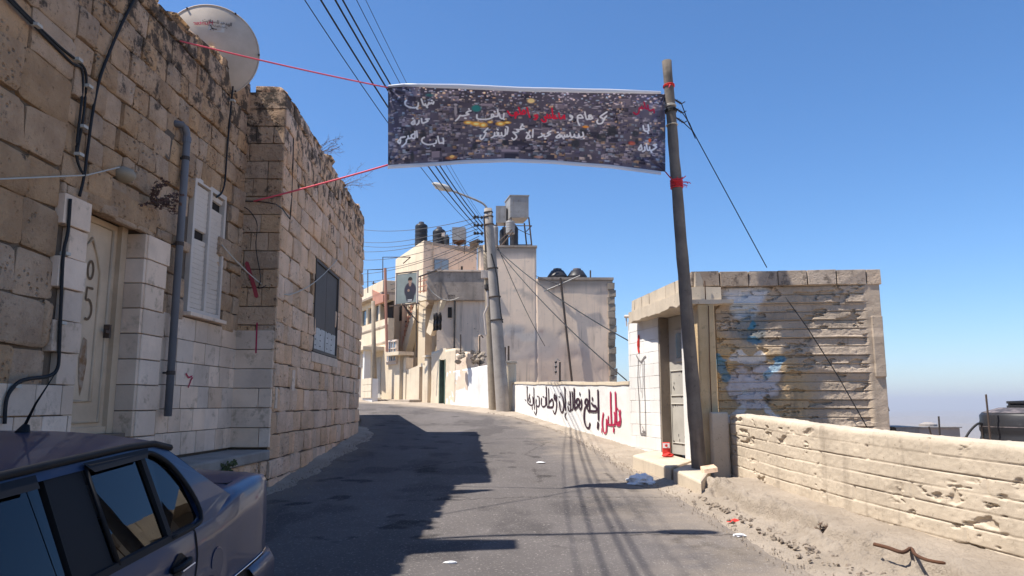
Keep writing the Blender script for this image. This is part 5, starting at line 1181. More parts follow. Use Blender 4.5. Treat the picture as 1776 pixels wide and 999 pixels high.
# --- big beige house
HM = thing('plastered_house', 'tall bare beige plastered house with roof tanks behind the electricity pole', 'house', ME.P(4, gz(27), -3))
sA, sB, sT0, sT1, sC = s_(ME, 757), s_(ME, 838), s_(ME, 830), s_(ME, 931), s_(ME, 1065)
zA, zT, zC = z_(ME, 790, 472), z_(ME, 880, 428), z_(ME, 1000, 484)
body(ME, sA, sT0+.02, -2, zA-.02, 7, -.02).build('lower_wall', M_plaster, HM)
M_mwall = pm('patched_plaster', None, attr='print', c3=(.42, .33, .26), s2=5, f3=.45, t3=.56, streak=(.30, .235, .19), sk=.8, bump=.5, bs=24, bd=.015)
def wall_colour(P, seed):
    X, Y, Z = P[..., 0], P[..., 1], P[..., 2]; c_, s__ = math.cos(PITCH), math.sin(PITCH); D = Y*c_+(Z-CAM_Z)*s__
    px_ = 888+FPX*X/D; py_ = 499.5-FPX*(-Y*s__+(Z-CAM_Z)*c_)/D; px_ = px_+(fbm(X*1.5, Z*1.5, seed+8)-.5)*60; py_ = py_+(fbm(X*1.5, Z*1.5, seed+9)-.5)*40
    col = np.ones(P.shape)*np.array([.86, .66, .49]); col *= (.86+.28*fbm(X*.5, Z*.5, seed+5))[..., None]
    def pt(m, c, a): 
        nonlocal col
        m = (np.clip(m, 0, 1)*a)[..., None]; col = col*(1-m)+np.array(c)*m
    B = lambda cx, cy, rx, ry, s=.3: (1-np.sqrt(((px_-cx)/rx)**2+((py_-cy)/ry)**2))/s
    pt(B(905, 600, 75, 34), (.55, .45, .38), .8); pt(B(960, 612, 60, 22), (.62, .50, .42), .7); pt(B(925, 581, 10, 9, .4), (.42, .26, .2), .8); pt(B(890, 583, 50, 10), (.62, .56, .5), .6)
    pt(B(905, 511, 32, 7), (.45, .38, .32), .6); pt(B(1050, 512, 18, 14), (.48, .40, .34), .6); pt(B(850, 540, 40, 60), (.58, .48, .39), .3); pt(B(990, 640, 90, 40), (.60, .44, .35), .5)
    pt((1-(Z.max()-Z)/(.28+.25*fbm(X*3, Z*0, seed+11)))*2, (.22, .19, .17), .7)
    return col
def rag_wall(sa, sb, z0, z1, seed):
    nu_, nv_ = int((sb-sa)/.07), int((z1-z0)/.1); u = np.linspace(sa, sb, nu_); v = np.linspace(0, 1, nv_); U_, T_ = np.meshgrid(u, v); zt_ = z1+.05*(fbm(u*2.5, u*0, seed)-.5); Zg = z0+(zt_-z0)[None, :]*T_
    d = .03*(fbm(U_*.3, Zg*.3, seed+1)-.5)+.010*(fbm(U_*3, Zg*3, seed+2)-.5)-.012*np.clip((fbm(U_*.9+3, Zg*1.1, seed+3, 5)-.60)*14, 0, 1)*(Zg < 4.2)
    P = np.array(ME.a)[None, None, :]+U_[..., None]*np.array(ME.u)+d[..., None]*np.array(ME.n); P[..., 2] = Zg; return P
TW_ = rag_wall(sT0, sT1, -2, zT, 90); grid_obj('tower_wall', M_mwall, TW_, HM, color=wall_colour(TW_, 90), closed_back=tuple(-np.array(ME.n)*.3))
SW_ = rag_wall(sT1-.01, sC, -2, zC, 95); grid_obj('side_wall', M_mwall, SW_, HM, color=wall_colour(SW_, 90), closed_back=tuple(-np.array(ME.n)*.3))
body(ME, sT0+.01, sT1-.01, -2, zT-.06, 7, -.1).build('tower', M_plaster, HM); body(ME, sT1, sC-.02, -2, zC-.1, 7, -.1).build('block', M_plaster, HM)
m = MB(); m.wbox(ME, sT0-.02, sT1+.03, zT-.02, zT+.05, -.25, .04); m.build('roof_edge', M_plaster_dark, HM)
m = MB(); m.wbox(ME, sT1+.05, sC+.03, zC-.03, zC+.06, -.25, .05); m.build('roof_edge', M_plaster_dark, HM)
# ragged quoins on the far right corner
rr = random.Random(5); z = 0; QD = stone_set(M_conc_dark, rough=.03, round_=.06, lump=.1)
while z < zC-.2: put_piece('quoin', rr.choice(QD), ME.P(sC-.06+rr.uniform(-.03, .03), z+.13, -.1), ME.u, ME.n, .26, .25, .17, HM); z += .26
# terrace: stained parapet standing forward
tp0, tp1 = s_(ME, 739), s_(ME, 842)
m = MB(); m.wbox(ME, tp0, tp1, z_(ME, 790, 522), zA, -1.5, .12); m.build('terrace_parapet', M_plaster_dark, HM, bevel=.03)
m = MB(); m.wbox(ME, tp0-.02, tp1+.02, zA, zA+.06, -1.5, .16); m.build('terrace_coping', M_plaster, HM)
m = MB(); pbox(m, ME, 776, 783, 533, 551, -.02, .01); m.build('window', M_dark, HM)
m = MB(); m.tube([ME.P(s_(ME, 788), z_(ME, 788, y), .08) for y in (500, 610)], .035, 8); m.build('soil_pipe', M_brown, HM)
m = MB(); m.wbox(ME, s_(ME, 776), s_(ME, 789), z_(ME, 788, 519), z_(ME, 788, 512), 0, .12); m.build('bracket', M_brown, HM)
# sunlit left face of the tower with window and awning
LT = Plane((ME.P(sT0, 0).x, ME.P(sT0, 0).y), (ME.P(sT0, 0, -3).x, ME.P(sT0, 0, -3).y)); LT.n = -ME.u
LT2d = (at(802, 470, ME.P(sT0, 0, -3).y)-ME.P(sT0, 0)).length
m = MB(); m.prism([LT.P(0, zA, .01), LT.P(3.3, zA, .01), LT.P(3.3, zT-.15, .01), LT.P(0, zT, .01)], LT.n*.05); m.build('sunlit_face', M_cream, HM)
m = MB(); m.wbox(LT, 1.3, 2.3, zA+.25, zA+1.25, .0, .08); wn_ = m.build('window', M_brown, HM); m = MB(); m.wbox(LT, 1.38, 2.22, zA+.33, zA+1.17, .08, .09); m.build('pane', M_glassd, wn_)
m = MB(); m.prism([LT.P(1.2, zA+1.5, .05), LT.P(2.5, zA+1.45, .05), LT.P(2.5, zA+1.3, .4), LT.P(1.2, zA+1.35, .4)], V((0, 0, .04))); m.build('awning', M_brown, HM)
# roof structures: stand with tanks
yr = 29.6
zr = zT
st = thing('tank_stand', 'steel stand carrying a square metal tank high above the beige house', 'tank stand', at(897, 428, yr)); 
a_, b_ = at(885, 376, yr), at(917, 377, yr); zt_ = at(900, 340, yr).z; zb_ = at(900, 377, yr).z
m = MB(); m.para((a_.x, yr, zb_), (b_.x-a_.x, .05, 0), (-.22, 1.0, 0), (0, 0, zt_-zb_)); tko = m.build('tank', M_galv, st)
m = MB(); m.para((a_.x-.03, yr-.02, zt_), (b_.x-a_.x+.06, .05, 0), (-.22, 1.05, 0), (0, 0, .05)); m.build('lid', M_galv, st)
for (x, dy) in ((886, 0), (917, 0), (880, 1.0), (910, 1.0)):
    tpn = V((at(x, 377, yr).x, yr+dy, zb_)); sp = .18 if x > 900 else .04
    MB().tube([tpn, V((tpn.x+sp, tpn.y, zr-.05))], .03, 6).build('leg', M_steel, st)
for zf in (.35, .8):
    zz = zr+(zb_-zr)*zf; m = MB(); x0, x1 = at(886, 400, yr).x, at(918, 400, yr).x+.1; m.tube([V((x0, yr, zz)), V((x1, yr, zz))], .02, 5); m.tube([V((x1, yr, zz)), V((x1-.2, yr+1, zz))], .02, 5); m.tube([V((x0, yr, zz)), V((x1, yr+.9, zz-.2))], .015, 5); m.build('brace', M_steel, st)
def rtank(name, x0, x1, y0, y1, y, mat, label, dome=.12, ribs=True, base=None, lidc=True, cat='water tank', legs=False):
    a_, b_ = at(x0, y1, y), at(x1, y1, y); r_ = (b_.x-a_.x)/2; c_ = V(((a_.x+b_.x)/2, y+r_, 0)); zt_ = at(x0, y0, y+r_).z; zb_ = base if base is not None else a_.z
    t = thing(name, label, cat, V((c_.x, c_.y, zb_))); h = zt_-zb_; hs = h-dome
    prof = [(r_*.98, zb_)]; n_ = 5
    for k in range(n_):
        z0 = zb_+hs*k/n_; dz_ = hs/n_; prof += [(r_*.97, z0+dz_*.15), (r_, z0+dz_*.3), (r_, z0+dz_*.8), (r_*.97, z0+dz_*.95)]
    prof += [(r_*.93, zb_+hs+.02), (r_*.6, zt_-.04), (r_*.45, zt_-.03)]
    m = MB(); m.lathe(V((c_.x, c_.y, 0)), prof, 28); m.build('tank', mat, t, smooth=True)
    if lidc: m = MB(); m.lathe(V((c_.x, c_.y, zt_-.05)), [(r_*.42, 0), (r_*.42, .09), (r_*.1, .12)], 18); m.build('lid', M_tankd, t)
    return t
rtank('water_tank', 884, 899, 391, 427, 29.4, M_tank, 'upright black water tank under the steel tank stand', base=zr-.05)
rtank('water_tank', 877, 893, 383, 402, 29.0, M_galv, 'pale metal drum under the square tank on the stand', dome=.05, base=at(880, 404, 29.0).z)
rtank('water_tank', 853, 864, 392, 428, 29.8, M_galv, 'slim pale cylinder beside the concrete pole top', dome=.06, base=zr-.05)
rtank('water_tank', 866, 882, 396, 428, 30.2, M_tank, 'dark rounded tank half hidden behind the drums', base=zr-.05)
m = MB(); a_ = at(860, 386, 30); b_ = at(878, 357, 30); m.box(a_.x, b_.x, 30, 30.6, a_.z, b_.z); t2 = thing('metal_tank', 'smaller square metal tank left of the tank stand', 'water tank', (a_.x+.3, 30.3, zr)); m.build('tank', M_galv, t2)
m = MB()
for dx_, dy in ((.03, .03), (.35, .03), (.03, .55), (.35, .55)): MB().tube([V((a_.x+dx_, 30+dy, a_.z)), V((a_.x+dx_, 30+dy, zr-.05))], .02, 5).build('leg', M_steel, t2)
m = MB(); q = at(852, 425, 29.2); m.tube([at(868, 427, 29), at(890, 402, 29)], .03, 6); m.tube([at(866, 418, 29), at(888, 398, 29)], .02, 6); m.tube([at(868, 427, 29), at(866, 418, 29)], .02, 6); tag(m.build('solar_frame', M_steel, None), 'tilted dark steel frame under the roof tanks', 'frame')
zr2 = zC
rtank('water_tank', 950, 986, 468, 484, 29.8, M_tank, 'left one of two black domed tanks on the lower roof', dome=.26, base=zr2-.05)
rtank('water_tank', 985, 1020, 468, 484, 29.8, M_tank, 'right one of two black domed tanks on the lower roof', dome=.26, base=zr2-.05)
tag(MB().tube([at(1024, 484, 30), at(1024, 469, 30)], .03, 6).build('vent_pipe', M_steel, None), 'short vent pipe on the lower roof beside the domed tanks', 'pipe')
mm = thing('steel_mast', 'thin dark steel mast standing against the big beige wall', 'mast', at(994, 668, 27)); MB().tube([at(994, 680, 27), at(972, 482, 27)], .04, 6).build('pole_shaft', M_steel, mm); MB().tube([at(932, 510, 27.2), at(972, 493, 27), at(1006, 478, 27)], .025, 6).build('crossbar', M_galv, mm)
m2_ = thing('insulator_post', 'small insulator post standing behind the graffiti wall', 'post', at(972, 680, 24)); MB().tube([at(971, 690, 24), at(971, 628, 24)], .03, 6).build('post', M_steel, m2_)
m = MB(); m.tube([at(971, 626, 24), at(967, 622, 24), at(964, 630, 24), at(964, 650, 24)], .014, 5); m.tube([at(955, 660, 24), at(984, 660, 24)], .012, 5); m.build('bracket', M_galv, m2_)
for y in (630, 638, 647): m = MB(); m.lathe(at(964, y, 24), [(.02, 0), (.04, .02), (.04, .05), (.02, .07)], 8); m.build('insulator', M_tank, m2_)
for x, y0, y1, lab in ((882, 600, 640, 'dark stake standing behind the gatepost'), (876, 602, 645, 'short dark stake beside the concrete pole')): tag(MB().tube([at(x, y1, 23.3), at(x, y0, 23.3)], .03, 6).build('stake', M_steel, None), lab, 'stake')

# --- upper rear house
UR = Plane((at(735, 417, 31).x, 31), (at(735, 417, 31).x+.95*4, 31+.31*4)); 
HR = thing('upper_house', 'higher pale house with a bluish window and black roof tanks behind the terrace', 'house', UR.P(1, gz(31), -2))
zU = at(735, 417, 31).z; sU = s_(UR, 826)
body(UR, 0, sU, gz(31), zU-.12, 5, 0).build('wall', M_plaster, HR)
m = MB(); m.prism([UR.P(0, zU-.13, .02), UR.P(sU, zU-.45, .02), UR.P(sU, zU-.3, .02), UR.P(0, zU, .02)], -UR.n*.3); m.build('roof_parapet', M_plaster_dark, HR)
UL = Plane((UR.P(0, 0).x, 31.0), (UR.P(0, 0).x-.40*5, 31.0+.92*5)); 
m = MB(); m.prism([UL.P(0.02, gz(31), -.3), UL.P(4.6, gz(31), -.3), UL.P(4.6, zU, -.3), UL.P(0.02, zU, -.3)], UL.n*.3); m.build('sunlit_wall', M_cream, HR)
m = MB(); m.prism([UL.P(4.6, gz(31), -.3), UL.P(6.4, gz(31), -.3), UL.P(6.4, zU-1.0, -.3), UL.P(4.6, zU-1.0, -.3)], UL.n*.25); m.build('stair_wall', M_cream, HR)
m = MB(); pbox(m, UR, 750, 776, 450, 472, -.02, .05); wn_ = m.build('window', M_galv, HR)
for x0, x1 in ((751, 761.5), (763, 775)): m = MB(); pbox(m, UR, x0, x1, 451.5, 472, .05, .07); m.build('pane', M_glassb, wn_)
m = MB(); pbox(m, UR, 798, 801, 462, 474, 0, .03); m.build('dark_doorway', M_dark, HR)
m = MB(); m.tube([UR.P(s_(UR, 747), zA, .05), UR.P(s_(UR, 747), zU-.1, .05)], .03, 6); m.build('downpipe', M_plaster_dark, HR)
rtank('water_tank', 718, 740, 387, 420, 32.0, M_tank, 'tall ribbed black water tank at the left end of the upper roof', dome=.12, base=at(720, 424, 32).z)
rtank('water_tank', 749, 772, 396, 418, 31.6, M_tank, 'squat black water tank with white label in the middle of the upper roof', dome=.14, base=zU-.2)
m = MB(); q = at(766, 404, 31.55); m.para(q-V((0, 0, .15)), (.14, 0, 0), (0, .02, 0), (0, 0, .17)); tag(m.build('label_plate', M_shut, None), 'small white label plate on the squat black tank', 'label')
rtank('water_tank', 770, 779, 409, 421, 31.4, M_tank, 'small dark drum between the squat tank and the box tank', dome=.06, base=zU-.3)
bx = thing('metal_tank', 'rusty box tank at the right end of the upper roof', 'water tank', at(795, 421, 31.4)); a_, b_ = at(784, 416, 31.4), at(807, 394, 31.4); m = MB(); m.box(a_.x, b_.x, 31.4, 32.2, a_.z, b_.z); m.build('tank', M_galv, bx)
m = MB(); m.add([V((a_.x, 31.4, a_.z)), V((b_.x, 31.4, a_.z)), V((b_.x, 32.2, a_.z)), V((a_.x, 32.2, a_.z)), V(((a_.x+b_.x)/2, 31.8, a_.z-.18))], [(0, 1, 4), (1, 2, 4), (2, 3, 4), (3, 0, 4), (0, 1, 2, 3)]); m.build('tank_bottom', M_rust, bx)
for x, y in ((a_.x+.03, 31.42), (b_.x-.03, 31.42), (a_.x+.03, 32.15), (b_.x-.03, 32.15)): MB().tube([V((x, y, a_.z)), V((x, y, zU-.5))], .018, 5).build('leg', M_steel, bx)

# --- middle house with stair, billboard and balcony
NM = Plane(tuple((FR.a-FR.n*.8).xy), tuple((FR.a-FR.n*.8+FR.u*8.86).xy))
HN = thing('stair_house', 'cluttered cream house with outside stair and salmon balcony railing behind the billboard', 'house', NM.P(6, gz(27), -1))
body(NM, s_(NM, 757)-.1, s_(NM, 672), gz(25)-.5, z_(NM, 715, 520), 3, -.8).build('rear_wall', M_cream, HN)
m = MB(); pbox(m, NM, 671, 684, 487, 640, -.6, -.3); m.build('column', M_plaster, HN); m = MB(); pbox(m, NM, 684, 700, 522, 640, -.8, -.5); m.build('wall', M_cream, HN)
m = MB(); pbox(m, NM, 678, 684.5, 530, 556, -.3, -.27); m.build('window', M_dark, HN)
m = MB(); pbox(m, NM, 723, 735, 512, 640, -.35, -.05); m.build('pillar', M_cream, HN)
m = MB(); pbox(m, NM, 735, 757, 516, 630, -1.3, -1.2); m.build('recess_wall', M_plaster, HN)
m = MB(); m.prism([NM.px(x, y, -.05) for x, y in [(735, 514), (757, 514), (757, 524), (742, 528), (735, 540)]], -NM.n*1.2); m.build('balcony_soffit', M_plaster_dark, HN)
m = MB(); m.prism([NM.px(x, y, -.1) for x, y in [(719, 527), (726, 527), (703, 612), (693, 616)]], -NM.n*.3); m.build('stair_beam', M_cream, HN)
rr = random.Random(7)
m_step = []
for k in range(11):
    t = k/10; x, y = 716-19*t, 527+80*t; m = MB(); p = NM.px(x-6, y, -.45); m.para(p, NM.u*(-.9), -NM.n*.25, V((0, 0, .05))); m.build('stair_step', M_rust if k % 3 == 1 else M_salmon, HN)
m = MB()
for t in np.linspace(0, 1, 8): p = NM.px(717-19*t, 527+80*t, -.1); m.tube([p, p+V((0, 0, .55))], .012, 4)
m.tube([NM.px(717, 514, -.1), NM.px(698, 594, -.1)], .02, 5); m.build('stair_rail', M_salmon, HN)
m = MB(); m.prism([NM.px(x, y, .25) for x, y in [(754, 521), (767, 521), (747, 582), (739, 576)]], -NM.n*.18); m.build('slanting_slab', M_cream, HN)
# balcony railing
BLp = Plane(tuple(ME.P(tp0-.02, 0).xy), tuple((ME.P(tp0-.02, 0)+V((-1.1, 1.5, 0))).xy))
m = MB(); m.wbox(BLp, 0, 1.6, z_(ME, 739, 520), z_(ME, 739, 506), -.15, 0); m.build('balcony_edge', M_cream, HN)
zb0, zb1 = z_(ME, 739, 506), z_(ME, 739, 475)
for k in range(7): MB().tube([BLp.P(.05+k*.25, zb0, -.05), BLp.P(.05+k*.25, zb1, -.05)], .022, 5).build('rail_bar', M_salmon, HN)
for zf in (.12, .4, .7, 1): MB().tube([BLp.P(.0, zb0+(zb1-zb0)*zf, -.05), BLp.P(1.6, zb0+(zb1-zb0)*zf, -.05)], .02, 5).build('rail_bar', M_salmon, HN)
m = MB(); m.tube(smoothpath([at(x, y, 26.7) for x, y in [(739, 487), (748, 505), (765, 518), (782, 521), (796, 516)]], 4), .018, 5); tag(m.build('cable', M_wirew, None), 'pale cable drooping under the stained terrace parapet', 'cable')
# cloth hanging in the yard
nc = 16; cg = np.zeros((nc, nc, 3))
for i in range(nc):
    for j in range(nc):
        p = at(752+15*i/15+(1-j/15)*-1, 574-31*j/15-2*(i/15), 25.9); cg[j, i] = (p.x, p.y+.08*math.sin(i*1.1)+.05*math.sin(j*.9), p.z)
tag(grid_obj('hanging_sheet', M_brown, cg, None), 'dark cloth sheet hanging in the yard under the terrace', 'cloth')
# billboard with a portrait
BBp = Plane((at(685, 500, 25.9).x, 26.1), (at(723, 500, 25.7).x, 25.6)); 
bb = thing('billboard', 'framed portrait poster of a dark-clothed person on brackets above the gate', 'billboard', BBp.P(.4, 5.6, 0))
nx_, ny_ = 90, 120; u = np.linspace(s_(BBp, 686), s_(BBp, 722), nx_); zz0, zz1 = z_(BBp, 704, 526), z_(BBp, 704, 475); v = np.linspace(zz0, zz1, ny_); U_, V_ = np.meshgrid(u, v)
P = np.array(BBp.a)[None, None, :]+U_[..., None]*np.array(BBp.u)+.03*np.array(BBp.n); P[..., 2] = V_
a_ = np.linspace(0, 1, nx_)[None, :]+0*V_; b_ = np.linspace(0, 1, ny_)[:, None]+0*U_
pc = np.ones((ny_, nx_, 3))*np.array([.20, .23, .22])*(.75+.5*fbm(a_*3, b_*3, 99))[..., None]
def ps(mask, c):
    global pc
    k = np.clip(mask, 0, 1)[..., None]; pc = pc*(1-k)+np.array(c)*k
ell = lambda cx, cy, rx, ry: (1-np.sqrt(((a_-cx)/rx)**2+((b_-cy)/ry)**2))*6
ps(ell(.68, .42, .31, .30), (.035, .03, .045)); ps(ell(.68, .20, .22, .22), (.03, .03, .04)); ps(ell(.67, .66, .07, .12), (.25, .16, .12)); ps(ell(.67, .78, .12, .10), (.015, .012, .012)); ps(ell(.67, .73, .09, .095), (.30, .19, .14)); ps(ell(.67, .80, .10, .055), (.02, .015, .012))
ps(ell(.635, .735, .02, .012), (.05, .03, .03)); ps(ell(.705, .735, .02, .012), (.05, .03, .03)); ps(ell(.67, .685, .03, .01), (.18, .08, .07)); ps(ell(.60, .42, .06, .05), (.25, .16, .12))
for k in range(14): ps(ell(.58+.03*(k % 7), .10-.045*(k//7), .016, .014), (.6, .6, .6))
grid_obj('poster', M_poster, P, bb, color=pc, smooth=False)
m = MB(); m.wbox(BBp, u[0], u[-1], zz0, zz1, -.02, .02); m.build('backing', M_galv, bb)
for q in ((u[0]-.03, u[0], zz0-.03, zz1+.03), (u[-1], u[-1]+.03, zz0-.03, zz1+.03)): m = MB(); m.wbox(BBp, *q, -.02, .05); m.build('frame_bar', M_shut, bb)
for q in ((u[0]-.3, u[-1]+.1, zz0-.07, zz0-.03), (u[0]-.03, u[-1]+.03, zz1+.03, zz1+.06)): m = MB(); m.wbox(BBp, *q, -.02, .05); m.build('frame_bar', M_steel, bb)
for (x0, y0, x1, y1) in ((698, 527, 726, 560), (722, 480, 722, 620), (700, 530, 712, 548)): MB().tube([BBp.px(x0, y0, -.03), BBp.px(x1, y1, -.2)], .022, 5).build('strut', M_steel, bb)
tag(MB().tube([at(722, 482, 26.2), at(765, 466, 27)], .02, 5).build('bar', M_steel, None), 'dark bar stretched from the billboard top over the terrace', 'bar')
tag(MB().tube([at(671, 610, 26.5), at(668, 465, 26.5)], .05, 6).build('rusty_post', M_salmon, None), 'thin rusty post left of the billboard', 'post')
# --- frontage walls, gates and doors along the street
FW = thing('frontage_wall', 'stepped roadside wall with a green door between the poles and the stair house', 'wall', FR.P(3, gz(25), 0))
def fwall(name, x0, x1, yt0, yt1, mat, out=0, bev=.0):
    m = MB(); a_, b_ = s_(FR, x0), s_(FR, x1); za, zb2 = z_(FR, x0, yt0), z_(FR, x1, yt1); zb = SL*FR.P(a_, 0).y-.4
    m.prism([FR.P(a_, zb, -.28), FR.P(b_, zb, -.28), FR.P(b_, zb2, -.28), FR.P(a_, za, -.28)], FR.n*(.28+out)); return m.build(name, mat, FW, bevel=bev)
def fboard(x0, x1, yt0, yt1, mat, name, seed):
    a_, b_ = sorted((s_(FR, x0), s_(FR, x1))); u = np.linspace(a_, b_, int((b_-a_)/.05)+2); zl, zr_ = (z_(FR, x0, yt0), z_(FR, x1, yt1)); 
    if s_(FR, x0) > s_(FR, x1): zl, zr_ = zr_, zl
    zt_ = np.linspace(zl, zr_, len(u))+.05*(fbm(u*2, u*0, seed)-.5); t = np.linspace(0, 1, 26); U_, T_ = np.meshgrid(u, t); z0 = SL*np.array([FR.P(s, 0).y for s in u])-.3; Zg = z0+(zt_-z0)*T_
    d = .05*(fbm(U_*1.3, Zg*1.3, seed)-.5)+.02*(fbm(U_*7, Zg*7, seed+1)-.5)+.012
    P = np.array(FR.a)[None, None, :]+U_[..., None]*np.array(FR.u)+d[..., None]*np.array(FR.n); P[..., 2] = Zg; grid_obj(name, mat, P, FW, closed_back=tuple(-np.array(FR.n)*.27))
fboard(776, 882, 646, 626, M_white, 'white_wall', 110); fboard(749, 764, 612, 607, M_cream, 'plaster_wall', 111); fboard(773, 791, 606, 604, M_cream, 'plaster_wall', 112)
m = MB(); pbox(m, FR, 763, 774, 604, 624, -.27, .01); m.build('door_head', M_cream, FW)
m = MB(); pbox(m, FR, 764, 773.5, 624, 706, -.24, -.2); gd = m.build('green_door', M_green, FW)
m = MB(); pbox(m, FR, 763.2, 764.6, 623, 706, -.22, .03); pbox(m, FR, 772.6, 774, 623, 706, -.22, .03); m.build('door_frame', M_green, gd)
fboard(791, 812, 614, 610, M_plaster, 'stone_pier', 113)
fwall('gate_pillar', 746, 740, 620, 620, M_cream, .08, .02); fwall('gate_pillar', 739.5, 735, 634, 634, M_cream, .04, .02)
m = MB(); pbox(m, FR, 738.5, 747.5, 616, 620, -.32, .14); m.build('pillar_cap', M_cream, FW)
m = MB(); pbox(m, FR, 728.5, 735, 636, 700, -.25, -.2); m.build('gate_leaf', M_plaster, FW); m = MB(); pbox(m, FR, 728, 735.5, 630, 636, -.27, 0.01); m.build('gate_head', M_cream, FW)
fwall('cream_wall', 728, 706, 633, 642, M_cream, .0)
fwall('cream_wall', 706, 702, 620, 622, M_cream, .03); m = MB(); pbox(m, FR, 694, 702, 617, 694, -.2, -.14); dd = m.build('taupe_door', M_door, FW); m = MB(); pbox(m, FR, 700.6, 701.3, 655, 660, -.14, -.1); m.build('door_handle', M_steel, dd)
fwall('cream_wall', 694, 664, 617, 600, M_cream, .0)
m = MB(); pbox(m, FR, 682, 706, 611, 617, -.3, .35, 694); m.build('door_canopy', M_cream, FW)
m = MB(); pbox(m, FR, 674, 691, 590, 632, .0, .09); wn_ = m.build('window', M_shut, FW); 
m = MB(); pbox(m, FR, 676, 689.5, 594, 626, .09, .10); m.build('pane', M_glassb, wn_)
for x in (679, 683, 687): m = MB(); pbox(m, FR, x-.4, x+.4, 593, 627, .10, .13); m.build('window_bar', M_shut, wn_)
for y in (593, 605, 627): m = MB(); pbox(m, FR, 674, 691, y-.8, y+.8, .09, .14); m.build('window_bar', M_shut, wn_)
# rubble and scrub in the yard behind the white wall
rr = random.Random(77)
m = MB()
for i in range(40):
    q = at(rr.uniform(793, 842), rr.uniform(612, 628), rr.uniform(24.2, 25.4)); s0 = rr.uniform(.05, .14); m.lathe(q, [(s0*.5, -s0*.5), (s0, 0), (s0*.4, s0*.5)], 6, axis=V((rr.uniform(-1, 1), rr.uniform(-1, 1), 1)))
m.build('yard_rubble', M_conc_dark, None, kind='stuff', label='heap of dark rubble behind the whitewashed roadside wall')
for x, y0, y1, lab in ((832, 583, 640, 'bent steel rod standing in the yard above the rubble'), (799, 580, 612, 'dark steel stake on the yard wall')):
    tag(MB().tube([at(x, y1, 25), at(x, y0, 25)]+([at(x+3, y0-1, 25), at(x+6, y0+3, 25)] if x == 832 else []), .025, 5).build('rod', M_steel, None), lab, 'rod')
# kerb in front of the far doors
m = MB(); pts_ = [FR.P(s_(FR, x), 0, .55) for x in (735, 650)]; a_, b_ = pts_; m.para((a_.x, a_.y, gz(a_.y)-.1), b_-a_, FR.n*-.5, V((0, 0, .26))); tag(m.build('pavement', M_dirt, None, bevel=.03), 'low pavement step before the far cream doors', 'pavement')
# --- far left white house
LH = Plane((-4.80, 28.9), (-4.80-.454*9, 28.9+.891*9))
HL = thing('white_house', 'far sunlit white house with a strip of dark windows at the bend', 'house', LH.P(4, gz(32), -2))
zl = lambda y, x=671: z_(LH, x, y)
zL1, zLs, zL2, zL3 = zl(488), zl(508), zl(562), zl(592)
body(LH, 1.2, 9, gz(28)-.5, zL1-.35, .9, -.25).build('body', M_cream, HL)
m = MB(); m.wbox(LH, 0, 9, zLs, zL1, -.3, .25); m.build('roof_parapet', M_cream, HL, bevel=.02)
m = MB(); m.wbox(LH, 0, 9, zl(512), zLs-.01, -.3, .3); m.build('roof_slab_edge', M_plaster_dark, HL)
m = MB(); m.wbox(LH, 0, 9, zl(556), zl(534)-.0, -.25, .0); 
zw0, zw1 = z_(LH, 650, 558), z_(LH, 650, 530)
m = MB(); m.wbox(LH, 0, 9, gz(28)-.5, zw0-.02, -.25, .0); m.build('lower_wall', M_cream, HL); m = MB(); m.wbox(LH, 0, 9, zw1, zl(512), -.25, -.02); m.build('upper_wall', M_cream, HL)
for (xa_, xb_) in ((623, 633), (634, 644), (645.5, 654)):
    m = MB(); m.wbox(LH, *sorted((s_(LH, xa_), s_(LH, xb_))), zw0, zw1, -.24, -.12); w1 = m.build('window', M_brown, HL); m = MB(); m.wbox(LH, *sorted((s_(LH, xa_+1), s_(LH, xb_-1))), zw0+.05, zw1-.05, -.12, -.11); m.build('pane', M_glassd, w1)
for x in (633.5, 644.8, 622, 655): m = MB(); m.wbox(LH, s_(LH, x)-.12, s_(LH, x)+.12, zw0, zw1, -.25, -.03); m.build('mullion', M_cream, HL)
m = MB(); m.wbox(LH, *sorted((s_(LH, 655.5), s_(LH, 671))), zw0, zw1+.1, -.24, -.2); m.build('balcony_recess', M_dark, HL)  # near-black panel painted in place of the open balcony's shade
m = MB(); m.prism([LH.px(x, y, .15) for x, y in [(652, 503), (671, 512), (671, 524), (653, 530)]], LH.n*.15); m.build('salmon_awning', M_salmon, HL)
for y in (566, 594): m = MB(); m.wbox(LH, 0, 9, z_(LH, 671, y), z_(LH, 671, y)+.06, 0, .03); m.build('facade_band', M_plaster_dark, HL)  # thin raised bands of darker plaster across the facade
m = MB(); m.wbox(LH, *sorted((s_(LH, 628), s_(LH, 635))), z_(LH, 631, 636), z_(LH, 631, 613), 0, .03); lw_ = m.build('window', M_galv, HL)
for k in range(6): m = MB(); zz = z_(LH, 631, 636-k*4); m.wbox(LH, *sorted((s_(LH, 628), s_(LH, 635))), zz+.03, zz+.06, .03, .05); m.build('slat', M_plaster_dark, lw_)
m = MB(); m.wbox(LH, *sorted((s_(LH, 640), s_(LH, 669))), z_(LH, 655, 611), z_(LH, 655, 604), 0, .9); m.build('porch_slab', M_cream, HL, bevel=.02)
m = MB(); m.wbox(LH, *sorted((s_(LH, 651), s_(LH, 662))), gz(28)-.2, z_(LH, 655, 620), .0, .02); m.build('doorway', M_door, HL)
for x in (648, 664): m = MB(); m.wbox(LH, s_(LH, x)-.1, s_(LH, x)+.1, gz(28)-.3, z_(LH, 655, 611), .5, .75); m.build('porch_column', M_white, HL)
m = MB(); m.wbox(LH, *sorted((s_(LH, 640.5), s_(LH, 643.5))), gz(28), z_(LH, 642, 623), 0, .02); m.build('brown_shutter', M_rust, HL)
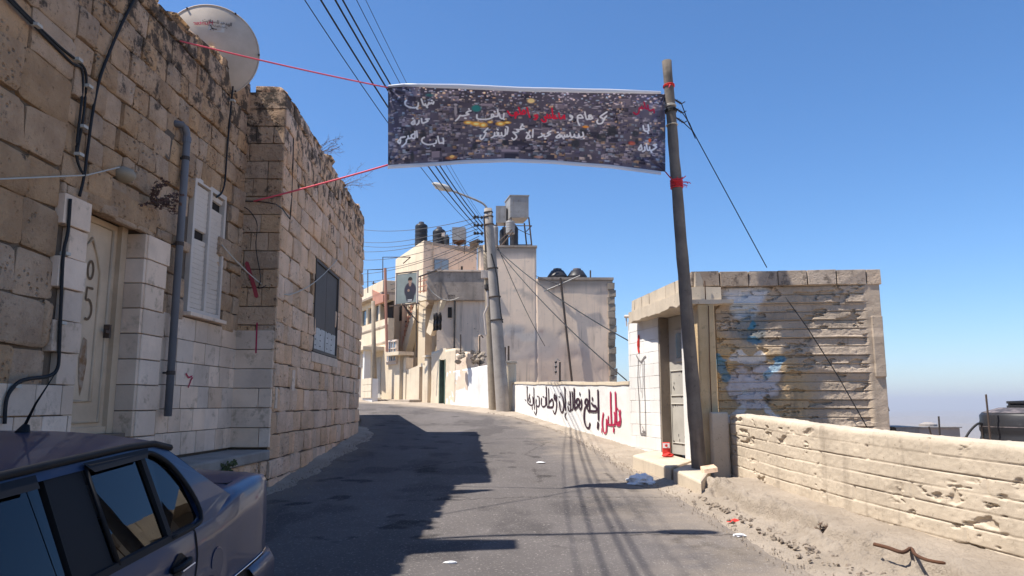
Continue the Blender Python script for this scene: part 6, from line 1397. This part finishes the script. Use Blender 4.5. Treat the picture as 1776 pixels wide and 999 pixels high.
gwl = thing('garden_wall', 'low wall of pale stone tiles before the far white house', 'wall', LH.P(4, gz(31), 1)); GP = Plane(tuple(LH.P(0, 0, 1.0).xy), tuple(LH.P(9, 0, 1.0).xy))
g0, g1 = sorted((s_(GP, 646), s_(GP, 629))); m = MB(); m.wbox(GP, g0, g1, gz(30)-.3, z_(GP, 640, 657), -.25, -.04); cw = m.build('wall', M_white, gwl)
WT = stone_set(M_cream, rough=.008, round_=.04, lump=.04); z = gz(30)
while z < z_(GP, 640, 657)-.1:
    x_ = g0
    while x_ < g1-.05: e = min(x_+.42, g1); put_piece('stone', random.choice(WT), GP.P((x_+e)/2, z+.12, -.05), GP.u, GP.n, e-x_-.012, .23, .06, cw); x_ = e
    z += .24
tag(MB().tube([at(650, 692, 28.3), at(647, 522, 28.3)], [.10, .07], 8).build('utility_pole', M_wood2, None, smooth=True), 'slim grey utility pole before the far white house', 'pole')
# thin frames on the far roofs
for pts_, lab in (([(638, 508), (638, 468), (664, 467)], 'thin dark pipe frame on the far white roof'), ([(664, 507), (664, 446), (712, 446)], 'taller thin pipe frame beside the stair house roof'), ([(712, 446), (699, 457)], 'short slanting pipe on the pale roof wall'), ([(648, 506), (648, 488)], 'thin upright rod on the far white roof'), ([(645, 491), (658, 492)], 'short level rod on the far white roof')):
    tag(MB().tube([at(x, y, 30) for x, y in pts_], .022, 5).build('pipe_frame', M_steel, None), lab, 'pipe')
tag(MB().tube(smoothpath([at(x, y, 29.5) for x, y in [(660, 520), (664, 530), (672, 534), (680, 532)]], 3), .015, 4).build('cable', M_wire, None), 'loose cable by the salmon awning', 'cable')
# ================================================================ the parked saloon car
M_paint = pm('dark_blue_car_paint', (.010, .030, .085), (.008, .025, .07), c3=(.05, .05, .055), s1=2, s2=5, f3=.15, t3=.5, rough=.4, bump=0, metal=.25, spec=.35, coat=.35)
M_trim = pm('black_trim', (.010, .010, .012), rough=.6, bump=0, spec=.15)
M_rubber = pm('tyre_rubber', (.02, .02, .02), rough=.85, bump=.2)
M_chrome = pm('chrome', (.6, .6, .62), rough=.15, metal=1, bump=0)
M_seat = pm('grey_seat_fabric', (.05, .05, .055), rough=.95, bump=.1)
M_lampr = pm('red_lamp_plastic', (.22, .01, .012), rough=.2, bump=0, coat=1)
gm = bpy.data.materials.new('car_glass'); gm.use_nodes = True; nt = gm.node_tree; nt.nodes.clear()
out = nt.nodes.new('ShaderNodeOutputMaterial'); mx = nt.nodes.new('ShaderNodeMixShader'); tr = nt.nodes.new('ShaderNodeBsdfTransparent'); gl = nt.nodes.new('ShaderNodeBsdfGlossy'); fr = nt.nodes.new('ShaderNodeFresnel')
fr.inputs[0].default_value = 1.5; tr.inputs[0].default_value = (.10, .12, .12, 1); gl.inputs['Roughness'].default_value = .0; gl.inputs['Color'].default_value = (.95, .97, 1, 1)
nt.links.new(fr.outputs[0], mx.inputs[0]); nt.links.new(tr.outputs[0], mx.inputs[1]); nt.links.new(gl.outputs[0], mx.inputs[2]); nt.links.new(mx.outputs[0], out.inputs[0]); M_cglass = gm
CX, CYR = -2.12, 4.20
def cw_(x, t, z): y = CYR-t; return V((CX+x, y, SL*y+z+.0))
CAR = thing('parked_car', 'dark blue saloon car parked against the near stone house with its boot toward the bend', 'car', (CX, CYR-2.2, gz(CYR-2.2)))
# body stations: t, half width, deck height, nose/tail tuck
ST = [(0.0, .74, .90), (.015, .775, .955), (.05, .808, .978), (.20, .822, .982), (.5, .83, .975), (.8, .832, .93), (1.1, .835, .92), (1.8, .838, .92), (2.6, .838, .915), (3.0, .835, .93), (3.25, .83, .935), (3.8, .82, .88), (4.15, .79, .80), (4.32, .74, .70), (4.38, .68, .62)]
def section(w_, zd, t):
    sh = .055; bot = .20; tuck = .0
    ar = 0
    for ta in (.97, 3.42): ar = max(ar, 0 if abs(t-ta) > .36 else math.sqrt(.36**2-(t-ta)**2))
    low = max(bot, ar+.30 if ar else bot)
    low = min(low, zd-.3)
    return [(w_*.93, low), (w_*.985, max(low+.02, .34)), (w_*1.0, max(low+.04, .50)), (w_*1.008, max(low+.06, .545)), (w_*.998, max(low+.08, .60)), (w_*.995, .5*(zd+.66)), (w_*.985, zd-.03), (w_*.962, zd-.004), (w_*.85, zd+.008), (w_*.40, zd+.028), (0, zd+.032)]
fin = []
for (t0_, w0_, z0_), (t1_, w1_, z1_) in zip(ST[:-1], ST[1:]):
    n = max(1, int((t1_-t0_)/.06))
    for k in range(n): f = k/n; fin.append((t0_+(t1_-t0_)*f, w0_+(w1_-w0_)*f, z0_+(z1_-z0_)*f))
fin.append(ST[-1])
m = MB(); secs = []
for t, w_, zd in fin:
    s1 = section(w_, zd, t); secs.append([cw_(x, t, z) for x, z in s1]+[cw_(-x, t, z) for x, z in s1[-2::-1]])
n = len(secs[0]); m.add([p for s in secs for p in s], [(i*n+k, i*n+k+1, (i+1)*n+k+1, (i+1)*n+k) for i in range(len(secs)-1) for k in range(n-1)
    if not (7 <= k <= 12 and 1.0 < fin[i][0] < 3.0)]+[tuple(range(n))[::-1], tuple((len(secs)-1)*n+k for k in range(n))])
bo = m.build('body', M_paint, CAR, smooth=True)
m = MB(); m.add([cw_(x, t, .22) for x, t in ((-.7, .1), (.7, .1), (.7, 4.2), (-.7, 4.2))], [(0, 1, 2, 3)]); m.add([cw_(x, 1.02, z) for x, z in ((-.75, .25), (.75, .25), (.72, .95), (-.72, .95))], [(0, 1, 2, 3)]); m.build('floor_pan', M_trim, CAR, fix=False)
# greenhouse surface: lateral position as a function of height
def gx(h): return .815-.115*h-.035*h*h
def gh(t, h, side=1, o=0): return cw_(side*(gx(h)+o), t, .912+.335*h)
def gpoly(pts, name, mat, side=1, o=0, th=.02, dens=1, par=None):
    m = MB(); n = len(pts); A = [gh(t, h, side, o) for t, h in pts]; B = [gh(t, h, side, o-th) for t, h in pts]
    m.add(A+B, [tuple(range(n)), tuple(range(n, 2*n))[::-1]]+[(i, (i+1) % n, n+(i+1) % n, n+i) for i in range(n)]); return m.build(name, mat, par or CAR)
def rpoly(pts, k=3): return [(p.x, p.y) for p in smoothpath([V((a, b, 0)) for a, b in pts]+[V((*pts[0], 0))], k)][:-1]
for sd in (1, -1):
    # rear pillar
    gpoly([(.46, -.02), (.62, .22), (.80, .52), (.93, .78), (1.03, .97), (1.12, 1.0), (1.20, 1.0), (1.20, .93), (1.13, .91), (1.04, .76), (.97, .50), (.92, .22), (.925, .06), (1.0, -.02)], 'rear_pillar', M_paint, sd, .0, .03)
    gpoly([(1.62, -.02), (1.62, 1.0), (1.82, 1.0), (1.84, -.02)], 'centre_pillar', M_trim, sd, -.004, .03)
    gpoly([(1.18, .93), (1.18, 1.01), (2.75, 1.01), (2.75, .93)], 'roof_rail', M_paint, sd, .0, .03)
    gpoly([(2.62, 1.0), (2.75, 1.0), (3.15, .0), (3.02, .0)], 'front_pillar', M_paint, sd, .0, .03)
    gpoly([(1.02, -.03), (1.02, .035), (3.05, .035), (3.05, -.03)], 'window_sill_trim', M_trim, sd, .006, .03)
    gpoly([(.94, .06), (.985, .50), (1.05, .75), (1.13, .90), (1.20, .92), (1.205, .03), (1.0, .03)], 'quarter_glass', M_cglass, sd, -.012, .004)
    gpoly([(1.205, .0), (1.205, .92), (1.238, .92), (1.238, .0)], 'window_divider', M_trim, sd, .002, .02)
    gpoly([(1.245, .03), (1.245, .91), (1.585, .93), (1.595, .03)], 'rear_door_glass', M_cglass, sd, -.012, .004)
    gpoly([(1.86, .03), (1.85, .93), (2.60, .93), (2.98, .03)], 'front_door_glass', M_cglass, sd, -.012, .004)
    # rubber round the quarter light
    rim_ = [(1.20, .93), (1.14, .92), (1.05, .78), (.975, .52), (.925, .22), (.93, .05), (.99, .0), (1.22, .0)]
    m = MB(); m.tube([gh(t, h, sd, .0) for t, h in [(q.x, q.y) for q in smoothpath([V((a, b, 0)) for a, b in rim_], 4)]], .010, 6); m.build('window_rubber', M_trim, CAR, smooth=True)
    m = MB(); m.tube([gh(t, h, sd, .006) for t, h in [(1.245, .93), (1.60, .95)]], .010, 6); m.tube([gh(t, h, sd, .0) for t, h in [(1.60, 0), (1.60, .95)]], .009, 6); m.build('window_rubber', M_trim, CAR, smooth=True)
    # rain deflectors
    m = MB(); m.add([gh(t, h, sd, o) for t, h, o in [(1.17, .99, .012), (1.62, 1.0, .012), (1.59, .90, .022), (1.22, .90, .022)]], [(0, 1, 2, 3)]); m.add([gh(t, h, sd, o) for t, h, o in [(1.87, 1.0, .012), (2.6, 1.0, .012), (2.66, .90, .022), (1.89, .89, .022)]], [(0, 1, 2, 3)])
    m.build('rain_deflector', M_trim, CAR, fix=False)
    # drip rail
    m = MB(); m.tube([gh(t, h, sd, .004) for t, h in [(.98, .93), (1.10, 1.02), (1.3, 1.045), (1.8, 1.05), (2.3, 1.045), (2.7, 1.02), (2.78, 1.0)]], .014, 6); m.build('drip_rail', M_trim, CAR, smooth=True)
# roof
nr, nt__ = 21, 22
P = np.zeros((nt__, nr, 3))
for i, t in enumerate(np.linspace(1.02, 2.78, nt__)):
    for j, a_ in enumerate(np.linspace(-1, 1, nr)):
        e = 1-((t-1.9)/.95)**4*.4; zz = .912+.335*1.0+.065*(1-abs(a_)**2.2)*e; p = cw_(gx(1.0)*a_, t+(.06*(1-a_*a_) if t > 2 else -.06*(1-a_*a_))*abs(t-1.9)/.9, zz); P[i, j] = p
grid_obj('roof', M_paint, P, CAR)
for nm, tr_, hr_ in (('rear_window', (.50, 1.04), (0.02, .98)), ('windscreen', (3.12, 2.74), (0.02, .98))):
    P = np.zeros((8, 12, 3))
    for i, f in enumerate(np.linspace(0, 1, 8)):
        for j, a_ in enumerate(np.linspace(-1, 1, 12)):
            t = tr_[0]+(tr_[1]-tr_[0])*f; h = hr_[0]+(hr_[1]-hr_[0])*f; sg = -1 if nm == 'rear_window' else 1
            P[i, j] = cw_((gx(h)-.05)*a_, t+sg*.06*(1-a_*a_), .925+.335*h+.03*(1-a_*a_)*f)
    grid_obj(nm, M_cglass, P, CAR)
# door shut lines, handle, mouldings (proud or dark strips on the visible flank and its twin)
for sd in (1, -1):
    def flank(t, z, o=.003):
        # body half width at t, z
        w_ = np.interp(t, [q[0] for q in ST], [q[1] for q in ST]); zd = np.interp(t, [q[0] for q in ST], [q[2] for q in ST]); s1 = section(w_, zd, 2.0); x = np.interp(z, [q[1] for q in s1[:8]], [q[0] for q in s1[:8]]); return cw_(sd*(x+o), t, z)
    for nm, ln in (('shut_line', [(1.02, .90), (1.0, .80), (1.02, .70), (1.10, .60), (1.28, .50), (1.36, .36), (1.38, .24)]), ('shut_line', [(1.72, .91), (1.72, .6), (1.72, .24)]), ('shut_line', [(2.98, .9), (2.95, .6), (2.95, .24)])):
        m = MB(); m.tube([flank(t, z, .0) for t, z in [(q.x, q.y) for q in smoothpath([V((a, b, 0)) for a, b in ln], 4)]], .006, 4); m.build(nm, M_trim, CAR)
    m = MB(); L_ = [flank(t, z, .004) for t in np.linspace(.04, 4.2, 40) for z in (.53, .59)]; m.add(L_, [(2*i, 2*i+1, 2*i+3, 2*i+2) for i in range(39) if not any(abs((4.16/39)*i+.04-ta) < .0 for ta in (1,))]); m.build('side_moulding', M_trim, CAR, fix=False)
    m = MB(); m.tube([flank(t, .592, .006) for t in np.linspace(.04, 4.2, 40)], .004, 4); m.build('chrome_strip', M_chrome, CAR, smooth=True)
    # recessed handle
    for tc in (1.17, 1.98):
        m = MB(); c0 = flank(tc, .80, .004); el = [flank(tc+.085*math.cos(a)*(1 if abs(math.cos(a)) > .6 else .55), .80+.045*math.sin(a)*(1.0 if abs(math.sin(a)) > .8 else .5), .005) for a in [2*math.pi*k/24 for k in range(24)]]
        m.add(el, [tuple(range(24))]); hd = m.build('handle_recess', M_trim, CAR, fix=False)
        m = MB(); m.tube([flank(tc-.075, .803, .012), flank(tc-.04, .806, .026), flank(tc+.04, .801, .026), flank(tc+.075, .797, .012)], .012, 8); m.build('door_handle', M_trim, CAR, smooth=True)
        m = MB(); m.tube([flank(tc-.06, .793, .036), flank(tc+.05, .789, .036)], .005, 6); m.build('handle_chrome', M_chrome, CAR)
# wheels
for t in (.97, 3.42):
    for sd in (1, -1):
        c0 = cw_(sd*.66, t, .30); ax_ = V((sd, 0, 0)); wh = thing('wheel', None, None, c0) if False else None
        m = MB(); m.lathe(c0, [(.20, 0), (.285, .0), (.30, .03), (.30, .14), (.285, .165), (.20, .165)], 32, axis=ax_); ty = m.build('wheel', M_rubber, CAR, smooth=True)
        m = MB(); m.lathe(c0+ax_*.12, [(.205, 0), (.19, .03), (.16, .02), (.07, .035), (.03, .05), (0.01, .05)], 24, axis=ax_); m.build('hubcap', M_galv, ty, smooth=True)
# wheel arch liners
for t in (.97, 3.42):
    for sd in (1, -1):
        m = MB(); m.tube([cw_(sd*.825, t+.365*math.cos(a), .30+.365*math.sin(a)) for a in np.linspace(0, math.pi, 18)], .014, 6); m.build('wheel_arch', M_trim, CAR, smooth=True)
# fuel flap ring
m = MB(); sd = 1
m.lathe(flank(.66, .70, .0) if False else cw_(.83, .78, .71), [(.065, 0), (.065, .004), (.06, .005)], 24, axis=V((1, 0, 0))); m.build('fuel_flap', M_paint, CAR)
# bumpers and lamps
for te, sg, nm in ((0, -1, 'rear_bumper'), (4.38, 1, 'front_bumper')):
    m = MB(); pts_ = []
    for a_ in np.linspace(-1, 1, 25):
        x = .845*math.copysign(min(1, abs(a_)*1.12)**1.0, a_) if abs(a_) < .89 else math.copysign(.845, a_); y = te+sg*(.075*(1-abs(a_)**6)) if abs(a_) < .89 else te-sg*(.42*(abs(a_)-.89)/.11)+sg*.02
        pts_.append((x, y))
    rows = []
    for (dz_, o) in ((.34, -.02), (.36, .01), (.46, .03), (.54, .03), (.58, .0), (.58, -.06)):
        rows.append([cw_(x*(1+o*.6), y+sg*o, dz_) for x, y in pts_])
    grid_obj(nm, M_paint if sg < 0 else M_trim, np.array([[tuple(p) for p in r_] for r_ in rows]), CAR)
for sd in (1, -1):
    m = MB(); L_ = [cw_(sd*x, t, z) for z in (.64, .82) for x, t in ((.50, -.012), (.70, -.008), (.765, .03), (.812, .13))]
    m.add(L_, [(i, i+1, i+5, i+4) for i in range(3)]); m.build('tail_lamp', M_lampr, CAR, fix=False)
    m = MB(); L_ = [cw_(sd*x, t, z) for z in (.52, .66) for x, t in ((.45, 4.40), (.66, 4.39), (.74, 4.34))]; m.add(L_, [(i, i+1, i+4, i+3) for i in range(2)]); m.build('headlight', M_glassb, CAR, fix=False)
    m = MB(); c0 = cw_(sd*.93, 2.92, 1.0); m.lathe(c0, [(.02, -.04), (.09, -.02), (.09, .03), (.03, .06)], 14, axis=V((0, -1, 0))); m.build('wing_mirror', M_trim, CAR, smooth=True)
# boot lid line
m = MB(); m.tube([cw_(x, t, z) for x, t, z in [(-.72, .09, .968), (-.72, .42, .985), (.72, .42, .985), (.72, .09, .968)]], .004, 4); m.build('boot_line', M_trim, CAR)
m = MB(); m.tube([cw_(x, .50-.06*(1-(x/.7)**2), .965) for x in np.linspace(-.7, .7, 9)], .012, 5); m.build('rear_window_rubber', M_trim, CAR, smooth=True)
# seats and parcel shelf
m = MB()
for x in (-.36, .36):
    for t, hh in ((1.95, 1.0), ):
        m.para(cw_(x-.24, t, .35), cw_(x+.24, t, .35)-cw_(x-.24, t, .35), V((0, -.14, 0)), V((0, .10, .62)))
m.para(cw_(-.62, 1.12, .35), V((1.24, 0, 0)), V((0, -.16, 0)), V((0, .1, .55)))
m.build('seat', M_seat, CAR, bevel=.04)
for x in (-.36, .36): m = MB(); m.para(cw_(x-.12, 1.86, 1.0), V((.24, 0, 0)), V((0, -.07, 0)), V((0, .02, .15))); m.build('headrest', M_seat, CAR, bevel=.03)
m = MB(); m.add([cw_(-.7, .5, .915), cw_(.7, .5, .915), cw_(.7, 1.1, .915), cw_(-.7, 1.1, .915)], [(0, 1, 2, 3)]); m.build('parcel_shelf', M_seat, CAR, fix=False)
m = MB(); m.add([cw_(-.7, 3.0, .90), cw_(.7, 3.0, .90), cw_(.7, 2.6, .86), cw_(-.7, 2.6, .86)], [(0, 1, 2, 3)]); m.build('dashboard', M_trim, CAR, fix=False)
# aerial
ab = at(38, 748, CYR-1.12); ab.z = max(ab.z, 1.42)
m = MB(); m.lathe(ab-V((0, 0, .02)), [(.035, 0), (.028, .015), (.012, .05)], 12, axis=V((.35, 0, 1))); m.tube([ab, at(62, 700, CYR-1.12), at(97, 646, CYR-1.12)], [.008, .005, .002], 6); m.build('aerial', M_trim, CAR, smooth=True)
m = MB(); a_ = cw_(-.30, 1.62, 1.305); m.para(a_, V((.5, 0, 0)), V((0, -.6, 0)), V((0, 0, .045))); m.build('sunroof_deflector', M_trim, CAR, bevel=.015)

# ================================================================ valley air
hz = bpy.data.materials.new('haze_air'); hz.use_nodes = True; nt = hz.node_tree; nt.nodes.clear()
out = nt.nodes.new('ShaderNodeOutputMaterial'); pv = nt.nodes.new('ShaderNodeVolumePrincipled'); pv.inputs['Color'].default_value = (.90, .91, .97, 1); pv.inputs['Density'].default_value = .0003; pv.inputs['Anisotropy'].default_value = .2
nt.links.new(pv.outputs[0], out.inputs['Volume'])
m = MB(); m.box(-4500, 12500, -450, 12500, -160, 70); m.build('haze', hz, None, kind='stuff')
